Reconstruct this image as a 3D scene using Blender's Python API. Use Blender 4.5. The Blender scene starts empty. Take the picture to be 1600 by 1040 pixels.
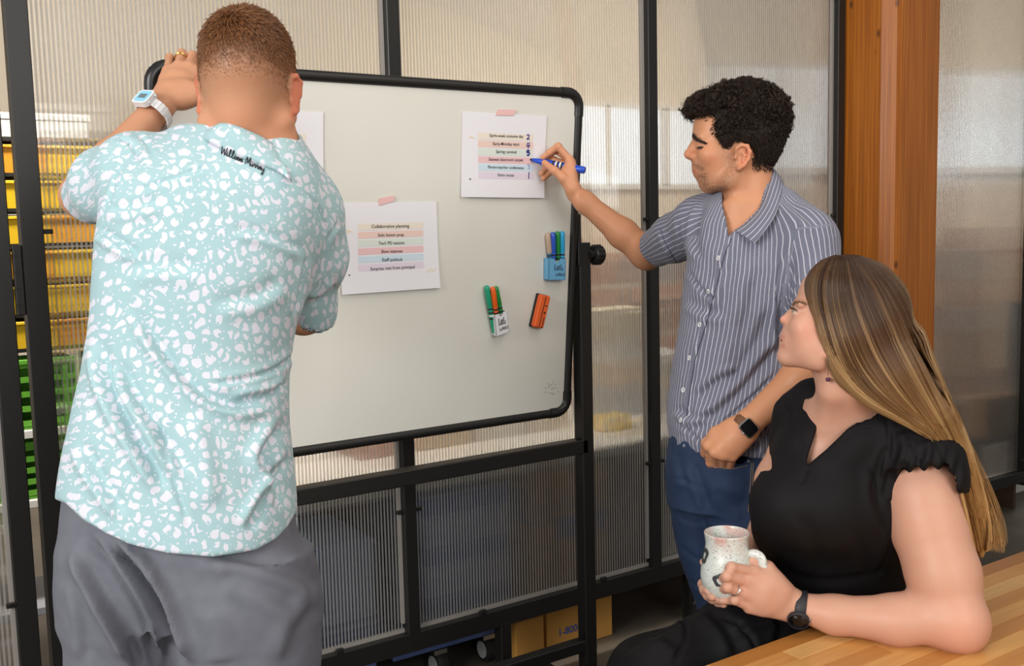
import bpy, math, random, time
import numpy as np
from mathutils import Vector, Matrix
from mathutils.bvhtree import BVHTree
T0 = time.time()
SC = bpy.context.scene
COL = SC.collection
random.seed(7); RNG = np.random.default_rng(7)

# ------------------------------------------------------------------ camera
FPX = 1592.0; CAM_H = 1.52
th = math.radians(5.94); ro = math.radians(1.39); ya = math.radians(34.0)
Rh = np.array([math.cos(ya), -math.sin(ya), 0.0]); Fh = np.array([math.sin(ya), math.cos(ya), 0.0]); Zh = np.array([0, 0, 1.0])
FW = math.cos(th)*Fh - math.sin(th)*Zh; U0 = math.sin(th)*Fh + math.cos(th)*Zh
RT = math.cos(ro)*Rh - math.sin(ro)*U0; UP = math.sin(ro)*Rh + math.cos(ro)*U0
CC = np.array([0, 0, CAM_H])
cam = bpy.data.cameras.new('camera'); cam.sensor_width = 36.0; cam.lens = 36.0*FPX/1600.0
cam.clip_start = 0.05; cam.clip_end = 100
camo = bpy.data.objects.new('camera', cam); COL.objects.link(camo)
m4 = Matrix.Identity(4)
for i in range(3):
    m4[i][0] = RT[i]; m4[i][1] = UP[i]; m4[i][2] = -FW[i]; m4[i][3] = CC[i]
camo.matrix_world = m4
SC.camera = camo

# ------------------------------------------------------------------ light and exposure
SC.view_settings.view_transform = 'Standard'; SC.view_settings.look = 'None'
SC.view_settings.gamma = 1.0; SC.view_settings.use_curve_mapping = False
SC.view_settings.exposure = 0.0
w = bpy.data.worlds.new('World'); SC.world = w; w.use_nodes = True
w.node_tree.nodes['Background'].inputs[0].default_value = (1.0, 0.965, 0.92, 1)
w.node_tree.nodes['Background'].inputs[1].default_value = 0.30
def area(name, loc, target, sx, sy, power, color):
    l = bpy.data.lights.new(name, 'AREA'); l.shape = 'RECTANGLE'; l.size = sx; l.size_y = sy
    l.energy = power; l.color = color
    o = bpy.data.objects.new(name, l); COL.objects.link(o); o.location = loc
    o.rotation_euler = (Vector(target)-Vector(loc)).to_track_quat('-Z', 'Y').to_euler()
    return o
area('window_light', (-3.75, 0.0, 2.7), (1.2, 1.9, 1.2), 2.3, 1.9, 232, (1.0, 0.985, 0.955))
area('rear_fill', (0.4, -3.0, 2.6), (1.8, 2.0, 1.1), 2.6, 1.8, 92, (1.0, 0.985, 0.955))  # added fill from behind the camera
area('overhead_fill', (1.6, 0.4, 3.5), (1.6, 1.0, 0.0), 2.4, 2.0, 30, (1.0, 0.90, 0.78))  # added overhead fill, no fixture seen
area('far_wall_fill', (12.2, 6.4, 3.8), (12.2, 8.6, 1.2), 13.0, 2.0, 440, (1.0, 0.915, 0.80))  # added to brighten the far wall, no lamp seen there
area('bins_fill', (1.3, 2.98, 3.1), (1.2, 5.0, 2.0), 3.4, .4, 165, (1.0, 0.92, 0.82))  # added to brighten the bins and the backs of the panes
try:
    SC.cycles.max_bounces = 10; SC.cycles.transparent_max_bounces = 16; SC.cycles.transmission_bounces = 10
    SC.cycles.diffuse_bounces = 4; SC.cycles.use_denoising = True; SC.cycles.caustics_refractive = False
    SC.cycles.caustics_reflective = False; SC.cycles.sample_clamp_indirect = 6.0
except Exception: pass

# ------------------------------------------------------------------ picking points (pixel -> real place)
def ray(x, y): return FW + (x-800)/FPX*RT + (520-y)/FPX*UP
def P(x, y, d): return CC + d*ray(x, y)
def PY(x, y, Y): v = ray(x, y); return CC + v*(Y-CC[1])/v[1]
def PZ(x, y, z): v = ray(x, y); return CC + v*(z-CC[2])/v[2]
def proj(p):
    q = np.asarray(p, dtype=np.float64)-CC; d = q@FW
    return 800+FPX*(q@RT)/d, 520-FPX*(q@UP)/d, d

# ------------------------------------------------------------------ materials
def mat(name, color=(.5,.5,.5), rough=.6, metal=0.0, coat=0.0, sss=0.0, spec=.5, sheen=0.0):
    m = bpy.data.materials.new(name); m.use_nodes = True
    b = m.node_tree.nodes['Principled BSDF']
    b.inputs['Base Color'].default_value = (*color, 1); b.inputs['Roughness'].default_value = rough
    b.inputs['Metallic'].default_value = metal; b.inputs['Specular IOR Level'].default_value = spec
    if coat: b.inputs['Coat Weight'].default_value = coat; b.inputs['Coat Roughness'].default_value = .15
    if sheen: b.inputs['Sheen Weight'].default_value = sheen
    if sss:
        b.inputs['Subsurface Weight'].default_value = sss
        b.inputs['Subsurface Radius'].default_value = (.012, .005, .003); b.inputs['Subsurface Scale'].default_value = .6
    return m
class NT:
    """small helper to write node trees"""
    def __init__(s, m): s.m = m; s.t = m.node_tree; s.b = s.t.nodes['Principled BSDF']
    def n(s, typ, **kw):
        nd = s.t.nodes.new(typ)
        for k, v in kw.items():
            if k.startswith('i_'):
                key = k[2:]; key = int(key) if key.isdigit() else key.replace('_', ' ')
                s.set(nd.inputs[key], v)
            else: setattr(nd, k, v)
        return nd
    def set(s, inp, v):
        if hasattr(v, 'is_linked'): s.t.links.new(v, inp)
        elif hasattr(v, 'outputs'): s.t.links.new(v.outputs[0], inp)
        elif isinstance(v, tuple) and len(v) == 3 and inp.type == 'RGBA': inp.default_value = (*v, 1)
        else: inp.default_value = v
    def math(s, op, a, b=0.0, c=None, clamp=False):
        nd = s.t.nodes.new('ShaderNodeMath'); nd.operation = op; nd.use_clamp = clamp
        s.set(nd.inputs[0], a); s.set(nd.inputs[1], b)
        if c is not None: s.set(nd.inputs[2], c)
        return nd.outputs[0]
    def vm(s, op, a, b=None, scale=None):
        nd = s.t.nodes.new('ShaderNodeVectorMath'); nd.operation = op
        s.set(nd.inputs[0], a)
        if b is not None: s.set(nd.inputs[1], b)
        if scale is not None: s.set(nd.inputs['Scale'], scale)
        return nd.outputs['Value'] if op in ('LENGTH', 'DISTANCE', 'DOT_PRODUCT') else nd.outputs[0]
    def mix(s, f, a, b):
        nd = s.t.nodes.new('ShaderNodeMix'); nd.data_type = 'RGBA'
        s.set(nd.inputs[0], f); s.set(nd.inputs[6], a); s.set(nd.inputs[7], b); return nd.outputs[2]
    def ramp(s, f, stops):
        nd = s.t.nodes.new('ShaderNodeValToRGB'); s.set(nd.inputs[0], f)
        e = nd.color_ramp.elements
        while len(e) < len(stops): e.new(.5)
        for k, (p, c) in enumerate(stops): e[k].position = p; e[k].color = (*c, 1)
        return nd.outputs[0]
    def bump(s, h, strength=.3, dist=.002):
        nd = s.t.nodes.new('ShaderNodeBump'); nd.inputs['Strength'].default_value = strength; nd.inputs['Distance'].default_value = dist
        s.set(nd.inputs['Height'], h); s.t.links.new(nd.outputs[0], s.b.inputs['Normal'])
    def color(s, c): s.set(s.b.inputs['Base Color'], c)
    def obj(s): return s.n('ShaderNodeTexCoord').outputs['Object']
    def attr(s, name): return s.n('ShaderNodeAttribute', attribute_name=name)
    def noise(s, vec, scale, detail=3.0, rough=.5): return s.n('ShaderNodeTexNoise', i_Vector=vec, i_Scale=scale, i_Detail=detail, i_Roughness=rough).outputs[0]
    def mapping(s, vec, scale=(1,1,1), rot=(0,0,0), loc=(0,0,0)):
        nd = s.n('ShaderNodeMapping', i_Vector=vec); nd.inputs['Scale'].default_value = scale; nd.inputs['Rotation'].default_value = rot; nd.inputs['Location'].default_value = loc
        return nd.outputs[0]

M = {}
M['black'] = mat('black_metal', (.011, .010, .009), .42)
M['blackplastic'] = mat('black_plastic', (.013, .012, .012), .35)
M['steel'] = mat('steel', (.55, .54, .52), .3, 1.0)
M['edge'] = mat('pane_edge', (.42, .39, .36), .4, .3)
def board_mat():
    m = mat('whiteboard_enamel', (.76, .75, .69), .28, spec=.5); t = NT(m)
    n = t.noise(t.obj(), 3.0, 2.0)
    t.color(t.ramp(n, [(.3, (.735,.725,.660)), (.7, (.775,.765,.705))])); return m
M['board'] = board_mat()
M['paper'] = mat('paper', (.83, .82, .86), .8)
M['ink'] = mat('print_ink', (.02, .02, .025), .7)
M['blueink'] = mat('blue_marker_ink', (.02, .02, .22), .6)
M['paleblueink'] = mat('pale_blue_marker_ink', (.25, .33, .55), .6)
M['goldink'] = mat('pale_yellow_print', (.86, .72, .45), .7)
for k, c in dict(cream=(.84,.76,.66), peach=(.84,.62,.55), sage=(.71,.77,.71), rose=(.82,.55,.56), sky=(.62,.75,.84), lilac=(.76,.68,.78)).items(): M['band_'+k] = mat('print_'+k, c, .8)
M['tape'] = mat('pink_paper_tape', (.84, .52, .51), .7)
def wood_col():
    m = mat('timber', (.4,.15,.03), .38, spec=.45); t = NT(m); o = t.obj()
    g = t.noise(t.mapping(o, (26, 26, 1.1)), 1.6, 6.0, .62)
    big = t.noise(t.mapping(o, (7, 7, .35)), 1.3, 3.0)
    ring = t.n('ShaderNodeTexWave', wave_type='BANDS', bands_direction='X', i_Vector=t.mapping(o, (1, 1, .05), (0, 0, .7)), i_Scale=26.0, i_Distortion=9.0, i_Detail=3.0, i_Detail_Scale=.6).outputs['Fac']
    c1 = t.ramp(g, [(.25, (.20,.050,.004)), (.5, (.44,.130,.012)), (.78, (.60,.215,.030))])
    c2 = t.mix(t.math('MULTIPLY', ring, .45), c1, (.19,.06,.012))
    c3 = t.mix(t.math('MULTIPLY', big, .55), c2, (.50,.150,.014))
    kn = t.n('ShaderNodeTexVoronoi', i_Vector=t.mapping(o, (9, 9, 5)), i_Scale=1.0, i_Randomness=1.0).outputs['Distance']
    k = t.ramp(kn, [(.03, (1,1,1)), (.11, (0,0,0))])
    t.color(t.mix(t.math('MULTIPLY', k, .8), c3, (.05,.016,.005))); t.bump(t.math('ADD', g, t.math('MULTIPLY', k, -.8)), .5, .003); return m
M['timber'] = wood_col()
def floor_mat():
    m = mat('concrete', (.15,.125,.10), .5); t = NT(m); o = t.obj()
    n = t.noise(o, 2.5, 6.0, .6); f = t.noise(o, 60, 3.0)
    t.color(t.mix(t.math('MULTIPLY', f, .3), t.ramp(n, [(.3, (.075,.062,.05)), (.7, (.16,.135,.105))]), (.10,.085,.07))); t.bump(f, .15, .002); return m
M['floor'] = floor_mat()
def noisy(name, c0, c1, rough, scale, bump=0.0, mapscale=(1,1,1)):
    m = mat(name, c0, rough); t = NT(m); n = t.noise(t.mapping(t.obj(), mapscale), scale, 4.0)
    t.color(t.ramp(n, [(.3, c0), (.7, c1)]))
    if bump: t.bump(n, bump, .003)
    return m
M['card'] = noisy('cardboard', (.50,.27,.115), (.58,.33,.15), .85, 3.0, 0, (1,1,14))
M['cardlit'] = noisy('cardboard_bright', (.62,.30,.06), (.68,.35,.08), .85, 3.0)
M['cardtape'] = mat('box_tape', (.75,.74,.72), .4)
M['boxblue'] = mat('box_print_blue', (.07,.12,.40), .8)
M['crate'] = noisy('blue_plastic', (.10,.16,.40), (.13,.20,.48), .45, 4.0)
M['cratelight'] = noisy('greyblue_plastic', (.30,.36,.55), (.36,.42,.62), .45, 4.0)
M['bin'] = noisy('yellow_plastic', (.86,.54,.015), (.90,.60,.03), .45, 5.0)
M['bin2'] = noisy('orange_plastic', (.80,.33,.02), (.86,.40,.04), .45, 5.0)
M['green'] = noisy('green_plastic', (.10,.36,.02), (.16,.46,.05), .5, 5.0)
M['counter'] = mat('counter_white', (.78,.74,.68), .5)
M['counterwood'] = noisy('counter_wood', (.07,.038,.022), (.09,.05,.03), .6, 4.0)
M['beige'] = noisy('beige_wall', (.74,.64,.51), (.79,.69,.56), .9, 1.2)
M['whiteish'] = mat('white_stock', (.80,.78,.74), .7)
M['grey'] = mat('grey_stock', (.32,.33,.36), .6)
M['tan'] = mat('tan_stock', (.62,.45,.28), .8)
M['teal'] = mat('teal_stock', (.28,.42,.40), .7)
M['redbrown'] = mat('redbrown_stock', (.38,.15,.08), .8)
def emis(name, c, s):
    m = bpy.data.materials.new(name); m.use_nodes = True; t = m.node_tree
    t.nodes.remove(t.nodes['Principled BSDF']); e = t.nodes.new('ShaderNodeEmission'); e.inputs[0].default_value = (*c, 1); e.inputs[1].default_value = s
    t.links.new(e.outputs[0], t.nodes['Material Output'].inputs[0]); return m
M['daylight'] = emis('daylight_through_window', (.93, .97, 1.0), 2.3)
def poly_mat():
    m = bpy.data.materials.new('polycarbonate'); m.use_nodes = True; t = NT(m); tr = t.t
    tr.nodes.remove(t.b)
    rf = t.n('ShaderNodeBsdfRefraction', i_Color=(.97,.965,.95), i_Roughness=.06, i_IOR=1.45)
    tp = t.n('ShaderNodeBsdfTransparent', i_Color=(.97,.965,.95))
    gl = t.n('ShaderNodeBsdfGlossy', i_Color=(1,1,1), i_Roughness=.16)
    fr = t.n('ShaderNodeFresnel', i_IOR=1.40)
    m1 = t.n('ShaderNodeMixShader', i_0=.70); tr.links.new(rf.outputs[0], m1.inputs[1]); tr.links.new(tp.outputs[0], m1.inputs[2])
    m2 = t.n('ShaderNodeMixShader'); tr.links.new(fr.outputs[0], m2.inputs[0]); tr.links.new(m1.outputs[0], m2.inputs[1]); tr.links.new(gl.outputs[0], m2.inputs[2])
    tr.links.new(m2.outputs[0], tr.nodes['Material Output'].inputs[0]); return m
M['poly'] = poly_mat()
def rib_mat(nm, tpw):
    m = bpy.data.materials.new(nm); m.use_nodes = True; t = NT(m); tr = t.t
    tr.nodes.remove(t.b)
    df = t.n('ShaderNodeBsdfDiffuse', i_Color=(.90,.88,.85)); tl = t.n('ShaderNodeBsdfTranslucent', i_Color=(.90,.87,.82)); tp = t.n('ShaderNodeBsdfTransparent', i_Color=(.95,.95,.95))
    a = t.n('ShaderNodeMixShader', i_0=.5); tr.links.new(df.outputs[0], a.inputs[1]); tr.links.new(tl.outputs[0], a.inputs[2])
    b = t.n('ShaderNodeMixShader', i_0=tpw); tr.links.new(a.outputs[0], b.inputs[1]); tr.links.new(tp.outputs[0], b.inputs[2])
    tr.links.new(b.outputs[0], tr.nodes['Material Output'].inputs[0]); return m
M['rib'] = rib_mat('polycarbonate_rib', .72); M['flute'] = rib_mat('polycarbonate_flute', .56)

# ------------------------------------------------------------------ objects
ORG = {}
def empty(name, loc, label=None, cat=None, group=None, kind=None):
    o = bpy.data.objects.new(name, None); COL.objects.link(o); o.location = tuple(loc); o.empty_display_size = .05
    ORG[o.name] = np.array(loc, float); tag(o, label, cat, group, kind); return o
def tag(o, label=None, cat=None, group=None, kind=None):
    if label: o['label'] = label
    if cat: o['category'] = cat
    if group: o['group'] = group
    if kind: o['kind'] = kind
    return o
def mesh_obj(name, V, Fc, m=None, parent=None, smooth=False, label=None, cat=None, group=None, kind=None, base=None, attrs=None, mats=None, midx=None, auto=None):
    """one mesh object from world-space vertices; origin at its thing's base"""
    V = np.asarray(V, float)
    if parent is not None: org = ORG[parent.name]
    elif base is not None: org = np.array(base, float)
    else: org = np.array([V[:,0].mean(), V[:,1].mean(), V[:,2].min()])
    me = bpy.data.meshes.new(name)
    L = V-org
    if isinstance(Fc, np.ndarray):
        me.vertices.add(len(L)); me.vertices.foreach_set('co', L.astype(np.float32).ravel())
        k = Fc.shape[1]; me.loops.add(Fc.size); me.loops.foreach_set('vertex_index', Fc.astype(np.int32).ravel())
        me.polygons.add(len(Fc)); me.polygons.foreach_set('loop_start', np.arange(0, Fc.size, k, dtype=np.int32))
        me.update(calc_edges=True); me.validate()
    else:
        me.from_pydata([tuple(v) for v in L], [], Fc)
    if smooth: me.polygons.foreach_set('use_smooth', np.ones(len(me.polygons), bool))
    if attrs:
        for an, (typ, data) in attrs.items():
            a = me.attributes.new(an, typ, 'POINT')
            if typ == 'FLOAT': a.data.foreach_set('value', np.asarray(data, np.float32).ravel())
            else: a.data.foreach_set('color' if typ == 'FLOAT_COLOR' else 'vector', np.asarray(data, np.float32).ravel())
    if mats:
        for x in mats: me.materials.append(x)
        if midx is not None: me.polygons.foreach_set('material_index', np.asarray(midx, np.int32))
    elif m is not None: me.materials.append(m)
    if auto is not None:
        me.polygons.foreach_set('use_smooth', np.ones(len(me.polygons), bool))
        try: me.set_sharp_from_angle(angle=math.radians(auto))
        except Exception: pass
    me.update()
    o = bpy.data.objects.new(name, me); COL.objects.link(o)
    if parent is not None: o.parent = parent
    else: o.location = tuple(org)
    ORG[o.name] = org
    return tag(o, label, cat, group, kind)

class G:
    """geometry collector"""
    def __init__(s): s.v = []; s.f = []; s.n = 0
    def add(s, V, F):
        s.v.append(np.asarray(V, float)); s.f += [tuple(int(i)+s.n for i in f) for f in F]; s.n += len(V); return s
    def box(s, c, h, ax=None, bev=0.0):
        """box by centre, half sizes and axes, bevelled along all edges"""
        ax = np.eye(3) if ax is None else np.asarray(ax, float); c = np.asarray(c, float)
        if bev <= 0:
            V = [c + sx*h[0]*ax[0] + sy*h[1]*ax[1] + sz*h[2]*ax[2] for sx in (-1,1) for sy in (-1,1) for sz in (-1,1)]
            return s.add(V, [(0,1,3,2),(4,6,7,5),(0,4,5,1),(2,3,7,6),(0,2,6,4),(1,5,7,3)])
        V = []; idx = {}
        for sx in (-1,1):
            for sy in (-1,1):
                for sz in (-1,1):
                    sg = (sx,sy,sz)
                    for k in range(3):
                        q = c.copy()
                        for j in range(3): q = q + sg[j]*(h[j] if j == k else h[j]-bev)*ax[j]
                        idx[sg, k] = len(V); V.append(q)
        F = []
        for k in range(3):
            a, b = [(1,2),(2,0),(0,1)][k]
            for sgn in (-1,1):
                q = []
                for (x, y) in ((-1,-1),(1,-1),(1,1),(-1,1)):
                    g = [0,0,0]; g[k] = sgn; g[a] = x; g[b] = y; q.append(idx[tuple(g), k])
                F.append(tuple(q if sgn > 0 else q[::-1]))
        for k in range(3):
            a, b = [(1,2),(2,0),(0,1)][k]
            for x in (-1,1):
                for y in (-1,1):
                    g0 = [0,0,0]; g1 = [0,0,0]; g0[k] = -1; g1[k] = 1
                    for g in (g0, g1): g[a] = x; g[b] = y
                    q = (idx[tuple(g0), a], idx[tuple(g1), a], idx[tuple(g1), b], idx[tuple(g0), b])
                    F.append(q if x*y > 0 else q[::-1])
        for sx in (-1,1):
            for sy in (-1,1):
                for sz in (-1,1):
                    q = tuple(idx[(sx,sy,sz), k] for k in range(3)); F.append(q if sx*sy*sz > 0 else q[::-1])
        return s.add(V, F)
    def tube(s, pts, r, n=10, closed=False, caps=True, flat=1.0, upv=None):
        pts = [np.asarray(p, float) for p in pts]; N = len(pts)
        rr = [r]*N if np.isscalar(r) else list(r)
        V = []; F = []
        prev = None
        for i, p in enumerate(pts):
            a = pts[i-1] if (i > 0 or closed) else p; b = pts[(i+1) % N] if (i < N-1 or closed) else p
            t = b-a; t = t/(np.linalg.norm(t)+1e-12)
            if prev is None:
                u = np.array(upv, float) if upv is not None else (np.array([0,0,1.]) if abs(t[2]) < .9 else np.array([1.,0,0]))
            else: u = prev
            u = u - t*(u@t); u /= np.linalg.norm(u)+1e-12; prev = u; vv = np.cross(t, u)
            for k in range(n):
                an = 2*math.pi*k/n; V.append(p + rr[i]*(math.cos(an)*u*flat + math.sin(an)*vv))
        m = N if closed else N-1
        for i in range(m):
            for k in range(n):
                j = (i+1) % N; F.append((i*n+k, i*n+(k+1) % n, j*n+(k+1) % n, j*n+k))
        if caps and not closed: F.append(tuple(range(n))[::-1]); F.append(tuple((N-1)*n+k for k in range(n)))
        return s.add(V, F)
    def cyl(s, a, b, r, n=20, r2=None, bev=0.0):
        a = np.asarray(a, float); b = np.asarray(b, float); r2 = r if r2 is None else r2
        if bev > 0:
            t = (b-a)/np.linalg.norm(b-a)
            return s.tube([a, a+t*bev*.3, a+t*bev, b-t*bev, b-t*bev*.3, b], [r-bev, r-bev*.3, r, r2, r2-bev*.3, r2-bev], n)
        return s.tube([a, b], [r, r2], n)
    def lathe(s, c, prof, n=40, ax=None):
        """prof: (radius, height) list about axis ax[2]"""
        ax = np.eye(3) if ax is None else ax; c = np.asarray(c, float); V = []; F = []
        for (r, z) in prof:
            for k in range(n):
                a = 2*math.pi*k/n; V.append(c + r*(math.cos(a)*ax[0]+math.sin(a)*ax[1]) + z*ax[2])
        for i in range(len(prof)-1):
            for k in range(n): F.append((i*n+k, i*n+(k+1) % n, (i+1)*n+(k+1) % n, (i+1)*n+k))
        if prof[0][0] > 1e-5: F.append(tuple(range(n))[::-1])
        if prof[-1][0] > 1e-5: F.append(tuple((len(prof)-1)*n+k for k in range(n)))
        return s.add(V, F)
    def prism(s, poly, n0, thick):
        """poly: world points of a face, extruded by thick along n0"""
        poly = [np.asarray(p, float) for p in poly]; n0 = np.asarray(n0, float); k = len(poly)
        V = poly + [p+n0*thick for p in poly]
        F = [tuple(range(k))[::-1], tuple(range(k, 2*k))] + [(i, (i+1) % k, (i+1) % k+k, i+k) for i in range(k)]
        return s.add(V, F)
    def grid(s, rows):
        """rows: list of equal-length point rows -> quads"""
        R, Cn = len(rows), len(rows[0]); V = [p for r in rows for p in r]
        return s.add(V, [(i*Cn+j, i*Cn+j+1, (i+1)*Cn+j+1, (i+1)*Cn+j) for i in range(R-1) for j in range(Cn-1)])
    def obj(s, name, m, parent=None, **kw): return mesh_obj(name, np.vstack(s.v), s.f, m, parent, **kw)

def catmull(pts, n, closed=False):
    pts = np.asarray(pts, float); N = len(pts); out = []
    segs = N if closed else N-1
    for i in range(segs):
        p0 = pts[(i-1) % N] if (closed or i > 0) else 2*pts[0]-pts[1]
        p1 = pts[i]; p2 = pts[(i+1) % N]
        p3 = pts[(i+2) % N] if (closed or i+2 < N) else 2*pts[-1]-pts[-2]
        for k in range(n):
            t = k/n; out.append(.5*((2*p1)+(-p0+p2)*t+(2*p0-5*p1+4*p2-p3)*t*t+(-p0+3*p1-3*p2+p3)*t**3))
    if not closed: out.append(pts[-1])
    return np.array(out)
def rrect(w, h, r, n=5):
    out = []
    for (cx, cy, a0) in ((w/2-r, h/2-r, 0), (-w/2+r, h/2-r, 90), (-w/2+r, -h/2+r, 180), (w/2-r, -h/2+r, 270)):
        for k in range(n+1):
            a = math.radians(a0+90*k/n); out.append((cx+r*math.cos(a), cy+r*math.sin(a)))
    return out
def text_mesh(s, name, p0, p1, nrm, m, parent, h=None, bold=0.0, shear=0.0, thick=.0003, fit=True):
    """real lettering between two points on a surface with normal nrm"""
    p0 = np.asarray(p0, float); p1 = np.asarray(p1, float); nrm = np.asarray(nrm, float)
    cu = bpy.data.curves.new('t', 'FONT'); cu.body = s; cu.size = 1; cu.align_x = 'LEFT'; cu.offset = bold; cu.shear = shear; cu.resolution_u = 3
    to = bpy.data.objects.new('t', cu); COL.objects.link(to)
    dg = bpy.context.evaluated_depsgraph_get(); me = to.evaluated_get(dg).to_mesh()
    V = np.array([v.co[:] for v in me.vertices]); Fc = [tuple(p.vertices) for p in me.polygons]
    to.evaluated_get(dg).to_mesh_clear(); bpy.data.objects.remove(to); bpy.data.curves.remove(cu)
    w = V[:,0].max()-V[:,0].min(); L = np.linalg.norm(p1-p0); ex = (p1-p0)/L; ey = np.cross(nrm, ex)
    sx = L/w; sy = sx if h is None else h/.7
    X = p0 + np.outer((V[:,0]-V[:,0].min())*sx, ex) + np.outer((V[:,1]-.34)*sy, ey) + nrm*thick
    return mesh_obj(name, X, Fc, m, parent)

# ------------------------------------------------------------------ the setting
YW = 2.736
fl = G().box((7.0, 3.0, -.05), (12.0, 6.5, .05)).obj('floor', M['floor'], kind='structure')
wb = G().box((7.0, 9.2, 2.6), (12.0, .06, 2.6)); wb.obj('wall_far', M['beige'], kind='structure')
wf = bpy.data.objects['wall_far']
# the daylight windows along the far wall of the workshop
for k in range(7):
    x0 = 6.7+k*1.75
    g = G()
    g.box((x0+.8, 9.10, 2.41), (.80, .012, .43)); wd = g.obj('window_%d' % (k+1), M['daylight'], kind='structure')
    f = G()
    for zz in (1.95, 2.87): f.box((x0+.8, 9.09, zz), (.87, .03, .03))
    for xx in (x0-.04, x0+.8, x0+1.64): f.box((xx, 9.09, 2.41), (.03, .03, .45))
    f.obj('window_frame', M['whiteish'], wd)
# added timber post standing in for a wood reflection in the panes
pc = PY(1277, 80, 4.3)
G().box((pc[0], 4.3, 1.9), (.07, .09, 1.9), bev=.012).obj('column', M['timber'], kind='structure', label='orange timber column standing in the workshop behind the panes')

# glazed partition: black square posts, rails, fluted polycarbonate panes with clips
part = empty('wall_back', (2.45, YW, 0), kind='structure')
PX_ = [1.44, 2.45, 3.463]
ZR = .242; ZT = 3.05
def post(x, z0=ZR-.03, z1=ZT, w=.021, y=YW):
    G().box((x, y, (z0+z1)/2), (w, .022, (z1-z0)/2), bev=.002).obj('post', M['black'], part)
def rail(x0, x1, z, h=.030, y=YW):
    G().box(((x0+x1)/2, y, z), ((x1-x0)/2, .0215, h), bev=.002).obj('rail', M['black'], part)
PITCH = .0112
def pane(x0, x1, z0, z1, y=YW+.012, t=.009, parent=None, ax=None, org=None, rw=.0029, wd=1.0):
    """fluted twin-wall sheet: front skin rippled, back skin flat, thin webs between"""
    parent = parent or part
    n = int((x1-x0)/PITCH*8); xs = np.linspace(x0, x1, n+1)
    yf = y - .00030*np.cos(2*math.pi*xs/PITCH)
    Tm = (lambda p: p) if ax is None else (lambda p: org + p[:,0:1]*ax + np.outer(p[:,1], np.cross(Zh, ax)) + np.outer(p[:,2], Zh))
    V = []; 
    for z in (z0, z1): V += [np.stack([xs, yf, np.full(n+1, z)], 1)]
    for z in (z0, z1): V += [np.stack([xs, np.full(n+1, y+t), np.full(n+1, z)], 1)]
    V = np.vstack(V); k = n+1; F = []
    for i in range(n):
        F.append((i, i+1, k+i+1, k+i)); F.append((2*k+i+1, 2*k+i, 3*k+i, 3*k+i+1))
        F.append((i+1, i, 2*k+i, 2*k+i+1)); F.append((k+i, k+i+1, 3*k+i+1, 3*k+i))
    F.append((0, k, 3*k, 2*k)); F.append((n, 2*k+n, 3*k+n, k+n))
    po = mesh_obj('pane', Tm(V), F, M['poly'], parent, auto=40)
    g = []; gf = []; h = []; hf2 = []
    nr = int((x1-x0)/PITCH)
    for i in range(nr):
        x = x0+(i+.5)*PITCH; b = len(g)
        yb = y+.0006+(t-.0009)*wd; g += [(x, y+.0006, z0), (x+.0004, yb, z0), (x+.0004, yb, z1), (x, y+.0006, z1)]; gf.append((b, b+1, b+2, b+3))
        h += [(x-rw, y-.0004, z0), (x+rw, y-.0004, z0), (x+rw, y-.0004, z1), (x-rw, y-.0004, z1)]; hf2.append((4*i, 4*i+1, 4*i+2, 4*i+3))
    mesh_obj('rib', Tm(np.array(g)), gf, M['rib'], po, kind='stuff'); mesh_obj('flute', Tm(np.array(h)), hf2, M['flute'], po, kind='stuff')
    return po
def clip(x, z, y=YW, side=1, parent=None):
    g = G(); g.box((x+side*.009, y-.012, z), (.012, .006, .006), bev=.0015); g.cyl((x+side*.013, y-.017, z), (x+side*.013, y-.024, z), .004, 10)
    return g.obj('clip', M['blackplastic'], parent or part)
def sill(x0, x1, z, parent=None):
    """light edge tape along the bottom of a pane"""
    return G().box(((x0+x1)/2, YW+.012, z), ((x1-x0)/2, .008, .006)).obj('edge_tape', M['edge'], parent or part)
XL = .432
post(XL, w=.026)
for x in PX_: post(x)
spans = [(XL, PX_[0]), (PX_[0], PX_[1]), (PX_[1], PX_[2])]
for (a, b) in spans:
    rail(a, b, ZR); rail(a, b, ZT-.03)
    pane(a+.022, b-.022, ZR+.03, ZT-.06)
    sill(a+.022, b-.022, ZR+.036)
    G().box((b-.027, YW+.008, (ZR+ZT)/2), (.005, .008, (ZT-ZR)/2-.06)).obj('edge_tape', M['edge'], part)
for x in PX_[:2]+[PX_[2]]:
    for z in (.66, 1.536, 2.4):
        clip(x-.022, z, side=-1)
        if x < 3: clip(x+.022, z, side=1)
for z in (.66, 1.536, 2.4): clip(XL+.027, z, side=1)
for (a, b) in spans:
    for q in (.25, .75): 
        xq = a+(b-a)*q; G().box((xq, YW-.018, ZR+.036), (.012, .006, .008), bev=.002).obj('clip', M['blackplastic'], part)
# feet of the partition
for x in (1.78, 2.30+.33):
    g = G(); g.box((x, YW, .11), (.02, .022, .112), bev=.002); g.obj('leg', M['black'], part)
g = G(); g.box((2.78, YW, .06), (.16, .05, .06), bev=.03); g.obj('foot', M['black'], part)
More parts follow.
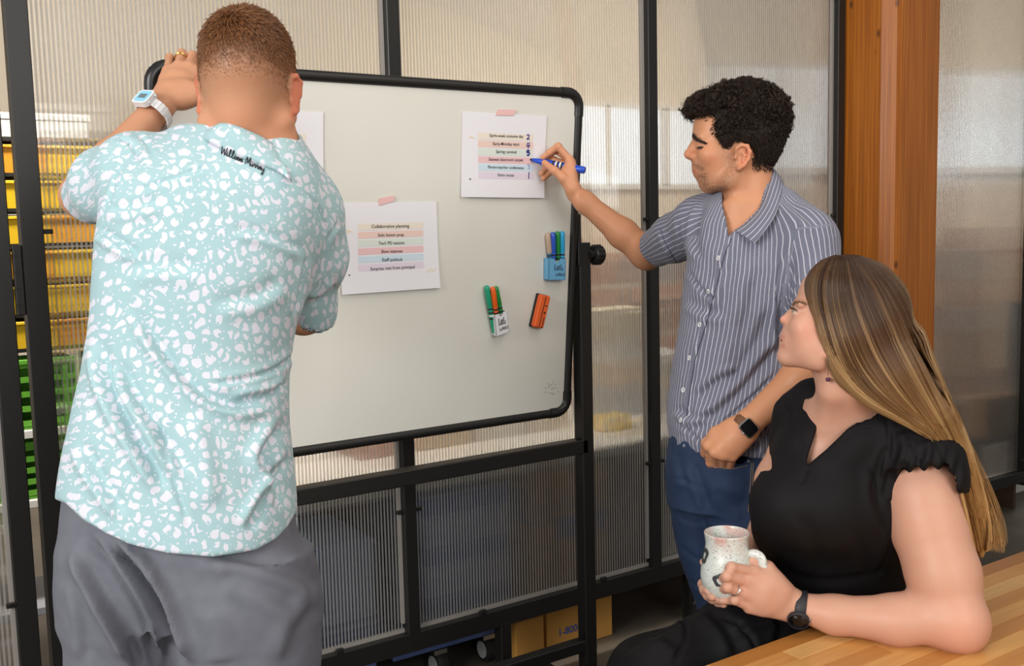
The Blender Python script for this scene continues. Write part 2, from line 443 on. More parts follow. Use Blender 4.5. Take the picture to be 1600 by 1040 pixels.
# hinged leaf beyond the left post
leaf = empty('door_1', (.375, YW, 0), kind='structure')
LX = XL-.026-.022
G().box((LX-.026, YW+.005, (.10+ZT)/2), (.024, .022, (ZT-.10)/2), bev=.002).obj('door_frame', M['black'], leaf)
pane(LX-1.05, LX-.05, .30, ZT-.06, parent=leaf)
G().box((LX-.055, YW+.006, 1.6), (.004, .01, 1.4)).obj('edge_tape', M['edge'], leaf)
G().box((LX-.55, YW+.005, .20), (.53, .021, .1)).obj('door_frame', M['black'], leaf)
for z in (.62, 1.55): clip(LX-.05, z, side=-1, parent=leaf)
g = G(); g.box((LX+.011, YW-.012, 1.42), (.010, .012, .085), bev=.002)
for z in (1.36, 1.40, 1.44, 1.48): g.cyl((LX+.004, YW-.024, z), (LX+.004, YW-.028, z), .003, 8)
g.obj('hinge', M['black'], leaf)
g = G(); g.box((LX+.011, YW-.012, .30), (.011, .012, .09), bev=.002); g.obj('hinge', M['black'], leaf)
# heavy timber column with eased corner
cx0, cy0, cx1, cy1, ch = 3.497, 2.50, 3.815, 2.86, .062
poly = [(cx0, cy1), (cx0, cy0+ch*.9), (cx0+ch*.14, cy0+ch*.55), (cx0+ch*.55, cy0+ch*.14), (cx0+ch*.9, cy0), (cx1-.02, cy0), (cx1, cy0+.02), (cx1, cy1)]
G().prism([(x, y, 0) for x, y in poly], Zh, 3.6).obj('column', M['timber'], kind='structure', label='heavy orange timber column beside the fluted partition')
# partition bay right of the column
wr = empty('wall_right', (4.4, YW, 0), kind='structure')
xr0, xr1 = 3.83, 4.93
G().box((xr1, YW, 1.62), (.03, .022, 1.45), bev=.002).obj('post', M['black'], wr)
G().box(((xr0+xr1)/2, YW, .215), ((xr1-xr0)/2, .0215, .028), bev=.002).obj('rail', M['black'], wr)
G().box(((xr0+xr1)/2, YW, ZT-.03), ((xr1-xr0)/2, .0215, .03), bev=.002).obj('rail', M['black'], wr)
pane(xr0, xr1-.03, .245, ZT-.06, parent=wr, rw=.0008, wd=.25)
G().box((6.03, YW, 1.62), (.03, .022, 1.45), bev=.002).obj('post', M['black'], wr); pane(xr1+.03, 6.0, .245, ZT-.06, parent=wr, rw=.0008, wd=.25)
for z in (.215, ZT-.03): G().box((5.48, YW, z), (.52, .0215, .028), bev=.002).obj('rail', M['black'], wr)
clip(xr1-.03, .30, side=-1, parent=wr); clip(xr1-.03, .75, side=-1, parent=wr)
G().box((5.4, 3.02, .06), (1.9, .02, .06)).obj('baseboard_back', M['counter'], kind='structure')

# ------------------------------------------------------------------ rolling whiteboard
TILT = math.radians(5.5); YB = 2.338; ZB = 1.433
BU = np.array([0, -math.sin(TILT), math.cos(TILT)]); BX = np.array([1., 0, 0]); BN = np.array([0, -math.cos(TILT), -math.sin(TILT)])
BC = np.array([1.21, YB, ZB])
def BP(a, b, o=0.0): return BC + a*BX + b*BU + o*BN        # on the board face, o towards the room
def BPX(x, y, o=0.0):
    v = ray(x, y); q = BC+o*BN; return CC + v*(((q-CC)@BN)/(v@BN))
def bloc(p): q = p-BC; return float(q@BX), float(q@BU)
bx0, by0 = bloc(BPX(226, 90)); bx1, by1 = bloc(BPX(912, 140)); bx2, by2 = bloc(BPX(890, 648))
XL0, XR0 = bx0, (bx1+bx2)/2; ZT0 = (by0+by1)/2; ZB0 = by2
wbd = empty('whiteboard', (1.21, YB, 0), 'white magnetic board in a black tubular frame on a rolling stand', 'whiteboard')
G().box(BP((XL0+XR0)/2, (ZT0+ZB0)/2, -.006), ((XR0-XL0)/2-.012, (ZT0-ZB0)/2-.012, .005), (BX, BU, BN)).obj('board_surface', M['board'], wbd)
rr_ = rrect(XR0-XL0-.026, ZT0-ZB0-.026, .038, 6)
cxm, cym = (XL0+XR0)/2, (ZT0+ZB0)/2
G().tube([BP(cxm+a, cym+b, -.004) for a, b in rr_], .0135, 12, closed=True, upv=BN).obj('frame', M['black'], wbd, auto=50)
for (sx, sy) in ((-1,1),(1,1),(1,-1),(-1,-1)):
    pts = []
    x0 = cxm+sx*((XR0-XL0)/2-.013); y0 = cym+sy*((ZT0-ZB0)/2-.013); r = .038
    pts.append(BP(x0, y0-sy*.062, -.004))
    for k in range(7):
        a = math.radians(90*k/6); pts.append(BP(x0-sx*r*(1-math.cos(a)), y0-sy*r*(1-math.sin(a)), -.004))
    pts.append(BP(x0-sx*.062, y0, -.004))
    G().tube(pts, .0155, 14, upv=BN).obj('corner_cap', M['blackplastic'], wbd, auto=50)
xpost = {-1: BC[0]+XL0-.022, 1: BC[0]+XR0+.026}
for s in (-1, 1):
    x = xpost[s]
    G().box((x, YB+.012, .78), (.021, .021, .69), bev=.003).obj('stand_post', M['black'], wbd)
    g = G(); g.cyl((x+s*.016, YB-.002, ZB), (x+s*.030, YB-.002, ZB), .015, 16); k = g.obj('pivot', M['black'], wbd)
    g = G(); V = []
    prof = [(.0, .030), (.024, .030), (.028, .033), (.028, .058), (.024, .063), (.0, .063)]
    n = 48; ax = (np.array([0,0,1.]), np.array([0,1.,0])*1.0, np.array([s*1.,0,0]))
    g.lathe((x, YB-.002, ZB), [(r*(1) , z) for r, z in prof], n, ax)
    for kk in range(14):
        a = 2*math.pi*kk/14; c = np.array([x+s*.0455, YB-.002+.0278*math.cos(a), ZB+.0278*math.sin(a)])
        g.box(c, (.0125, .0025, .0025), (np.array([1.,0,0]), np.array([0, math.cos(a), math.sin(a)]), np.array([0, -math.sin(a), math.cos(a)])), bev=.001)
    g.obj('pivot_knob', M['blackplastic'], wbd, auto=40)
    G().box((x-s*.02, YB+.006, ZB+.045), (.006, .016, .075), bev=.002).obj('pivot_bracket', M['black'], wbd)
    G().box((x, YB+.01, .095), (.021, .30, .02), bev=.004).obj('foot', M['black'], wbd)
    for yy in (-.26, .28):
        g = G(); g.cyl((x-.012, YB+yy, .04), (x+.012, YB+yy, .04), .04, 20, bev=.004); c = g.obj('caster', M['blackplastic'], wbd, auto=40)
        G().box((x, YB+yy, .067), (.017, .018, .012), bev=.003).obj('caster_fork', M['steel'], wbd)
z1, z2 = .871, .262
G().box(((xpost[-1]+xpost[1])/2, YB+.012, z1), ((xpost[1]-xpost[-1])/2, .021, .021), bev=.003).obj('crossbar', M['black'], wbd)
G().box(((xpost[-1]+xpost[1])/2-.0, YB+.012, z2), ((xpost[1]-xpost[-1])/2, .018, .018), bev=.003).obj('crossbar', M['black'], wbd)

# ------------------------------------------------------------------ sheets taped to the board
def sheet(name, TL, TR, BR, BL, label, curl=(.004, .012)):
    c = [BPX(*q, .002) for q in (TL, TR, BR, BL)]; root = empty(name, (c[2]+c[3])/2, label, 'paper', 'printed sheets on the whiteboard')
    n = 10; rows = []; back = []
    for i in range(n+1):
        v = i/n; r = []; rb = []
        for j in range(n+1):
            u = j/n; p = (1-v)*((1-u)*c[0]+u*c[1]) + v*((1-u)*c[3]+u*c[2])
            off = curl[0]*v*v + curl[1]*max(0, (v-.35))**2*(u*u*.8+.2) + .0015*math.sin(u*5)*v
            r.append(p+BN*off); rb.append(p+BN*(off-.0004))
        rows.append(r); back.append(rb)
    def at(u, v, o=.0006):
        off = curl[0]*v*v + curl[1]*max(0, (v-.35))**2*(u*u*.8+.2) + .0015*math.sin(u*5)*v
        return (1-v)*((1-u)*c[0]+u*c[1]) + v*((1-u)*c[3]+u*c[2]) + BN*(off+o)
    g = G(); g.grid(rows); g.grid([r[::-1] for r in back])
    k = n+1; V0 = g.n; rim = [rows[0][j] for j in range(k)]+[rows[i][n] for i in range(1, k)]+[rows[n][j] for j in range(n-1, -1, -1)]+[rows[i][0] for i in range(n-1, 0, -1)]
    rimb = [back[0][j] for j in range(k)]+[back[i][n] for i in range(1, k)]+[back[n][j] for j in range(n-1, -1, -1)]+[back[i][0] for i in range(n-1, 0, -1)]
    m = len(rim); g.add(rim+rimb, [(i, (i+1) % m, (i+1) % m+m, i+m) for i in range(m)])
    g.obj('sheet', M['paper'], root)
    A = np.array([TL, TR, BR, BL], float)
    def uv(x, y):                                      # pixel -> sheet coordinates
        u, v = .5, .5
        for _ in range(12):
            p = (1-v)*((1-u)*A[0]+u*A[1])+v*((1-u)*A[3]+u*A[2]); e = np.array([x, y])-p
            du = (1-v)*(A[1]-A[0])+v*(A[2]-A[3]); dv = (1-u)*(A[3]-A[0])+u*(A[2]-A[1])
            s_ = np.linalg.solve(np.stack([du, dv], 1), e); u += s_[0]; v += s_[1]
        return u, v
    return root, at, uv
def band(root, at, u0, u1, v0, v1, m):
    N = 8; rows = [[at(u0+(u1-u0)*j/N, v, .0005) for j in range(N+1)] for v in (v0, (v0+v1)/2, v1)]
    G().grid(rows).obj('printed_band', M['band_'+m], root)
BANDS = ['cream', 'peach', 'sage', 'rose', 'sky', 'lilac']
def squiggle(root, at, pts, r=.0011, m='goldink', name='printed_mark'):
    G().tube([at(u, v, .0007) for u, v in pts], r, 5, flat=.3, upv=BN).obj(name, M[m], root)
def line_text(root, at, uv, s, x0, y0, x1, y1, h=None, bold=.005):
    a = at(*uv(x0, y0), .0009); b = at(*uv(x1, y1), .0009); text_mesh(s, 'lettering', a, b, BN, M['ink'], root, bold=bold, thick=.0006)
# middle sheet
r2, at2, uv2 = sheet('paper_sheet', (528,317), (682,315), (686,449), (533,460), 'list sheet with bands headed collaborative planning, lowest of three on the whiteboard')
for k in range(6):
    u0, v0 = uv2(557.5, 354.2+12.75*k); u1, _ = uv2(660, 353+12.75*k); dv = .037
    band(r2, at2, u0, u1, v0-dv, v0+dv, BANDS[k])
for s, x0, x1, y0, y1 in (('Collaborative planning', 578, 637, 353, 352), ('Solo lesson prep', 587.5, 628.5, 366.3, 365.6), ('Tech PD session', 588.5, 629, 379, 378.2), ('Slow internet', 592.5, 626, 391.8, 391.2), ('Staff potluck', 593.5, 626, 404.8, 404), ('Surprise visit from principal', 575.5, 645, 419.3, 415.7)):
    line_text(r2, at2, uv2, s, x0, y0, x1, y1)
squiggle(r2, at2, [uv2(x, y) for x, y in ((537,361),(541,358.5),(545,360),(549,361.5))]); squiggle(r2, at2, [uv2(x, y) for x, y in ((540,364),(543,361),(543,364))])
squiggle(r2, at2, [uv2(x, y) for x, y in ((664,425),(668,419),(669,424),(673,418.5),(674,424),(679,418))])
squiggle(r2, at2, [uv2(544, 428.4), uv2(544.4, 429.6)], .0025, 'ink')
# upper right sheet
r3, at3, uv3 = sheet('paper_sheet', (722.5,174), (854.5,181), (848,309), (719,307.5), 'list sheet with blue handwritten numbers, upper right on the whiteboard')
for k in range(6):
    u0, v0 = uv3(745.3, 211.5+12.25*k); u1, _ = uv3(832, 213+12.25*k); band(r3, at3, u0, u1, v0-.040, v0+.040, BANDS[k])
for s, x0, x1, y0, y1 in (('Spirit-week costume day', 762.7, 815.8, 210.9, 212.6), ('Early-Monday start', 768, 809.5, 223.7, 224.8), ('Spring carnival', 772.5, 804.5, 235.9, 236.8), ('Stained classroom carpet', 761, 815, 248, 249.2), ('Parent-teacher conference', 759.8, 816, 260, 261.6), ('Extra recess', 774.6, 800, 272.4, 273)):
    line_text(r3, at3, uv3, s, x0, y0, x1, y1)
def hand_digit(pts, m='blueink', r=.0016): squiggle(r3, at3, [uv3(x, y) for x, y in catmull(pts, 5)], r, m, 'handwriting')
hand_digit([(821.5,211.5),(823.5,209.8),(825.6,211.2),(824.4,214),(821.6,217),(823.5,216.6),(826.4,216.8)])
hand_digit([(823.2,222),(821.6,227.6),(824,227.6),(827,227.2)]); hand_digit([(825.6,221.6),(825,226),(823.8,231.2)])
hand_digit([(826,234.8),(822.4,234.6),(822,237.6),(824.8,237.4),(825.6,240),(823.8,242),(821.6,241)], r=.0024)
hand_digit([(821.8,257),(824.6,256.2),(825.2,258.4),(823.4,259.6),(826,260.8),(825.4,263),(822.4,263)], 'paleblueink', .0011)
hand_digit([(824.6,268.2),(824.2,272),(823.8,279)])
squiggle(r3, at3, [uv3(x, y) for x, y in ((731,215),(734,212.5),(737,213.5),(740,216))]); squiggle(r3, at3, [uv3(732.4, 278.2), uv3(732.9, 280)], .0022, 'ink')
# sheet half hidden by the standing man
r1, at1, uv1 = sheet('paper_sheet', (321,168), (505,175), (505,323), (321,324), 'list sheet mostly hidden behind the man in the aqua shirt')
for k in range(6):
    u0, v0 = uv1(372, 211+13.4*k); u1, _ = uv1(476, 212+13.4*k); band(r1, at1, u0, u1, v0-.037, v0+.037, BANDS[k])
line_text(r1, at1, uv1, 'Afternoon snacks', 392, 225.6, 445.5, 226.6)
squiggle(r1, at1, [uv1(x, y) for x, y in ((480,294),(485,289),(486,294),(491,289),(492,294),(497,290))])
# tape
def tape(q, label):
    c = [BPX(x, y, .0034) for x, y in q]
    return G().prism(c[::-1], BN, .0004).obj('tape_strip', M['tape'], label=label, cat='tape', group='pink tape strips on the sheets')
tape(((778,171),(806,171.5),(802.5,180.5),(774,180)), 'pink tape strip over the sheet with blue handwritten numbers')
tape(((592,310),(615.5,305),(616,314),(591.5,321)), 'tilted pink tape strip over the sheet headed collaborative planning')

# ------------------------------------------------------------------ magnetic holders, markers, eraser
SCRIPT = {  # joined-up letter strokes in a unit box (x advance last)
 'l': ([(0,.1),(.25,.55),(.3,1),(.18,1),(.15,.3),(.3,.02),(.45,.15)], .42), 'i': ([(0,.1),(.15,.45),(.15,.05),(.3,.1)], .3),
 't': ([(0,.1),(.2,.9),(.18,.1),(.35,.08)], .33), 'e': ([(0,.15),(.25,.3),(.25,.48),(.1,.45),(.08,.1),(.25,.0),(.4,.15)], .4),
 'w': ([(0,.4),(.05,.05),(.2,.05),(.28,.4),(.32,.05),(.48,.08),(.55,.42),(.65,.35)], .62), 'n': ([(0,.1),(.08,.42),(.1,.02),(.2,.36),(.32,.4),(.34,.04),(.46,.1)], .46),
 's': ([(0,.1),(.2,.45),(.28,.2),(.2,.0),(.05,.06)], .36), 'W': ([(0,1),(.1,0),(.35,.8),(.5,0),(.75,1.05)], .72), 'a': ([(.3,.4),(.1,.42),(.05,.1),(.25,.1),(.32,.42),(.32,.05),(.45,.12)], .45),
 'm': ([(0,.1),(.06,.42),(.08,.02),(.18,.4),(.25,.36),(.26,.02),(.36,.4),(.45,.34),(.46,.04),(.58,.1)], .58), 'M': ([(0,0),(.15,1),(.35,.2),(.6,1.05),(.68,.05),(.8,.1)], .8),
 'u': ([(0,.4),(.04,.05),(.2,.05),(.28,.42),(.28,.05),(.4,.1)], .4), 'r': ([(0,.1),(.1,.48),(.16,.36),(.28,.38),(.26,.05),(.38,.1)], .38), 'y': ([(0,.4),(.05,.08),(.22,.1),(.3,.42),(.25,-.4),(.1,-.5),(.05,-.3),(.4,.1)], .42)}
def script_strokes(s):
    x = 0; out = []; cur = []
    for ch in s:
        if ch == ' ':
            if cur: out.append(cur); cur = []
            x += .35; continue
        pts, adv = SCRIPT[ch]; cur = cur + [(x+a, b) for a, b in pts]; x += adv
        if ch in 'WM': out.append(cur); cur = []
    if cur: out.append(cur)
    x = 0
    for ch in s:
        if ch == ' ': x += .35; continue
        if ch == 'i': out.append([(x+.15, .62), (x+.16, .66)])
        if ch == 't': out.append([(x+.02, .62), (x+.36, .66)])
        x += SCRIPT[ch][1]
    return out, x
def write_script(s, o, ex, ey, nrm, width, height, r, m, parent, name='lettering', lift=.0006):
    st, W = script_strokes(s); g = G()
    for k in st: g.tube([o+ex*(a*width/W)+ey*(b*height)+nrm*lift for a, b in catmull(k, 4)], r, 5, flat=.4, upv=nrm)
    return g.obj(name, m, parent)
def marker(a, b, r, mcol, label, group, cap=.42, tip=None, bands=True):
    """marker lying from foot a to top b"""
    a = np.asarray(a, float); b = np.asarray(b, float); t = (b-a)/np.linalg.norm(b-a); L = np.linalg.norm(b-a)
    root = empty('marker', a, label, 'marker', group)
    ax = Matrix.Identity(3); zq = Vector(t).to_track_quat('Z', 'Y').to_matrix(); axs = [np.array(zq.col[i]) for i in range(3)]
    s = L*(1-cap)
    G().lathe(a, [(0, 0), (r*.8, 0), (r*.95, .003), (r*.95, s)], 18, axs).obj('barrel', mcol, root, auto=40)
    G().lathe(a, [(r*.9, s-.002), (r*1.05, s), (r*1.05, L-.012), (r*.95, L-.004), (r*.6, L), (0, L)], 18, axs).obj('cap', mcol if tip is None else tip, root, auto=40)
    if bands:
        for q, mm in ((.30, M['ink']), (.36, M['whiteish']), (.42, M['ink']), (.50, M['ink'])):
            G().lathe(a, [(r*.97, L*q), (r*.985, L*q), (r*.985, L*(q+.035)), (r*.97, L*(q+.035))], 18, axs).obj('printed_ring', mm, root)
    return root
def holder(name, TL, TR, BR, BL, depth, m, label):
    """open box holder with a thumb notch, held to the board"""
    c = [BPX(*q, depth) for q in (TL, TR, BR, BL)]; root = empty(name, (c[2]+c[3])/2-BN*depth, label, 'pen holder', 'magnetic pen holders on the whiteboard')
    ex = c[1]-c[0]; wd = np.linalg.norm(ex); ex /= wd; ey = ((c[0]-c[3])+(c[1]-c[2]))/2; ht = np.linalg.norm(ey); ey /= ht
    o = (c[3]+c[2])/2; th_ = .0022
    # front wall with notch
    prof = [(-wd/2, 0), (wd/2, 0), (wd/2, ht), (wd*.16, ht)] + [(wd*.16*math.cos(a), ht-wd*.02-wd*.17*math.sin(a)) for a in np.linspace(0.1, math.pi-.1, 9)] + [(-wd*.16, ht), (-wd/2, ht)]
    g = G(); g.prism([o+ex*a+ey*b for a, b in prof], -BN, th_)
    g.box(o-BN*(depth-.001)+ey*ht/2, (wd/2, ht/2, .001), (ex, ey, BN))
    for s in (-1, 1): g.box(o-BN*(depth/2)+ex*s*(wd/2-th_/2)+ey*ht/2, (th_/2, ht/2, depth/2), (ex, ey, BN))
    g.box(o-BN*(depth/2)+ey*th_/2, (wd/2, th_/2, depth/2), (ex, ey, BN))
    g.obj('shell', m, root)
    return root, o, ex, ey, wd, ht
M['holderblue'] = mat('sky_blue_plastic', (.16, .45, .72), .35); M['holderwhite'] = mat('white_plastic', (.80, .80, .83), .35)
hb, ob, exb, eyb, wdb, htb = holder('pen_holder', (857.5,404), (884,404), (883.5,436), (857.5,439.5), .024, M['holderblue'], 'sky blue magnetic pen holder with four markers near the board edge')
write_script('little', ob-exb*wdb*.20+eyb*htb*.46, exb, eyb, BN, wdb*.56, htb*.26, .00055, M['ink'], hb); write_script('wins', ob-exb*wdb*.10+eyb*htb*.20, exb, eyb, BN, wdb*.56, htb*.30, .00055, M['ink'], hb)
M['mblue'] = mat('blue_marker', (.03,.10,.55), .3); M['mgreen'] = mat('green_marker', (.02,.28,.06), .3); M['mcyan'] = mat('cyan_marker', (.03,.38,.68), .3); M['mteal'] = mat('slate_blue_marker', (.05,.20,.38), .3); M['mtan'] = mat('tan_cap', (.55,.40,.30), .5)
M['morange'] = mat('orange_marker', (.86,.13,.015), .35); M['mjade'] = mat('jade_marker', (.02,.36,.20), .3)
gm = 'markers in the sky blue holder'
for (xb, xt, yt, mm, lb, dp, tp) in ((862.5,855.8,364,'mteal','slate blue marker with tan tip, first from the left in blue holder',.009,'mtan'), (866,863.8,362.5,'mblue','royal blue marker, second from the left in the blue holder',.013,None), (872.5,871,361.3,'mgreen','green marker behind the notch of the blue holder',.010,None), (879,878.6,361,'mcyan','cyan marker at the right side of the blue holder',.014,None)):
    marker(BPX(xb, 436, dp), BPX(xt, yt, dp), .0072, M[mm], lb, gm, tip=M[tp] if tp else None)
hw, ow, exw, eyw, wdw, htw = holder('pen_holder', (772.5,492.5), (793,485.5), (797,518), (775,526.5), .026, M['holderwhite'], 'white magnetic pen holder with green and orange markers')
write_script('little', ow-exw*wdw*.28+eyw*htw*.46, exw, eyw, BN, wdw*.58, htw*.30, .0006, M['ink'], hw); write_script('wins', ow-exw*wdw*.22+eyw*htw*.20, exw, eyw, BN, wdw*.66, htw*.32, .0006, M['ink'], hw)
gm = 'markers in the white holder'
marker(BPX(772.5, 520, .010), BPX(760, 446, .014), .0074, M['mjade'], 'jade green marker leaning left in the white holder', gm)
marker(BPX(779, 520, .017), BPX(769.5, 448, .020), .0074, M['morange'], 'orange marker with green end standing in the white holder', gm, tip=None)
marker(BPX(788, 516, .010), BPX(774.5, 447, .006), .0072, M['mgreen'], 'dark green marker behind the orange one in white holder', gm)
# eraser
er = empty('board_eraser', BPX(836, 511), 'orange board eraser with black felt edge, stuck on the whiteboard', 'eraser')
e0 = BPX(833.5, 510.5, 0); e1 = BPX(845.5, 459, 0); ey_ = (e1-e0)/np.linalg.norm(e1-e0); ex_ = np.cross(ey_, BN); Le = np.linalg.norm(e1-e0)
ctr = (e0+e1)/2
M['eraser'] = mat('orange_foam', (.84,.13,.02), .6); M['felt'] = mat('black_felt', (.02,.017,.017), .9)
G().box(ctr+BN*.006, (.0185, Le/2, .006), (ex_, ey_, BN), bev=.002).obj('felt', M['felt'], er)
G().box(ctr+BN*.0165, (.0175, Le/2-.001, .0105), (ex_, ey_, BN), bev=.004).obj('grip', M['eraser'], er)
g = G(); g.box(ctr+BN*.0268-ex_*.001, (.0012, Le/2-.004, .0006), (ex_, ey_, BN)); g.box(ctr+BN*.0268+ex_*.008+ey_*.018, (.006, .0012, .0006), (ex_, ey_, BN)); g.box(ctr+BN*.0268+ex_*.007-ey_*.002, (.0025, .003, .0006), (ex_, ey_, BN))
g.box(ctr+BN*.0268+ex_*.009-ey_*.03, (.0012, .016, .0006), (ex_, ey_, BN))
g.obj('groove', M['felt'], er)
# specks on the enamel
g = G()
for _ in range(16):
    a = BPX(852+RNG.random()*20, 596+RNG.random()*20, 0); g.box(a, (.0009, .0009, .0004), (BX, BU, BN))
g.obj('speck', M['ink'], wbd, kind='stuff')

# ------------------------------------------------------------------ butcher-block table
TZ = .72; TY1 = 1.285; TX0 = 1.02; TX1 = 3.7; TY0 = .36
tb = empty('table', (2.2, .8, 0), 'butcher block table of pale and amber wooden staves', 'table')
def stave_mat():
    m = mat('maple_block', (.6,.34,.12), .30, coat=.15); t = NT(m); o = t.obj()
    oi = t.n('ShaderNodeObjectInfo').outputs['Random']
    g = t.noise(t.mapping(t.vm('ADD', o, t.vm('SCALE', (3.1, 7.7, 1.3), scale=t.math('MULTIPLY', oi, 9.0))), (1.6, 34, 20)), 1.5, 5.0, .6)
    base = t.ramp(oi, [(0, (.38,.145,.028)), (.25, (.55,.25,.065)), (.5, (.66,.345,.105)), (.75, (.74,.45,.17)), (.9, (.60,.29,.08)), (1, (.32,.115,.022))])
    t.color(t.mix(t.math('MULTIPLY', t.ramp(g, [(.35, (0,0,0)), (.75, (1,1,1))]), .45), base, (.34,.125,.025))); t.bump(g, .08, .001); return m
M['stave'] = stave_mat()
sw = .042; ny = int((TY1-TY0)/sw); cache = {}
for j in range(ny):
    y = TY1-sw*(j+.5); x = TX0-.0
    rr = random.Random(j*13+5); first = True
    while x < TX1-.02:
        L = rr.choice((.24, .32, .40, .52)) if not first else rr.choice((.10, .17, .26, .33)); first = False
        L = min(L, TX1-x)
        if TX1-x-L < .09: L = TX1-x
        key = round(L, 3)
        if key in cache:
            o = cache[key].copy(); COL.objects.link(o)
        else:
            o = G().box(np.array([0, 0, -.019])+ORG[tb.name], (L/2-.0002, sw/2-.0002, .019), bev=.0005).obj('stave', M['stave'], tb); cache[key] = o
        o.location = Vector((x+L/2-2.2, y-.8, TZ)); x += L
G().box((2.36, .82, TZ-.075), (1.2, .36, .035)).obj('apron', M['black'], tb)
for (lx, ly) in ((1.18, 1.13), (1.18, .52), (3.54, 1.13), (3.54, .52)): G().box((lx, ly, (TZ-.04)/2), (.03, .03, (TZ-.04)/2), bev=.003).obj('leg', M['black'], tb)

# ------------------------------------------------------------------ things in the workshop behind the panes
M['cream_'] = mat('cream_stock', (.80,.70,.50), .8)
def bx_thing(name, c, h, m, label, cat, group=None, bev=.004, lid=True, extra=None):
    c = np.asarray(c, float); root = empty(name, (c[0], c[1], c[2]-h[2]), label, cat, group)
    G().box(c, h, bev=bev).obj('body', m, root)
    if lid: G().box(c+np.array([0, 0, h[2]]), (h[0]*1.03, h[1]*1.03, .012), bev=.004).obj('lid', m, root)
    if extra: extra(root, c, h)
    return root
# yellow bins on a dark rack standing on a low shelf unit, seen left
ORD = ('first', 'second', 'third', 'fourth', 'fifth', 'sixth')
ws = empty('shelf_unit', (.70, 3.74, 0), 'low grey shelf unit with white boards under the bin rack', 'shelf')
for z, mm in ((.89, 'whiteish'), (.66, 'whiteish'), (.30, 'grey')): G().box((.70, 3.74, z), (.36, .17, .013), bev=.002).obj('shelf_board', M[mm], ws)
for x in (.335, 1.065): G().box((x, 3.74, .45), (.012, .17, .45), bev=.002).obj('side_panel', M['grey'], ws)
RZ0 = .904
rk = empty('bin_rack', (.70, 3.76, RZ0), 'dark metal rack holding rows of yellow bins behind the left pane', 'rack')
for x in (.335, 1.065):
    for yy in (3.60, 3.88): G().box((x, yy, (RZ0+1.84)/2), (.010, .010, (1.84-RZ0)/2)).obj('upright', M['black'], rk)
rows_z = [1.166+.1125*k for k in range(6)][::-1]; proto = None
for z in rows_z+[1.8395]: G().box((.70, 3.74, z-.0055), (.36, .15, .0055)).obj('shelf_board', M['black'], rk)
BW = .0700
for i, z in enumerate(rows_z):
    for j in range(5):
        x = .345+BW+.1425*j; lab = 'yellow bin behind the left pane, %s row from the top, %s from the left' % (ORD[i], ORD[j])
        if (i+j) % 3 == 1: lab = lab.replace('yellow bin', 'orange bin')
        if proto is None:
            proto = empty('storage_bin', (x, 3.60, z+.001), lab, 'bin', 'plastic bins on the dark rack'); z_ = z+.001
            g = G(); h_ = .096; d_ = .125; w_ = BW
            g.prism([(x-w_, 3.60, z_), (x+w_, 3.60, z_), (x+w_, 3.592, z_+h_*.86), (x-w_, 3.592, z_+h_*.86)], (0, 1, 0), .003)
            for s_ in (-1, 1): g.prism([(x+s_*w_, 3.60, z_), (x+s_*w_, 3.592, z_+h_*.86), (x+s_*w_, 3.68, z_+h_), (x+s_*w_, 3.60+2*d_, z_+h_), (x+s_*w_, 3.60+2*d_, z_)], (-s_, 0, 0), .003)
            g.box((x, 3.60+d_, z_+.0015), (w_, d_, .0015)); g.box((x, 3.60+2*d_, z_+h_/2), (w_, .0015, h_/2))
            bb_ = g.obj('body', M['bin'], proto); lip = G().box((x, 3.590, z_+h_*.86), (w_, .006, .005), bev=.002).obj('lip', M['bin'], proto); src = [bb_, lip]
            alt = [o.data.copy() for o in src]
            for a_ in alt: a_.materials[0] = M['bin2']
        else:
            o = proto.copy(); COL.objects.link(o); o.location = (x, 3.60, z+.001); o['label'] = lab
            for q_, c_ in enumerate(src):
                d = c_.copy(); COL.objects.link(d); d.parent = o
                if (i+j) % 3 == 1: d.data = alt[q_]
def basket(x, z, hx, hz, label):
    root = empty('basket', (x, 3.70, z), label, 'basket', 'green baskets under the bins'); g = G()
    for s_ in (-1, 1):
        g.box((x+s_*hx, 3.70, z+hz), (.004, .11, hz)); 
    g.box((x, 3.81, z+hz), (hx, .004, hz)); g.box((x, 3.70, z+.004), (hx, .11, .004))
    for k in range(5): g.box((x, 3.59, z+.02+k*(2*hz-.03)/4), (hx, .004, .009))
    for k in range(4): g.box((x-hx*.8+k*hx*.533, 3.59, z+hz), (.008, .0045, hz))
    g.obj('body', M['green'], root); G().box((x, 3.59, z+2*hz), (hx+.006, .008, .008), bev=.002).obj('rim', M['green'], root)
basket(.515, .9035, .155, .110, 'green slatted basket on the shelf unit, seen through the slit by the door post')
basket(.880, .9035, .150, .110, 'green slatted basket on the shelf unit behind the man in the aqua shirt')
basket(.515, .6735, .155, .090, 'lower green slatted basket under the white shelf board by the slit')
basket(.880, .6735, .150, .090, 'lower green slatted basket behind the man in the aqua shirt')
bx_thing('box', (.60, 3.72, 1.841+.034), (.17, .10, .034), M['whiteish'], 'white box on top of the yellow bin rack', 'box')
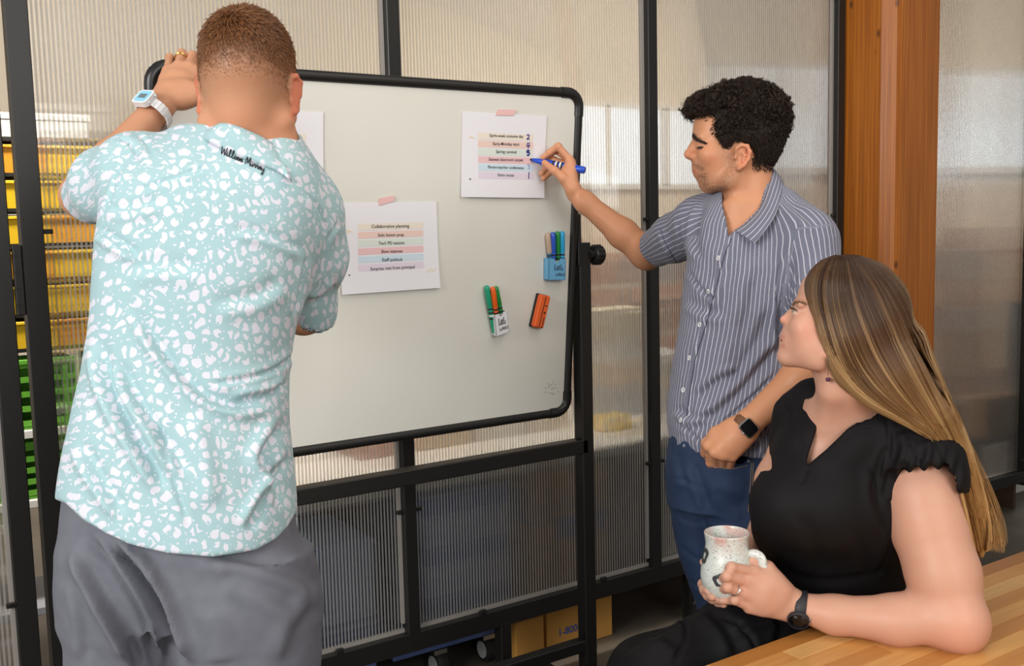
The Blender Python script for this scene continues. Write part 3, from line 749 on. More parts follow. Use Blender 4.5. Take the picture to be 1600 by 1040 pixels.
# long counter right behind the partition
ct = empty('counter', (2.6, 3.2, 0), 'long workshop counter with pale front edge just behind the panes', 'counter')
CT = .70
G().box((2.6, 3.22, CT), (1.48, .38, .019), bev=.003).obj('countertop', M['counter'], ct)
G().box((2.6, 3.50, .34), (1.46, .015, .34)).obj('back_panel', M['counterwood'], ct)
for x in (1.45, 2.42, 4.06): G().box((x, 3.30, .34), (.018, .20, .34)).obj('leg', M['counterwood'], ct)
CTT = CT+.0195
def stock(name, x0, x1, y0, y1, Y, dep, m, label, cat, base=None, lid=False):
    a, c = PY(x0, y1, Y), PY(x1, y1, Y); top = PY((x0+x1)/2, y0, Y)[2]; z0 = base if base is not None else (a[2]+c[2])/2
    hz = max(.012, (top-z0)/2)
    bx_thing(name, ((a[0]+c[0])/2, Y+dep/2, z0+hz), (abs(c[0]-a[0])/2, dep/2, hz), M[m], label, cat, None, lid=lid); return z0+2*hz
stock('bag', 943, 988, 651, 690, 3.02, .10, 'bin', 'yellow bag on the counter, low behind the bay right of the stand', 'bag', CTT)
z1_ = stock('bundle', 922, 1003, 600, 650, 3.22, .12, 'grey', 'grey bundle on counter behind the yellow bag', 'bundle', CTT)
z2_ = stock('carton', 924, 1012, 562, 600, 3.22, .12, 'tan', 'tan carton on the grey bundle', 'carton', z1_+.001)
z3_ = stock('carton', 922, 1002, 528, 560, 3.22, .12, 'whiteish', 'white flat carton above the tan carton', 'carton', z2_+.001)
stock('carton', 922, 1004, 482, 526, 3.22, .12, 'cream_', 'cream carton topmost on the counter stack', 'carton', z3_+.001)
zz = CTT
for y0, m_, lb in ((640, 'whiteish', 'white drawer box on the counter right of the seam, lowest of its stack'), (608, 'whiteish', 'white drawer box, second from the bottom of the stack right of the seam'), (588, 'beige', 'beige flat box, third from the bottom in stack right of the seam')): zz = stock('drawer_box', 1026, 1085, y0, 700, 3.18, .22, m_, lb, 'box', zz+.004)
zz = stock('box', 1026, 1085, 568, 588, 3.18, .22, 'teal', 'teal flat box on the stack right of the seam', 'box', zz+.001); stock('box', 1026, 1085, 552, 568, 3.18, .22, 'whiteish', 'white flat box topping the stack right of the seam', 'box', zz+.001)
for k, (x0, x1, y0, m_, lb) in enumerate(((560, 625, 655, 'redbrown', 'red brown box on counter, behind the bay left of the centre post'), (655, 735, 640, 'tan', 'tan tray on the counter right of the centre post'), (745, 820, 600, 'whiteish', 'white box on the counter behind the board bottom'), (830, 890, 610, 'beige', 'beige box on the counter left of the stand post'))): stock('box', x0, x1, y0, 700, 3.2, .2, m_, lb, 'box', CTT)
# pale shelving behind the counter
sr = empty('stock_shelf', (4.6, 5.3, 0), 'pale open shelving along the workshop behind the counter', 'shelf')
for z in (.30, .78, 1.12): G().box((4.6, 5.3, z), (1.9, .2, .015)).obj('shelf_board', M['beige'], sr)
for x in (2.72, 3.98, 5.24, 6.48): G().box((x, 5.3, .72), (.018, .2, .72)).obj('upright', M['redbrown'], sr)
rs = random.Random(3)
for zi, z in enumerate((.796, 1.136)):
    for b_ in range(3):
        for k in range(2):
            h_ = rs.uniform(.06, .11); mname = ('whiteish', 'tan', 'beige', 'redbrown', 'grey', 'whiteish')[(zi*7+b_*2+k) % 6]
            bx_thing('stock_box', (2.72+1.26*b_+.34+.56*k, 5.27, z+h_), (.24, .14, h_), M[mname], '%s stock box on the %s shelf, %s bay, %s of its pair' % ({'whiteish': 'white', 'tan': 'tan', 'beige': 'beige', 'redbrown': 'red brown', 'grey': 'grey'}[mname], ('middle', 'top')[zi], ORD[b_], ('left', 'right')[k]), 'box', 'stock boxes on the shelving', lid=False)
for k in range(6):
    x = 7.2+1.75*k; c_ = empty('cabinet', (x, 8.7, 0), 'red brown cabinet under the far windows, %s from the left' % ORD[k], 'cabinet', 'cabinets along the far wall')
    G().box((x, 8.72, .60), (.85, .25, .60), bev=.006).obj('body', M['redbrown'], c_)
    for s_ in (-1, 1):
        d_ = G().box((x+s_*.42, 8.458, .62), (.405, .010, .54), bev=.004).obj('door', M['tan' if k % 2 else 'redbrown'], c_); G().box((x+s_*.07, 8.44, .75), (.010, .010, .06)).obj('handle', M['steel'], d_)
# blue crates stacked on a dolly behind the middle bay
def crate_extra(root, c, h):
    for dz in (-.9, .9): G().box(c+np.array([0, 0, dz*h[2]]), (h[0]*1.03, h[1]*1.03, .006), bev=.002).obj('rib', M['cratelight'], root)
for k in range(6):
    bx_thing('crate', (1.755, 3.05, .137+.084*(k+.5)), (.17, .15, .040), M['crate'] if k % 2 else M['cratelight'], 'blue grey flat crate %s' % ('lowest in the stack by the cardboard box', 'second from the bottom of its stack', 'third from the bottom of its stack', 'third from the top of its stack', 'second from the top of its stack', 'on top of the stack by the cardboard box')[k], 'crate', 'blue crates in a stack', lid=False, extra=crate_extra)
for k in range(2):
    bx_thing('crate', (1.16, 3.08, .004+.27*k+.135), (.24, .17, .132), M['crate'] if k == 0 else M['cratelight'], ('large dark blue crate on the floor behind the grey trousers', 'large grey blue crate on the dark one behind the grey trousers')[k], 'crate', 'large blue crates', lid=False, extra=crate_extra)
# cardboard boxes under the counter
def carton(x0, x1, y0, z0, z1, dep, m, label, blue=None, num=None):
    root = empty('cardboard_box', ((x0+x1)/2, y0+dep/2, z0), label, 'box')
    G().box(((x0+x1)/2, y0+dep/2, (z0+z1)/2), ((x1-x0)/2, dep/2, (z1-z0)/2), bev=.003).obj('carton', M[m], root)
    G().box(((x0+x1)/2, y0+dep/2, z1+.0005), ((x1-x0)/2, .024, .0008)).obj('packing_tape', M['cardtape'], root)
    for s in (0, 1): G().box(((x0+x1)/2, y0+dep*(.25+.5*s), z1+.001), ((x1-x0)/2-.002, dep*.25-.002, .0015)).obj('flap', M[m], root)
    if blue:
        a0, a1, c0, c1 = blue; xa = x0+(x1-x0)*a0; xb = x0+(x1-x0)*a1; za = z0+(z1-z0)*c0; zb = z0+(z1-z0)*c1
        G().box(((xa+xb)/2, y0-.0008, (za+zb)/2), ((xb-xa)/2, .0008, (zb-za)/2)).obj('printed_panel', M['boxblue'], root)
        for q, w0, w1 in ((.70, .38, .80), (.40, .30, .92), (.22, .34, .88)): G().box((xa+(w0+w1)/2*(xb-xa), y0-.002, za+q*(zb-za)), ((xb-xa)*(w1-w0)/2, .0006, (zb-za)*.05)).obj('printed_line', M[m], root)
        G().box((xa+.62*(xb-xa), y0-.0006, zb+.028), ((xb-xa)*.30, .0005, .005)).obj('printed_line', M['boxblue'], root)
        # print on the left side, and the other mark low on the front
        G().box((x0-.0006, y0+dep*.45, z0+(z1-z0)*.72), (.0006, dep*.40, (z1-z0)*.15)).obj('printed_panel', M['boxblue'], root)
        text_mesh('S-4', 'lettering', (x0+(x1-x0)*.60, y0-.0008, z0+(z1-z0)*.16), (x0+(x1-x0)*.80, y0-.0008, z0+(z1-z0)*.16), (0, -1, 0), M['boxblue'], root, bold=.02)
    if num: text_mesh(num, 'lettering', (x0+(x1-x0)*.18, y0-.001, z0+(z1-z0)*.30), (x0+(x1-x0)*.62, y0-.001, z0+(z1-z0)*.30), (0, -1, 0), M['boxblue'], root, bold=.02)
    return root
carton(2.035, 2.335, 2.84, .0, .235, .30, 'cardlit', 'bright cardboard box with a phone number, on floor under the partition', None, '1-800-29')
carton(1.985, 2.335, 2.86, .2385, .655, .40, 'card', 'large cardboard box with blue printed panel behind the pane', (.30, .97, .40, .60))
bx_thing('cardboard_box', (1.962, 2.869, .0755), (.062, .028, .075), M['cardlit'], 'small bright cardboard box left of the one with the phone number', 'box', lid=False)
bx_thing('label_card', (1.962, 2.869, .156), (.040, .025, .004), M['cardtape'], 'white label card on top of the small bright cardboard box', 'card', lid=False)
# dark ribbed rollers seen under the rail
M['rubber'] = mat('rubber', (.015,.015,.014), .6); M['rimgrey'] = mat('grey_rim', (.45,.47,.46), .4)
dl = empty('dolly', (1.72, 3.04, 0), 'dark low dolly with grey rimmed wheels under the bottom rail', 'dolly')
G().box((1.70, 3.06, .118), (.24, .15, .016), bev=.004).obj('deck', M['crate'], dl)
for (x, y) in ((1.84, 2.935), (1.64, 2.93), (1.84, 3.17), (1.54, 3.17)):
    wh = G().cyl((x-.02, y, .045), (x+.02, y, .045), .044, 22, bev=.006).obj('wheel', M['rubber'], dl, auto=40)
    for s in (-1, 1): G().lathe((x+s*.0205, y, .045), [(.018, 0), (.030, 0), (.030, .002), (.018, .002)], 22, (np.array([0,1.,0]), np.array([0,0,1.]), np.array([s*1.,0,0]))).obj('wheel_rim', M['rimgrey'], wh)
    G().box((x, y, .092), (.025, .02, .008)).obj('fork', M['steel'], dl)
# board and carton behind the right bay
G().box((5.36, 3.12, .565), (.27, .012, .50), bev=.004).obj('foam_board', M['whiteish'], label='large white board leaning behind the bay right of the column', cat='board')
bx_thing('cardboard_box', (4.84, 2.93, .42+.10), (.16, .10, .10), M['card'], 'brown cardboard box behind the bay right of the column', 'box', lid=False)
st = empty('stand', (4.84, 2.93, 0), 'dark low stand under the brown box right of the column', 'stand')
G().box((4.84, 2.93, .405), (.22, .10, .012)).obj('top', M['counterwood'], st)
for sx in (-1, 1): G().box((4.84+sx*.2, 2.93, .197), (.012, .09, .197)).obj('leg', M['counterwood'], st)

# ------------------------------------------------------------------ body modelling: smooth distance fields -> one continuous surface
QUAL = 1.0
def nrm(v): v = np.asarray(v, float); return v/(np.linalg.norm(v)+1e-12)
class Field:
    def __init__(s): s.ops = []
    def _add(s, fn, c, r, k, op): s.ops.append((fn, np.asarray(c, np.float32), float(r), float(k), op)); return s
    def cap(s, a, b, ra, rb, k=.01, op='u'):
        a = np.asarray(a, np.float32); b = np.asarray(b, np.float32); ba = b-a; l2 = max(float(ba@ba), 1e-10)
        def fn(p):
            q = p-a; h = np.clip((q@ba)/l2, 0, 1); return np.linalg.norm(q-h[:,None]*ba, axis=1)-(ra+(rb-ra)*h)
        return s._add(fn, (a+b)/2, math.sqrt(l2)/2+max(ra, rb), k, op)
    def chain(s, pts, rad, k=.01, op='u'):
        for i in range(len(pts)-1): s.cap(pts[i], pts[i+1], rad[i], rad[i+1], k, op)
        return s
    def ecap(s, a, b, ra, rb, side, flat, k=.01, op='u'):
        """capsule squashed along 'side' by factor flat (<1 thinner)"""
        a = np.asarray(a, np.float32); b = np.asarray(b, np.float32); ba = b-a; l2 = max(float(ba@ba), 1e-10); sd = nrm(side).astype(np.float32)
        def fn(p):
            q = p-a; h = np.clip((q@ba)/l2, 0, 1); v = q-h[:,None]*ba; w = v@sd
            return (np.sqrt(np.maximum((v*v).sum(1)-w*w, 0)+(w/flat)**2)-(ra+(rb-ra)*h))*min(1., (flat+1)/2)
        return s._add(fn, (a+b)/2, math.sqrt(l2)/2+max(ra, rb), k, op)
    def ell(s, c, rad, ax=None, k=.01, op='u'):
        c = np.asarray(c, np.float32); ax = np.asarray(ax if ax is not None else AXC, np.float32); rad = np.asarray(rad, np.float32)
        def fn(p):
            q = (p-c)@ax.T; k0 = np.linalg.norm(q/rad, axis=1); k1 = np.linalg.norm(q/(rad*rad), axis=1)
            return np.where(k0 < 1e-4, -rad.min(), k0*(k0-1)/np.maximum(k1, 1e-6))
        return s._add(fn, c, rad.max(), k, op)
    def sph(s, c, r, k=.01, op='u'):
        c = np.asarray(c, np.float32)
        return s._add(lambda p: np.linalg.norm(p-c, axis=1)-r, c, r, k, op)
    def loft(s, lv, k=.02, op='u', n=2.3, ax=None):
        """stack of elliptical sections; lv: (centre, half width, half depth) ordered along ax[2]"""
        ax = np.asarray(ax if ax is not None else AXC, float); C = np.array([l[0] for l in lv], float); o = C.mean(0)
        L = (C-o)@ax.T; idx = np.argsort(L[:,2]); L = L[idx]; rx = np.array([lv[i][1] for i in idx]); ry = np.array([lv[i][2] for i in idx])
        zz = np.linspace(L[0,2], L[-1,2], 200)
        def sm(y):
            f = np.interp(zz, L[:,2], y); kk = 9; g = np.convolve(np.pad(f, kk, mode='edge'), np.ones(2*kk+1)/(2*kk+1), 'same')[kk:-kk]; return g
        cx, cy, fx, fy = sm(L[:,0]), sm(L[:,1]), sm(rx), sm(ry); z0, z1 = L[0,2], L[-1,2]
        a32 = ax.astype(np.float32); o32 = o.astype(np.float32)
        def fn(p):
            q = (p-o32)@a32.T; z = q[:,2]; zc = np.clip(z, z0, z1)
            X = np.abs(q[:,0]-np.interp(zc, zz, cx)); Y = np.abs(q[:,1]-np.interp(zc, zz, cy)); a = np.interp(zc, zz, fx); b = np.interp(zc, zz, fy)
            k0 = ((X/a)**n+(Y/b)**n)**(1/n); g = np.sqrt((X/(a*a))**2+(Y/(b*b))**2)
            d = np.where(k0 < .3, -np.minimum(a, b)*(1-k0), k0*(k0-1)/np.maximum(g, 1e-6)); d = np.minimum(d, (k0-1)*np.maximum(a, b))
            e = np.abs(z-zc); return np.where(e > 0, np.sqrt(np.maximum(d, 0)**2+e*e)+np.minimum(d, 0)*0, d)
        return s._add(fn, o, np.linalg.norm(L, axis=1).max()+max(rx.max(), ry.max()), k, op)
    def mod(s, fn): s.ops.append((fn, None, 0, 0, 'm')); return s
    def __call__(s, p, c=None, R=1e9):
        p = np.asarray(p, np.float32); d = np.full(len(p), 1.0, np.float32)
        for fn, oc, r, k, op in s.ops:
            if op == 'm': d = fn(p, d); continue
            if c is not None and np.linalg.norm(oc-c) > R+r+k+.03: continue
            e = fn(p)
            if op == 'u': h = np.maximum(k-np.abs(d-e), 0)/max(k, 1e-6); d = np.minimum(d, e)-h*h*k*.25
            elif op == 's': e = -e; h = np.maximum(k-np.abs(d-e), 0)/max(k, 1e-6); d = np.maximum(d, e)+h*h*k*.25
            elif op == 'i': d = np.maximum(d, e)
        return d
    def bounds(s):
        lo = np.full(3, 1e9); hi = -lo
        for fn, c, r, k, op in s.ops:
            if op == 'u': lo = np.minimum(lo, c-r-k); hi = np.maximum(hi, c+r+k)
        return lo, hi
    def mesh(s, vox, lo=None, hi=None):
        vox = vox*QUAL; l, h = s.bounds(); lo = l if lo is None else np.maximum(l, lo); hi = h if hi is None else np.minimum(h, hi)
        lo = lo-2*vox; B = 16; nb = np.ceil((hi-lo+2*vox)/(vox*B)).astype(int); N = nb*B+1
        D = np.full(N, .5, np.float32)
        gx = [lo[i]+vox*np.arange(N[i]) for i in range(3)]
        bc = [lo[i]+vox*(np.arange(nb[i])*B+B/2) for i in range(3)]
        cg = np.stack(np.meshgrid(*bc, indexing='ij'), -1).reshape(-1, 3); cd = np.concatenate([s(cg[i:i+20000]) for i in range(0, len(cg), 20000)]).reshape(nb)
        half = vox*B*.87
        for i in range(nb[0]):
            for j in range(nb[1]):
                for k in range(nb[2]):
                    sl = tuple(slice(q*B, q*B+B+1) for q in (i, j, k)); d0 = cd[i,j,k]
                    if abs(d0) > half*1.7+.02: D[sl] = np.where(np.abs(D[sl]) < .45, D[sl], .5 if d0 > 0 else -.5); continue
                    g = np.stack(np.meshgrid(gx[0][sl[0]], gx[1][sl[1]], gx[2][sl[2]], indexing='ij'), -1).reshape(-1, 3)
                    D[sl] = s(g, g.mean(0), half).reshape([B+1]*3)
        return nets(D, lo, vox)
def nets(D, lo, vox):
    ins = D < 0; N = np.array(D.shape)-1
    cnt = np.zeros(N, np.int8)
    offs = [(a, b, c) for a in (0,1) for b in (0,1) for c in (0,1)]
    for a, b, c in offs: cnt += ins[a:a+N[0], b:b+N[1], c:c+N[2]]
    act = np.argwhere((cnt > 0) & (cnt < 8)); idx = np.full(N, -1, np.int32); idx[tuple(act.T)] = np.arange(len(act))
    val = {o: D[act[:,0]+o[0], act[:,1]+o[1], act[:,2]+o[2]] for o in offs}
    S = np.zeros((len(act), 3)); W = np.zeros(len(act))
    for o in offs:
        for ax in range(3):
            if o[ax]: continue
            q = list(o); q[ax] = 1; q = tuple(q); a, b = val[o], val[q]; m = (a < 0) != (b < 0)
            t = np.where(m, a/np.where(m, a-b, 1), 0); pt = np.tile(np.array(o, float), (len(act), 1)); pt[:,ax] = t
            S[m] += pt[m]; W[m] += 1
    V = lo+vox*(act+S/np.maximum(W, 1)[:,None]); F = []
    for ax in range(3):
        u, v = (ax+1) % 3, (ax+2) % 3
        a = ins; sl0 = [slice(1, -1)]*3; sl0[ax] = slice(0, -1); sl1 = [slice(1, -1)]*3; sl1[ax] = slice(1, None)
        A = ins[tuple(sl0)]; Bm = ins[tuple(sl1)]; e = np.argwhere(A != Bm); 
        if len(e) == 0: continue
        sgn = A[tuple(e.T)]; base = e+1; base[:,ax] -= 1
        q = []
        for du, dv in ((-1,-1),(0,-1),(0,0),(-1,0)):
            c = base.copy(); c[:,u] += du; c[:,v] += dv; q.append(idx[tuple(c.T)])
        q = np.stack(q, 1); q[~sgn] = q[~sgn][:, ::-1]; F.append(q)
    F = np.vstack(F); F = F[(F >= 0).all(1)]
    return V, F
def vnormals(V, F):
    n = np.zeros_like(V); a = V[F[:,0]]; fn = np.cross(V[F[:,2]]-a, V[F[:,3]]-V[F[:,1]])
    for k in range(4): np.add.at(n, F[:,k], fn)
    return n/(np.linalg.norm(n, axis=1)[:,None]+1e-12)
def relax(V, F, it=2, lam=.5):
    for _ in range(it):
        s = np.zeros_like(V); w = np.zeros(len(V))
        for k in range(4):
            for j in ((k+1) % 4, (k+3) % 4): np.add.at(s, F[:,k], V[F[:,j]]); np.add.at(w, F[:,k], 1)
        V = V+lam*(s/np.maximum(w, 1)[:,None]-V)
    return V
def biggest(V, F, keep=1):
    """drop loose crumbs: keep the largest connected piece(s)"""
    n = len(V); lab = np.arange(n)
    while True:
        mn = lab[F].min(1); new = lab.copy()
        for k in range(4): np.minimum.at(new, F[:,k], mn)
        new = new[new]
        if (new == lab).all(): break
        lab = new
    u, c = np.unique(lab[F[:,0]], return_counts=True); ok = u[np.argsort(-c)[:keep]]
    fm = np.isin(lab[F[:,0]], ok); F = F[fm]; used = np.unique(F); mp = np.full(n, -1); mp[used] = np.arange(len(used)); return V[used], mp[F]
def pdist(px, py, poly):
    """distance, signed side and parameter from image points to a polyline"""
    best = np.full(len(px), 1e9); side = np.zeros(len(px)); par = np.zeros(len(px)); n = len(poly)-1
    for i in range(n):
        ax, ay = poly[i]; bx, by = poly[i+1]; dx, dy = bx-ax, by-ay; l2 = dx*dx+dy*dy+1e-9
        t = np.clip(((px-ax)*dx+(py-ay)*dy)/l2, 0, 1); ex = px-ax-t*dx; ey = py-ay-t*dy; d = np.hypot(ex, ey)
        m = d < best; best[m] = d[m]; side[m] = np.sign(dx*ey-dy*ex)[m]; par[m] = (i+t[m])/n
    return best, side, par
def folds(V, F, items):
    """work cloth folds into the surface: (polyline, width px, depth m, kind) kind r ridge, c crease, s lapped step"""
    N = vnormals(V, F); px, py, d = proj(V); vis = ((CC-V)*N).sum(1) > 0; D = np.zeros(len(V))
    for poly, w, amp, kind in items:
        poly = catmull(np.array(poly, float), 5) if len(poly) > 2 else np.array(poly, float)
        r, s, t = pdist(px, py, poly); x = r/w; tp = np.clip(np.minimum(t, 1-t)*5, 0, 1); tp = tp*tp*(3-2*tp)
        if kind == 'r': f = np.exp(-x*x)
        elif kind == 'c': f = -np.exp(-(x/.45)**2)+.55*np.exp(-(x/1.3)**2)
        else: xs = s*x; f = 1.6*xs*np.exp(-xs*xs)
        D += np.where(r < 4*w, amp*f*tp, 0)
    D *= vis
    return V+N*D[:,None]
def fbm(p, scale, seed=0, oct=3):
    """cheap smooth noise from summed sines"""
    r = np.random.default_rng(seed); out = np.zeros(len(p)); a = 1.0
    for o in range(oct):
        for _ in range(4):
            k = r.normal(size=3); k = k/np.linalg.norm(k)*scale*(1.9**o)*r.uniform(.7, 1.3); out += a*np.sin(p@k+r.uniform(0, 6.28))/4
        a *= .5
    return out
AXC = np.stack([RT, FW, UP])       # across, away, up - the axes people are laid out in
def px2m(n, d): return n*d/FPX
def body_obj(name, V, F, m, parent, **kw): return mesh_obj(name, V, F, m, parent, smooth=True, **kw)
def screen_cut(line, keep='above', scale=1/900., dmin=None, dmax=None):
    """trim a garment along a hem line; line: (x, y) points left to right"""
    L = np.array(line, float)
    def fn(p, d):
        x, y, dd = proj(p); e = (y-np.interp(x, L[:,0], L[:,1]))*dd/FPX
        if keep == 'below': e = -e
        return np.maximum(d, e).astype(np.float32)
    return fn
def inpoly(x, y, poly):
    """signed image distance to a closed polygon (negative inside)"""
    poly = np.array(poly, float); n = len(poly); d = np.full(len(x), 1e9); ins = np.zeros(len(x), bool)
    for i in range(n):
        ax, ay = poly[i]; bx, by = poly[(i+1) % n]; dx, dy = bx-ax, by-ay
        t = np.clip(((x-ax)*dx+(y-ay)*dy)/(dx*dx+dy*dy+1e-9), 0, 1); d = np.minimum(d, np.hypot(x-ax-t*dx, y-ay-t*dy))
        c = ((ay > y) != (by > y)) & (x < (bx-ax)*(y-ay)/(by-ay+1e-12)+ax); ins ^= c
    return np.where(ins, -d, d)
def finger(f, pts, r0, r1, k=.004):
    """pts: knuckle, joint, joint, tip as world points"""
    n = len(pts); rr = np.linspace(r0, r1, n); f.chain(pts, rr, k)
    for i in range(1, n-1): f.sph(pts[i], rr[i]*1.06, .003)
def hand(f, wrist, knuckles, fingers, thumb, rw=.024, rk=.0105, side=None):
    """palm fanned from the wrist to the knuckles, then five separate digits"""
    w = np.asarray(wrist, float); ks = [np.asarray(k, float) for k in knuckles]; mid = sum(ks)/len(ks)
    across = nrm(ks[-1]-ks[0]); pn = nrm(np.cross(across, nrm(mid-w)))
    for i, k in enumerate(ks):
        t = (i/(len(ks)-1)-.5); a = w+across*t*rw*1.1; f.ecap(a, k, rw*.62, rk*1.18, pn, .86, .014)
    for a, b in zip(ks[:-1], ks[1:]): f.ecap(w*.35+a*.65, w*.35+b*.65, rk*1.15, rk*1.15, pn, .85, .012)
    for (pts, r0, r1) in fingers: finger(f, pts, r0, r1)
    pts, r0, r1 = thumb; f.cap(pts[0], pts[1], r0*1.35, r0*1.05, .016); finger(f, pts[1:], r0, r1, .006)
def nail(g, tip, prev, out, r):
    tip = np.asarray(tip, float); t = nrm(tip-np.asarray(prev, float)); o = nrm(np.asarray(out, float)-t*(np.asarray(out, float)@t)); s = np.cross(t, o)
    rows = []
    for i in range(5):
        u = i/4; rows.append([tip+t*(r*.75-u*r*1.7)+s*r*.72*math.sin(a)+o*(r*1.03*math.cos(a*.95)-.15*r*(u < .1)) for a in np.linspace(-.9, .9, 6)])
    g.grid(rows)
def hairs(name, strands, radius, m, parent, cols=None, taper=.35):
    """real hair strands; strands: list of (n,3) arrays; cols: one colour per point list"""
    hc = bpy.data.hair_curves.new(name); hc.add_curves([len(s) for s in strands]); pos = (np.vstack(strands)-ORG[parent.name]).astype(np.float32)
    hc.points.foreach_set('position', pos.ravel())
    rad = np.concatenate([np.linspace(1, taper, len(s))*(radius if np.isscalar(radius) else radius[i]) for i, s in enumerate(strands)]).astype(np.float32)
    hc.points.foreach_set('radius', rad)
    if cols is not None:
        a = hc.attributes.new('hcol', 'FLOAT_COLOR', 'POINT'); c = np.vstack(cols).astype(np.float32); a.data.foreach_set('color', np.hstack([c, np.ones((len(c), 1), np.float32)]).ravel())
    hc.materials.append(m); o = bpy.data.objects.new(name, hc); COL.objects.link(o); o.parent = parent; ORG[o.name] = ORG[parent.name]; return o
def skin_mat(name):
    m = mat(name, (.6,.35,.22), .48, sss=.12, spec=.35); t = NT(m); a = t.attr('skin').outputs['Color']; o = t.obj()
    n = t.noise(o, 55, 4.0); f = t.noise(o, 420, 2.0)
    t.color(t.mix(t.math('MULTIPLY', n, .42), a, t.vm('MULTIPLY', a, (1.05, .76, .68)))); t.bump(f, .06, .0006); return m
def hair_mat(name, rough=.38, spec=.35):
    m = mat(name, (.1,.05,.03), rough, spec=spec); t = NT(m); t.color(t.attr('hcol').outputs['Color']); return m
def ramp3(x, stops):
    """numpy colour ramp"""
    xs = [s[0] for s in stops]; c = np.array([s[1] for s in stops]); return np.stack([np.interp(x, xs, c[:,i]) for i in range(3)], 1)
def blend(col, c, w): return col*(1-w[:,None])+np.asarray(c)*w[:,None]
def gauss(d, r): return np.exp(-(d/r)**2)
M['skinA'] = skin_mat('skin'); M['nail'] = mat('nail', (.70,.42,.34), .3)
M['hair'] = hair_mat('hair'); M['hairdark'] = hair_mat('dark_hair', .55, .18)

# ------------------------------------------------------------------ man with his back to us, aqua shirt
tA = time.time()
dA = 1.74
manA = empty('person', np.append(P(300, 900, 1.8)[:2], 0), 'standing man in aqua spotted short sleeve shirt and grey trousers, seen from behind', 'person')
b = Field()
# head
hx, hy, hd = 388, 143, 1.71
yaw = math.radians(-1); hf = nrm(FW*math.cos(yaw)+RT*math.sin(yaw)-UP*.10); hs = nrm(np.cross(UP, hf)); hu = np.cross(hf, hs)
HA = np.stack([hf, hs, hu])                # forward, to his left, up
H0 = P(hx, hy, hd)
def ha(f, s, u): return H0+f*hf+s*hs+u*hu
b.ell(ha(-.012, 0, .040), (.100, .0735, .090), HA, .012)
b.ell(ha(-.024, 0, .012), (.078, .0700, .066), HA, .012); b.ell(P(387, 178, 1.700), (.0545, .066, .062), AXC, .03)
b.ell(ha(.038, 0, -.045), (.060, .057, .086), HA, .02)
b.ell(ha(.06, 0, .045), (.042, .058, .055), HA, .03)
for s in (-1, 1):
    b.chain([ha(-.010, s*.062, -.055), ha(.022, s*.062, -.088), ha(.078, s*.012, -.118)], (.018, .017, .016), .025)
    b.sph(ha(.065, s*.047, -.022), .022, .02)
    b.cap(ha(.09, s*.012, .02), ha(.08, s*.045, .02), .011, .010, .015)
    b.sph(ha(.103, s*.032, .0), .013, .014, 's'); b.sph(ha(.083, s*.032, -.001), .0125, .003)
    b.sph(ha(.102, s*.012, -.045), .009, .008)
    # ears: base, rim, lobe
    ec = ha(-.004, s*.0765, -.008)
    e_up = nrm(hu-.15*hf); e_out = nrm(s*hs*.80-hf*.60); e_f = np.cross(e_up, e_out)*s
    def ep(a, o, u): return ec+a*nrm(np.cross(e_out, e_up))*(-s if s > 0 else 1)*0 + o*e_out + u*e_up + a*nrm(hf*.80+s*hs*.60)
    b.ecap(ep(0, .000, .018), ep(.004, .000, -.020), .016, .010, e_out, .35, .008)
    rim = [ep(.014, .000, .004), ep(.012, .003, .024), ep(.0, .006, .031), ep(-.013, .008, .024), ep(-.016, .008, .006), ep(-.011, .006, -.012), ep(-.001, .003, -.027)]
    b.chain(rim, [.0045]*6+[.007], .004)
b.chain([ha(.093, 0, .012), ha(.118, 0, -.036)], (.008, .011), .012)
b.ell(ha(.085, 0, -.074), (.02, .027, .026), HA, .02)
b.cap(ha(.102, -.018, -.070), ha(.102, .018, -.070), .005, .005, .006); b.cap(ha(.101, -.016, -.083), ha(.101, .016, -.083), .0055, .0055, .006)
# neck with nape muscles, torso core
b.chain([P(386, 168, 1.712), P(387, 215, 1.730), P(380, 290, 1.75)], (.0525, .0535, .060), .03)
for s in (-1, 1): b.chain([P(387+s*18, 190, 1.700), P(387+s*26, 228, 1.712), P(385+s*60, 275, 1.73)], (.018, .026, .03), .04)
b.loft([(P(315, 265, dA), .13, .07), (P(320, 320, dA), .17, .10), (P(310, 440, dA+.01), .15, .105), (P(300, 560, dA+.02), .14, .10), (P(285, 700, dA+.03), .15, .105)], .05)
# left arm reaching to the corner of the board
shL, elL, wrL = P(205, 280, 1.76), P(130, 306, 1.985), P(249, 167, 2.125)
b.chain([shL, elL], (.052, .041), .03)
mL = elL*.62+wrL*.38
b.chain([elL, mL, wrL], (.040, .0395, .0275), .02)
b.ecap(wrL*.96+P(262, 150, 2.14)*.04, P(265, 146, 2.145), .0265, .026, FW, .72, .02)
kn = [P(262, 110, 2.185), P(279, 102, 2.19), P(295.5, 104, 2.195), P(309, 112, 2.20)]
fg = []
for i, (kx, ty, r, xt) in enumerate(((265, 90, .0088, 267), (284, 83.5, .0096, 285.5), (300.5, 87, .0098, 301.5), (314, 97, .0096, 315))):
    top = P(kx, ty, 2.235); ov = P(xt, ty+1, 2.285); tip = P(xt+.5, ty+13, 2.318)
    fg.append(([kn[i], top, ov, tip], r*1.08, r*.86))
# this hand keeps the board's top tube in its grip
hand(b, P(262, 152, 2.14), kn, fg, ([P(285, 158, 2.15), P(306, 150, 2.165), P(322, 138, 2.19), P(330, 128, 2.215)], .0125, .0095), rw=.026, rk=.0105)
b.ell(P(292, 146, 2.155), (px2m(27, 2.15), .018, px2m(20, 2.15)), AXC, .02)
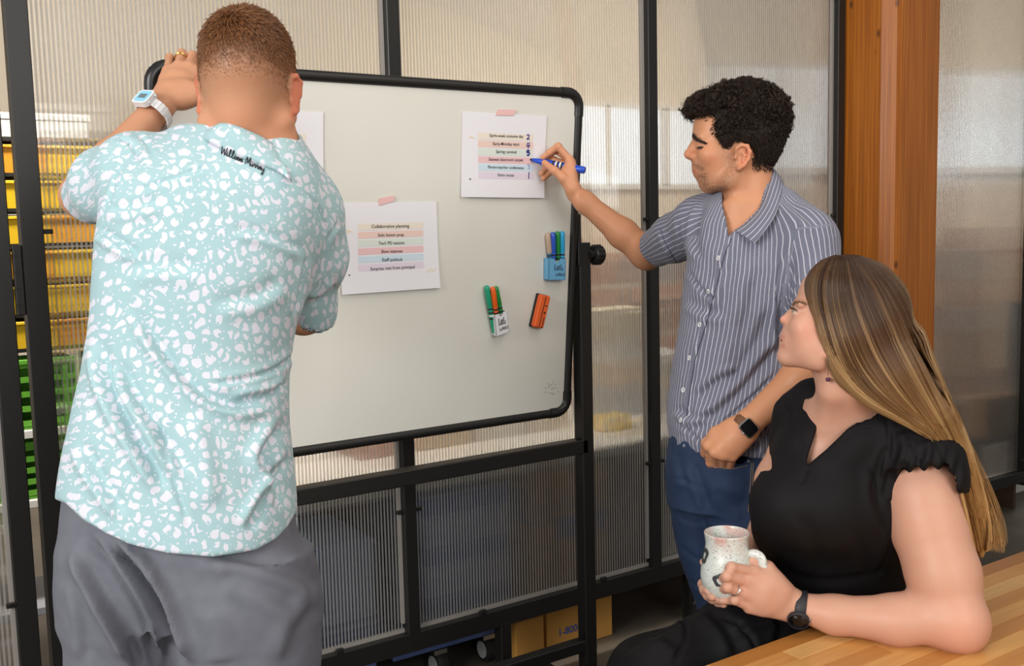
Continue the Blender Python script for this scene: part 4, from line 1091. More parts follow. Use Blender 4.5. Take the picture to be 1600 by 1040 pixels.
# right arm, forearm hidden in front of him
shR, elR = P(478, 335, 1.80), P(474, 486, 1.93)
b.chain([shR, elR], (.052, .043), .03)
wrR = P(415, 400, 2.17); b.chain([elR, elR*.6+wrR*.4, wrR], (.040, .040, .028), .02)
kR = [P(397, 380, 2.245), P(394, 371, 2.25), P(393, 362, 2.25), P(395, 353, 2.245)]
hand(b, P(408, 388, 2.195), kR, [([kR[i], P(381, 371-8*i, 2.265), P(375, 366-7*i, 2.26), P(377, 362-6*i, 2.25)], .0100, .0082) for i in range(4)], ([P(406, 376, 2.19), P(398, 356, 2.20), P(388, 345, 2.22), P(380, 341, 2.235)], .0125, .009), rw=.026)
VA, FA = b.mesh(.0027); VA, FA = biggest(VA, FA)
q = VA-H0; lf, ls, lu = q@hf, q@hs, q@hu
col = np.tile(np.array([.60, .315, .185]), (len(VA), 1))
inhead = np.linalg.norm(q-(-.02*hf), axis=1) < .19
# the clipped sides and back: stubble thickens upward to the cropped top
fade = np.clip((lu+.052+.004*np.sin(ls*40))/.080, 0, 1)**1.2*inhead
sideface = np.clip((.052-lf)/.02, 0, 1); earm = np.clip((np.abs(ls)-.072)/.006, 0, 1)*np.clip((.045-np.abs(lu+.012))/.008, 0, 1)*np.clip((.03-np.abs(lf+.0))/.01, 0, 1)
col = blend(col, (.215, .105, .052), .92*fade*sideface*(1-earm)*np.clip(.85+.25*fbm(VA, 1100, 4, 2), .5, 1))
beard = inhead*np.clip((-.040-lu)/.02, 0, 1)*np.clip((lf+.002)/.012, 0, 1)
col = blend(col, (.10, .055, .035), .75*beard)
top_ = inhead*np.clip((lu-.012)/.05, 0, 1)*sideface*(1-earm); col = blend(col, (.135, .058, .026), .9*top_)
col = blend(col, (.66, .20, .12), .75*earm); col = blend(col, (.62, .27, .16), .4*inhead*np.clip((-.03-lu)/.05, 0, 1)*(lf < .0))
bodyA = body_obj('body', VA, FA, M['skinA'], manA, attrs={'skin': ('FLOAT_COLOR', np.hstack([col, np.ones((len(col), 1))]))})
ffA = b
# cropped hair: whorl at the crown, longer on top
rs = np.random.default_rng(11); st = []; cl = []; rad_ = []
NA = vnormals(VA, FA); cand = np.where(inhead & (lu > -.012) & (lf < .088) & (earm < .1))[0]; 
pick = rs.choice(cand, 26000)
crown = ha(-.075, .006, .098)
for i in pick:
    p = VA[i]+rs.normal(size=3)*.0012; n = NA[i]; u_ = lu[i]; k = np.clip((u_-.006+rs.normal()*.010)/.085, 0, 1)
    if rs.random() > (u_+.012)/.035: continue
    v = p-crown; sw_ = nrm(np.cross(n, v)); out = nrm(v-n*(v@n)); L = .0022+.0135*k*k
    flow = nrm(out*.9+sw_*.55*math.exp(-np.linalg.norm(v)/.05)+rs.normal(size=3)*.16)
    d1 = nrm(n*.45+flow*.9); d2 = nrm(n*.10+flow)
    st.append(np.array([p-n*.001, p+d1*L*.5, p+d1*L*.5+d2*L*.55]))
    base = np.array([.195, .080, .030])*rs.uniform(.6, 1.35)+np.array([.075, .040, .022])*(1-k); cl.append(np.tile(base, (3, 1))); rad_.append(.00022+.00042*min(1, max(0, (u_+.01)/.07)))
hairA = hairs('hair', st, rad_, M['hair'], manA, cl, .5)
# shirt
M['shirtA'] = mat('aqua_spotted_cotton', (.5,.7,.7), .85, sheen=.15)
def shirtA_mat():
    t = NT(M['shirtA']); o = t.vm('ADD', t.obj(), t.vm('SCALE', t.vm('SUBTRACT', t.n('ShaderNodeTexNoise', i_Vector=t.obj(), i_Scale=60.0, i_Detail=1.0).outputs['Color'], (.5, .5, .5)), scale=.013))
    u = t.vm('DOT_PRODUCT', o, tuple(RT)); v = t.vm('DOT_PRODUCT', o, tuple(UP)); w_ = t.vm('DOT_PRODUCT', o, tuple(FW))
    u2 = t.math('ADD', u, t.math('MULTIPLY', w_, .62)); v2 = t.math('ADD', v, t.math('MULTIPLY', w_, .30))
    cb = t.n('ShaderNodeCombineXYZ', i_X=u2, i_Y=v2, i_Z=0.0)
    sc = t.vm('SCALE', cb.outputs[0], scale=47.0)
    v1 = t.n('ShaderNodeTexVoronoi', voronoi_dimensions='2D', feature='DISTANCE_TO_EDGE', i_Vector=sc, i_Scale=1.0, i_Randomness=.92)
    vf = t.n('ShaderNodeTexVoronoi', voronoi_dimensions='2D', feature='F1', i_Vector=sc, i_Scale=1.0, i_Randomness=.92)
    loc = t.vm('SUBTRACT', sc, vf.outputs['Position']); sep = t.n('ShaderNodeSeparateColor', i_Color=vf.outputs['Color'])
    ang = t.math('MULTIPLY', sep.outputs[0], 6.283); off = t.n('ShaderNodeCombineXYZ', i_X=t.math('MULTIPLY', t.math('COSINE', ang), .25), i_Y=t.math('MULTIPLY', t.math('SINE', ang), .25), i_Z=0.0)
    dn = t.vm('LENGTH', t.vm('SUBTRACT', loc, off)); r = t.math('SUBTRACT', t.math('MULTIPLY', sep.outputs[1], .38), .07)
    notch = t.math('LESS_THAN', dn, r)
    edge = t.n('ShaderNodeMapRange', interpolation_type='SMOOTHSTEP', i_Value=v1.outputs['Distance']); edge.inputs[1].default_value = .105; edge.inputs[2].default_value = .145
    far = t.math('LESS_THAN', t.vm('LENGTH', loc), t.math('ADD', .27, t.math('MULTIPLY', sep.outputs[2], .20)))
    spot = t.math('MULTIPLY', t.math('MULTIPLY', edge.outputs[0], far), t.math('SUBTRACT', 1.0, notch))
    # small dots in the gaps
    v3 = t.n('ShaderNodeTexVoronoi', voronoi_dimensions='2D', feature='F1', i_Vector=sc, i_Scale=1.9, i_Randomness=1.0)
    dot = t.math('MULTIPLY', t.math('LESS_THAN', v3.outputs['Distance'], .15), t.math('LESS_THAN', v1.outputs['Distance'], .30))
    far2 = t.math('GREATER_THAN', t.vm('LENGTH', loc), .50)
    spot = t.math('MAXIMUM', spot, t.math('MULTIPLY', dot, far2))
    weave = t.noise(t.obj(), 900, 1.0)
    t.color(t.mix(spot, (.36, .535, .570), (.68, .685, .765))); t.bump(weave, .10, .0004)
shirtA_mat()
s = Field()
def L_(y, l, r, d, ry): return (P((l+r)/2, y, d), px2m((r-l)/2, d), ry)
s.loft([L_(212, 305, 462, dA, .060), L_(232, 262, 474, dA, .080), L_(262, 205, 492, dA, .108), L_(300, 172, 506, dA, .125), L_(360, 160, 505, dA+.005, .132), L_(440, 154, 482, dA+.01, .135), L_(500, 150, 462, dA+.015, .132), L_(560, 142, 449, dA+.02, .130), L_(640, 124, 447, dA+.02, .138), L_(700, 111, 452, dA+.02, .145), L_(770, 100, 459, dA+.02, .150), L_(890, 99, 461, dA+.02, .150)], .03, n=2.35)
s.chain([P(330, 250, dA-.01), P(210, 268, 1.745)], (.055, .060), .05)
s.chain([P(212, 270, 1.75), P(172, 288, 1.80), P(139, 309, 1.885)], (.064, .062, .049), .03)
s.chain([P(430, 285, dA), P(470, 335, 1.79)], (.066, .068), .05)
s.chain([P(470, 330, 1.79), P(487, 400, 1.84), P(489, 478, 1.915), P(490, 510, 1.94)], (.066, .060, .038, .036), .035)
s.chain([P(386, 175, 1.70), P(386, 215, 1.722), P(384, 248, 1.745)], (.060, .0605, .062), .006, 's')
# openings: neck, cuffs, hem
s.mod(screen_cut([(60, 700), (101, 782), (130, 813), (165, 834), (200, 849), (260, 864), (330, 870), (400, 859), (432, 842), (450, 822), (462, 795), (500, 700)]) if False else (lambda p, d: np.where((proj(p)[0] < 463) & (proj(p)[1] > 560), screen_cut([(60, 770), (101, 784), (130, 813), (165, 834), (200, 849), (260, 864), (330, 870), (400, 859), (432, 842), (450, 822), (462, 798)])(p, d), d)))
def cuffA(p, d):
    x, y, dd = proj(p)
    c1 = ((p-P(492, 503, 1.94))@nrm(P(497, 540, 1.965)-P(487, 460, 1.90)))      # right cuff plane
    d = np.where((x > 440) & (y > 430) & (dd > 1.84) & (x > 462), np.maximum(d, c1), d)
    return d.astype(np.float32)
s.mod(cuffA)
s.cap(P(129, 322, 1.895), P(110, 345, 1.97), .042, .046, .004, 's')
s.cap(P(487, 503, 1.925), P(485, 530, 1.955), .031, .033, .004, 's')
V, F = s.mesh(.0042); V, F = biggest(V, F)
fA = [([(196,470),(240,540),(290,600),(330,628),(380,640),(440,628)], 13, .0075, 's'), ([(150,520),(160,590),(185,650),(225,720),(260,775)], 16, .010, 's'), ([(175,560),(205,620),(250,690),(290,750)], 16, .008, 's'),
 ([(470,545),(430,575),(380,592),(320,600)], 12, .006, 'c'), ([(446,590),(420,610),(360,622)], 10, .006, 's'), ([(447,640),(415,690),(405,720),(430,760),(425,800)], 18, .010, 's'), ([(450,700),(428,740),(400,790),(380,830)], 14, .007, 's'),
 ([(360,360),(420,372),(480,400)], 12, .004, 's'), ([(478,398),(470,450),(455,500)], 10, .006, 'c'), ([(210,300),(240,290),(300,268),(330,262)], 11, .0045, 'c'), ([(170,335),(205,330),(260,318)], 14, .004, 's'),
 ([(150,362),(180,380),(215,405)], 12, .006, 's'), ([(160,345),(178,300),(190,250)], 10, .006, 'c'), ([(185,215),(205,225),(225,260)], 10, .005, 'c'), ([(215,207),(232,228),(240,250)], 9, .004, 'c'),
 ([(530,345),(510,380),(505,430)], 10, .004, 'c'), ([(525,440),(505,460),(480,470)], 10, .005, 's'), ([(120,690),(150,750),(190,810)], 16, .007, 's'), ([(300,640),(320,720),(330,800)], 24, .005, 'r'), ([(240,640),(262,720),(300,830)], 16, .005, 'c'),
 ([(200,430),(250,420),(320,430)], 20, .003, 's'), ([(330,480),(400,470),(450,440)], 20, .0035, 's'), ([(480,300),(500,330),(512,372)], 8, .004, 'c')]
fA = [(p_, w_*.75, a_*1.9, k_) for p_, w_, a_, k_ in fA]; V = folds(V, F, fA); N = vnormals(V, F); V = V+N*(fbm(V, 26, 5)*.0016)[:,None]; V = relax(V, F, 1, .3)
shirtA = body_obj('shirt', V, F, M['shirtA'], manA)
bvA = BVHTree.FromPolygons([tuple(v) for v in V], [tuple(f) for f in F])
# turned-down collar
def ringband(name, top, bot, th, m, parent, n=8, bulge=.0, rows_n=6):
    T = catmull(np.array(top), n, True); Bo = catmull(np.array(bot), n, True); c = (T.mean(0)+Bo.mean(0))/2; k = len(T)
    rows = []
    for i in range(rows_n+1):
        u = i/rows_n; q = T*(1-u)+Bo*u; o = q-c; o = o/np.linalg.norm(o, axis=1)[:,None]; rows.append(q+o*bulge*math.sin(math.pi*u))
    inner = []
    for q in rows: o = q-c; o = o/np.linalg.norm(o, axis=1)[:,None]; inner.append(q-o*th)
    ring = rows+inner[::-1]; V = np.vstack(ring); F = []; R = len(ring)
    for i in range(R):
        for j in range(k): F.append((i*k+j, ((i+1) % R)*k+j, ((i+1) % R)*k+(j+1) % k, i*k+(j+1) % k))
    return mesh_obj(name, V, F, m, parent, smooth=True)
bvN = BVHTree.FromPolygons([tuple(v) for v in VA], [tuple(f) for f in FA])
def near_hit(x, y, lift, bvs):
    v = Vector(nrm(ray(x, y))); best = None
    for bv in bvs:
        h = bv.ray_cast(Vector(CC), v)
        if h[0] is not None and (best is None or h[3] < best[3]): best = h
    return np.array(best[0])-np.array(v)*lift
ctop = [near_hit(x, y, .006, (bvN,)) for x, y in ((334,196),(348,191.5),(372,197),(405,211),(430,226))]
cbot = [near_hit(x, y, .005, (bvA,)) for x, y in ((322,219),(343,231),(376,246),(412,259),(438,270),(456,284))]
dl_ = proj(ctop[0])[2]; dr_ = proj(ctop[-1])[2]
top_ = [P(321,200,1.705)]+ctop+[P(445,240,1.70), P(449,257,1.74), P(395,262,1.835), P(345,232,1.825), P(320,209,1.78)]
bot_ = [P(305,213,1.71)]+cbot+[P(462,300,1.80), P(395,285,1.86), P(335,250,1.85), P(304,224,1.79)]
ringband('collar', top_, bot_, .003, M['shirtA'], shirtA, bulge=.004)
# stitched signature under the collar
stk, W_ = script_strokes('William Murray'); g = G(); p0 = np.array([345, 240.]); p1 = np.array([413, 268.]); e = (p1-p0)/W_; up_ = np.array([.18, -1.])*11.5
bvC = BVHTree.FromPolygons([tuple(v) for v in np.array([x.co[:] for x in bpy.data.objects['collar'].data.vertices])+ORG[manA.name]], [tuple(f.vertices) for f in bpy.data.objects['collar'].data.polygons])
for k in stk:
    pts = []
    for a, b_ in catmull(k, 4):
        px_ = p0+e*a+up_*b_; best = None
        v = Vector(nrm(ray(*px_)))
        for bv in (bvA, bvC):
            h = bv.ray_cast(Vector(CC), v)
            if h[0] is not None and (best is None or h[3] < best[3]): best = h
        if best: pts.append(np.array(best[0])-np.array(v)*.0012)
    if len(pts) > 1: g.tube(pts, .00065, 5)
g.obj('stitched_lettering', M['ink'], shirtA)

# trousers
M['trA'] = noisy('grey_twill', (.125,.130,.158), (.150,.155,.185), .85, 30.0, .12)
t_ = Field()
t_.loft([L_(740, 112, 446, 1.765, .110), L_(800, 106, 456, 1.77, .128), (P(285, 850, 1.775), px2m(182, 1.775), .142), L_(905, 104, 489, 1.78, .138), L_(960, 107, 494, 1.785, .118)], .03, n=2.5)
def legA(x0, x1, x2, d): return [L_(860, x0[0]+10, x0[1]-8, d, .120), L_(900, x0[0], x0[1], d, .136), L_(960, *x1, d+.005, .136), L_(1040, *x2, d+.015, .128), L_(1160, x2[0]+14, x2[1]-18, d+.02, .092), L_(1330, x2[0]+24, x2[1]-44, d+.02, .080), L_(1600, x2[0]+42, x2[1]-56, d+.02, .072)]
t_.loft(legA((115, 282), (117, 288), (116, 288), 1.785), .05, n=2.3)
t_.loft(legA((262, 490), (272, 498), (284, 500), 1.765), .03, n=2.3)
V, F = t_.mesh(.0055); V, F = biggest(V, F)
ft = [([(172,842),(215,880),(255,935),(280,990),(296,1045)], 12, -.022, 's'), ([(112,850),(150,925),(200,1015),(215,1045)], 12, .011, 's'), ([(138,828),(190,900),(232,975),(250,1045)], 10, -.010, 's'), ([(205,850),(240,905),(275,960)], 12, .006, 'c'), ([(130,830),(150,900),(190,980),(210,1040)], 22, .007, 's'), ([(300,868),(380,880),(460,905),(495,930)], 20, .007, 's'), ([(340,905),(400,920),(470,960)], 22, .005, 's'), ([(495,930),(460,980),(440,1040)], 20, .005, 's'), ([(330,940),(340,1000),(345,1040)], 26, .005, 'r'), ([(112,900),(125,970),(130,1040)], 14, .004, 's')]
ft = [(p_, w_*.9, a_*1.6, k_) for p_, w_, a_, k_ in ft]; V = folds(V, F, ft); N = vnormals(V, F); V = V+N*(fbm(V, 20, 8)*.0018)[:,None]
trA = body_obj('trousers', V, F, M['trA'], manA)
# shoes, out of frame
M['shoe'] = mat('shoe_leather', (.05,.035,.025), .5)
def shoe(parent, heel, toe_dir, L=.28, m='shoe'):
    f = Field(); t = nrm(toe_dir); side = np.cross(t, Zh); ax = np.stack([t, side, Zh]); h = np.asarray(heel, float)
    f.ell(h+t*.06+Zh*.05, (.07, .042, .05), ax, .03); f.ell(h+t*.19+Zh*.035, (.095, .048, .035), ax, .03); f.chain([h+t*.05+Zh*.05, h+t*.05+Zh*.11], (.045, .045), .02)
    f.mod(lambda p, d: np.maximum(d, .002-p[:,2])); V, F = f.mesh(.006); return body_obj('shoe', V, F, M[m], parent)
for (x, d) in ((212, 1.81), (385, 1.775)):
    p = P(x, 1600, d); shoe(manA, np.array([p[0], p[1], 0])-nrm([.56,.83,0])*.05, (.56,.83,0))
# wristwatch: white strap and case, pale blue dial
M['watchwhite'] = mat('white_resin', (.82,.82,.84), .35); M['dial'] = mat('pale_blue_dial', (.30,.66,.85), .3); M['lcd'] = mat('watch_lcd', (.17,.22,.23), .25)
ww = empty('wristwatch', P(240, 168, 2.10)); ww.parent = manA; ww.location = ww.location-manA.location
ORG[ww.name] = P(240, 168, 2.10)
ax_t = nrm(wrL-elL); wc = P(241, 177.5, 2.108); wout = nrm(-RT*.42-FW*.90+UP*.05); wout = nrm(wout-ax_t*(wout@ax_t)); wside = np.cross(ax_t, wout)
g = G(); ring = []
for k in range(26):
    a = math.pi*2*k/26; ring.append((wc+wout*.0345*math.cos(a)+wside*.0345*math.sin(a)))
for k in range(26):
    a = math.pi*2*(k+.5)/26
    if math.cos(a) > .84: continue
    c = wc+wout*.0372*math.cos(a)+wside*.0352*math.sin(a); rad = nrm(wout*math.cos(a)+wside*math.sin(a)); tg = np.cross(ax_t, rad)
    hw = .0085 if math.cos(a) < .2 else .0100
    g.box(c, (.0043, hw, .0019), (tg, ax_t, rad), bev=.0006)
g.obj('strap', M['watchwhite'], ww)
fc = wc+wout*.0410
def oct_(w, h, c): return [(-w+c, -h), (w-c, -h), (w, -h+c), (w, h-c), (w-c, h), (-w+c, h), (-w, h-c), (-w, -h+c)]
def plate(poly, z0, th, name, m):
    return G().prism([fc+wside*a+ax_t*b_+wout*z0 for a, b_ in poly], wout, th).obj(name, m, ww)
plate(oct_(.0205, .0195, .006), -.008, .0125, 'case', M['watchwhite']); plate(oct_(.0160, .0155, .005), .0042, .0012, 'dial', M['dial']); plate([(-.0095, -.0062), (.0095, -.0062), (.0095, .0062), (-.0095, .0062)], .0053, .0006, 'display', M['lcd'])
for a, b_ in ((-.0175, .012), (-.0175, -.012), (.0195, .011), (.0195, -.011)): G().cyl(fc+wside*(a*1.12)+ax_t*b_-wout*.001, fc+wside*(a*1.25)+ax_t*b_-wout*.001, .0022, 10).obj('button', M['watchwhite'], ww)
# gold ring
M['gold'] = mat('gold', (.85,.55,.18), .22, 1.0)
rc = kn[1]*.35+fg[1][0][1]*.65; ra = nrm(fg[1][0][1]-kn[1]); ru = nrm(np.cross(ra, RT)); rv = np.cross(ra, ru)
for o_ in (-.0022, .0022): pass
g = G()
for o_ in (-.0022, .0022): g.tube([rc+ra*o_+ru*.0112*math.cos(a)+rv*.0112*math.sin(a) for a in np.linspace(0, 2*math.pi, 25)[:-1]], .0014, 8, closed=True)
g.obj('ring', M['gold'], manA, smooth=True)
print('man A', round(time.time()-tA, 1), 's', len(VA))

# ------------------------------------------------------------------ man writing on the board, striped shirt
tA = time.time()
dB = 2.42
manB = empty('person', np.append(P(1150, 900, 2.45)[:2], 0), 'dark haired man in blue pinstriped shirt and jeans writing on the whiteboard', 'person')
class Profile:
    """head seen from its left side: image picks on the middle plane plus a sideways offset in metres (towards us positive)"""
    def __init__(s, d, x, y): s.d = d; s.k = d/FPX; s.away = nrm(ray(x, y)); s.ax = s.tilt(0)
    def tilt(s, deg):
        r0 = nrm(RT-s.away*(RT@s.away)); u0 = np.cross(r0, s.away); a = math.radians(deg); return np.stack([r0*math.cos(a)-u0*math.sin(a), s.away, r0*math.sin(a)+u0*math.cos(a)])
    def __call__(s, x, y, lat=0.0): return P(x, y, s.d)-s.away*lat
    def r(s, n): return n*s.k
def rotax(deg):                       # across/away/up axes tilted in the picture plane (positive lifts the face)
    a = math.radians(deg); x = RT*math.cos(a)-UP*math.sin(a); z = RT*math.sin(a)+UP*math.cos(a); return np.stack([x, FW, z])
b = Field(); q = Profile(dB, 1150, 225); r = q.r
AX = q.ax
b.ell(q(1158, 207), (r(64), .074, r(61)), AX, .012)
b.ell(q(1166, 220), (r(48), .070, r(44)), AX, .012)
b.ell(q(1112, 201), (r(29), .060, r(36)), AX, .02)
b.ell(q(1120, 245), (r(34), .059, r(46)), AX, .03)
b.ell(q(1125, 262), (r(34), .050, r(34)), AX, .03)
for s in (-1, 1):
    b.chain([q(1152, 262, s*.060), q(1142, 281, s*.054), q(1108, 289, s*.013)], (r(11), r(10.5), r(9)), .022)
    b.sph(q(1107, 241, s*.046), r(13), .02)
    b.cap(q(1090.5, 214, s*.012), q(1098, 215, s*.044), r(6.5), r(6), .012)
    b.sph(q(1084.5, 227, s*.031), r(7.5), .012, 's'); b.sph(q(1097, 227, s*.031), r(8.2), .003)
    b.cap(q(1090, 229.5, s*.022), q(1094, 230, s*.040), r(1.4), r(1.2), .003)
    b.sph(q(1083.5, 244, s*.0125), r(6), .007)
    # ear
    def e(x, y, o): return q(x, y, s*(.073+o))
    b.ell(q(1159, 244, s*.074), (r(10), .007, r(17)), q.tilt(-8), .008)
    b.chain([e(1150, 240, .004), e(1151, 231, .009), e(1158, 226.5, .012), e(1167, 228, .015), e(1171, 237, .016), e(1168.5, 248, .013), e(1162, 257, .010), e(1154, 262, .007)], [r(2.3), r(2.6), r(2.9), r(3.0), r(2.9), r(2.6), r(3.0), r(4.4)], .004)
    b.chain([e(1159, 236, .010), e(1163, 242, .011), e(1160, 250, .009)], [r(2), r(2.2), r(2)], .003)
    b.sph(e(1149, 246, .004), r(3.2), .004)
    b.ell(q(1155.5, 245, s*.084), (r(4.0), .007, r(6)), AX, .004, 's')
b.chain([q(1090.5, 219), q(1083, 229), q(1075, 240.5)], (r(5), r(5.2), r(6.2)), .010)
b.cap(q(1077, 242.5), q(1086, 247), r(5.2), r(5), .008)
b.ell(q(1097, 263), (r(13), .026, r(14)), AX, .02)
for z in (-.016, 0.0): b.cap(q(1088.3, 264.5, z), q(1088.3, 264.5, z+.016), r(3.0), r(3.0), .005)
b.cap(q(1089.2, 264.7, .008), q(1097.5, 268.8, .021), r(2.8), r(1.5), .005); b.cap(q(1089.2, 264.7, -.008), q(1097.5, 268.8, -.021), r(2.8), r(1.5), .005)
b.cap(q(1095.5, 273.0, -.010), q(1095.5, 273.0, .010), r(3.3), r(3.3), .005)
for s in (-1, 1): b.cap(q(1095.5, 273, s*.008), q(1099, 270, s*.020), r(3.2), r(1.5), .004)
b.ell(q(1106, 286), (r(11), .020, r(11)), AX, .015)
# neck
b.chain([q(1168, 262), q(1171, 300), q(1176, 345)], (.0525, .0535, .060), .03)
b.chain([q(1157, 262, .050), q(1152, 320, .038), q(1145, 352, .018)], (.014, .014, .014), .02)     # neck muscle
b.sph(q(1139, 318), .014, .02)
b.loft([(P(1170, 325, dB+.01), px2m(55, dB), .07), (P(1180, 365, dB+.01), px2m(88, dB), .09), (P(1178, 450, dB+.02), px2m(96, dB), .105), (P(1168, 560, dB+.02), px2m(98, dB), .105), (P(1150, 700, dB+.02), px2m(88, dB), .11)], .04)
# writing arm
tipB = BPX(827.4, 248.7, .001); dT = proj(tipB)[2]
shR, elR, wrR = P(1092, 352, 2.50), P(1008, 394, 2.735), P(899, 303, dT-.035)
b.chain([shR, elR], (.050, .041), .02)
mR = elR*.68+wrR*.32; b.chain([elR, mR], (.0395, .0385), .02); b.chain([mR, wrR*.85+elR*.15, wrR], (.0385, .027, .0235), .02)
b.sph(P(1012, 402, 2.74), .030, .02)
def h_(x, y, o): return P(x, y, dT+o)
kn = [h_(890.5, 250, -.030), h_(893, 253, -.012), h_(893, 259, .004), h_(891, 266, .016)]
fgs = [([kn[0], h_(872, 228.5, -.034), h_(859, 238, -.022), h_(848.5, 246, -.014)], .0105, .0080),
       ([kn[1], h_(869, 234, -.010), h_(856, 243, -.004), h_(847, 252, -.004)], .0103, .0080),
       ([kn[2], h_(866, 250, .004), h_(853, 262, .004), h_(846, 271, .002)], .0098, .0076),
       ([kn[3], h_(868, 262, .012), h_(856, 272, .010), h_(849, 279, .006)], .0090, .0070)]
thb = ([h_(892, 292, -.045), h_(880, 278, -.052), h_(866, 266, -.050), h_(851, 254.5, -.030)], .0120, .0088)
hand(b, h_(896, 298, -.034), kn, fgs, thb, rw=.025, rk=.0108)
b.ell(h_(887, 272, -.03), (px2m(13, 2.8), .018, px2m(19, 2.8)), rotax(20), .014)
# arm with the hand in the pocket
shL, elL, wrL = P(1262, 375, 2.31), P(1283, 558, 2.27), P(1166, 664, 2.255)
b.chain([shL, elL], (.052, .042), .02); b.chain([elL, elL*.7+wrL*.3, wrL], (.040, .039, .0285), .02)
kL = [P(1107, 696, 2.265), P(1117, 706, 2.245), P(1130, 710, 2.245), P(1144, 712, 2.250)]
b.ecap(wrL, P(1152, 682, 2.25), .029, .030, FW, .85, .015)
fL = [([kL[i], P(1110+10*i, 722+3*i, 2.300), P(1113+10*i, 744+3*i, 2.345), P(1117+9*i, 760, 2.365)], .0105, .0085) for i in range(4)]
hand(b, P(1157, 673, 2.252), kL, fL, ([P(1140, 668, 2.262), P(1118, 676, 2.272), P(1104, 692, 2.285), P(1101, 708, 2.315)], .0130, .0100), rw=.030, rk=.0115)
VB, FB = b.mesh(.0026); VB, FB = biggest(VB, FB); VB = relax(VB, FB, 1, .25)
x, y, d = proj(VB); NB = vnormals(VB, FB)
col = np.tile(np.array([.56, .275, .150]), (len(VB), 1)); face = (y < 330) & (x > 1050)
lat = np.abs(d-dB)
# stubble along moustache, chin and jaw
sb = np.maximum.reduce([gauss(pdist(x, y, [(1080, 255), (1088, 259), (1097, 264)])[0], 4.5), gauss(pdist(x, y, [(1098, 276), (1100, 288), (1112, 295), (1130, 294)])[0], 9)*.95, gauss(pdist(x, y, [(1118, 291), (1138, 280), (1144, 262), (1138, 246)])[0], 13)*.62, gauss(pdist(x, y, [(1140, 240), (1133, 255)])[0], 9)*.4])
sb = sb*face*np.clip(.78+.30*np.random.default_rng(2).normal(size=len(VB)), .2, 1.15)
col = blend(col, (.085, .050, .036), np.clip(.85*sb, 0, .86))
lip = face*np.clip(1.3*gauss(pdist(x, y, [(1086, 266), (1092, 268), (1099, 270)])[0], 3.0), 0, 1)*(lat < .023); col = blend(col, (.42, .13, .09), .7*lip)
lip2 = face*gauss(np.hypot(x-1093, (y-273)), 3.2)*(lat < .02); col = blend(col, (.52, .19, .14), .6*lip2)
col = blend(col, (.68, .24, .14), face*gauss(pdist(x, y, [(1168, 232), (1170, 242), (1160, 256)])[0], 7)*.6*(np.abs(lat-.08) < .02))
col = blend(col, (.64, .24, .14), face*.40*gauss(np.hypot(x-1080, y-242), 14)); col = blend(col, (.64, .25, .15), face*.35*gauss(np.hypot(x-1112, y-250), 16))
col = blend(col, (.09, .05, .035), face*.75*gauss(pdist(x, y, [(1091.5, 229.8), (1096, 230.3), (1101, 229)])[0], 1.5)*(np.abs(lat-.031) < .02))
col = blend(col, (.12, .065, .04), face*.75*np.clip((x-1182)/14, 0, 1)*np.clip((262-y)/12, 0, 1))        # short hair at the nape
arm = gauss(pdist(x, y, [(915, 305), (960, 335), (1010, 365)])[0], 12)*(x < 1030); col = blend(col, (.44, .20, .10), .45*arm)
hnd = (x < 905) & (y > 220); col[hnd] = col[hnd]*np.array([1.12, 1.12, 1.15])
body_obj('body', VB, FB, M['skinA'], manB, attrs={'skin': ('FLOAT_COLOR', np.hstack([col, np.ones((len(col), 1))]))})
bvB = BVHTree.FromPolygons([tuple(v) for v in VB], [tuple(f) for f in FB])
def onto(bv, x, y, lift=0.0):
    v = Vector(nrm(ray(x, y))); h = bv.ray_cast(Vector(CC), v)
    if h[0] is None: return None, None
    return np.array(h[0])+np.array(h[1])*lift, np.array(h[1])
# brow and lashes
rs = np.random.default_rng(5); st = []; cl = []
bl = catmull(np.array([(1082.5, 213.5), (1088, 215.5), (1095, 219.5), (1102, 225)]), 10)
for _ in range(230):
    t = rs.random(); c = bl[int(t*(len(bl)-1))]; wd = 3.0*(1-.65*t); p, n = onto(bvB, c[0]+rs.normal()*.5, c[1]+rs.uniform(-1, 1)*wd*.72, .0003)
    if p is None: continue
    dr = nrm(RT*.9+UP*(.35-.75*t)+rs.normal(size=3)*.2); dr = nrm(dr-n*(dr@n)); st.append(np.array([p, p+dr*.004+n*.0012, p+dr*.008+n*.0006])); cl.append(np.tile(np.array([.018, .011, .008]), (3, 1)))
for k in range(40):
    p, n = onto(bvB, 1091+9*k/40, 229.4+rs.normal()*.3, .0003)
    if p is not None: st.append(np.array([p, p-RT*.003-UP*.002, p-RT*.005-UP*.0045])); cl.append(np.tile(np.array([.015, .01, .008]), (3, 1)))
hairs('eyebrow', st, .00042, M['hair'], manB, cl)
# curly hair
hp = [(1071,166),(1078,156),(1092,149),(1105,141),(1125,131),(1158,125),(1190,127),(1212,136),(1228,151),(1236,178),(1231,210),(1220,236),(1207,259),(1194,261),(1182,251),(1177,238),(1170,228),(1159,223),(1149,225),(1141,241),(1131,239),(1126,224),(1118,210),(1111,199),(1116,187),(1104,186),(1090,182),(1079,181),(1072,175)]
hf_ = Field(); hf_.ell(q(1163, 192), (r(73), .092, r(68)), AX, .02); hf_.ell(q(1181, 216), (r(54), .083, r(50)), AX, .02); hf_.ell(q(1186, 238), (r(32), .066, r(28)), AX, .02); hf_.ell(q(1112, 165), (r(42), .074, r(27)), q.tilt(-14), .02); hf_.ell(q(1128, 215), (r(26), .079, r(34)), AX, .02)
def hb_cut(p, d):
    x, y, dd = proj(p); e = inpoly(x, y, hp)*dd/FPX; k = .012; h = np.maximum(k-np.abs(d-e), 0)/k
    return (np.maximum(d, e)+h*h*k*.25).astype(np.float32)
hf_.mod(hb_cut)
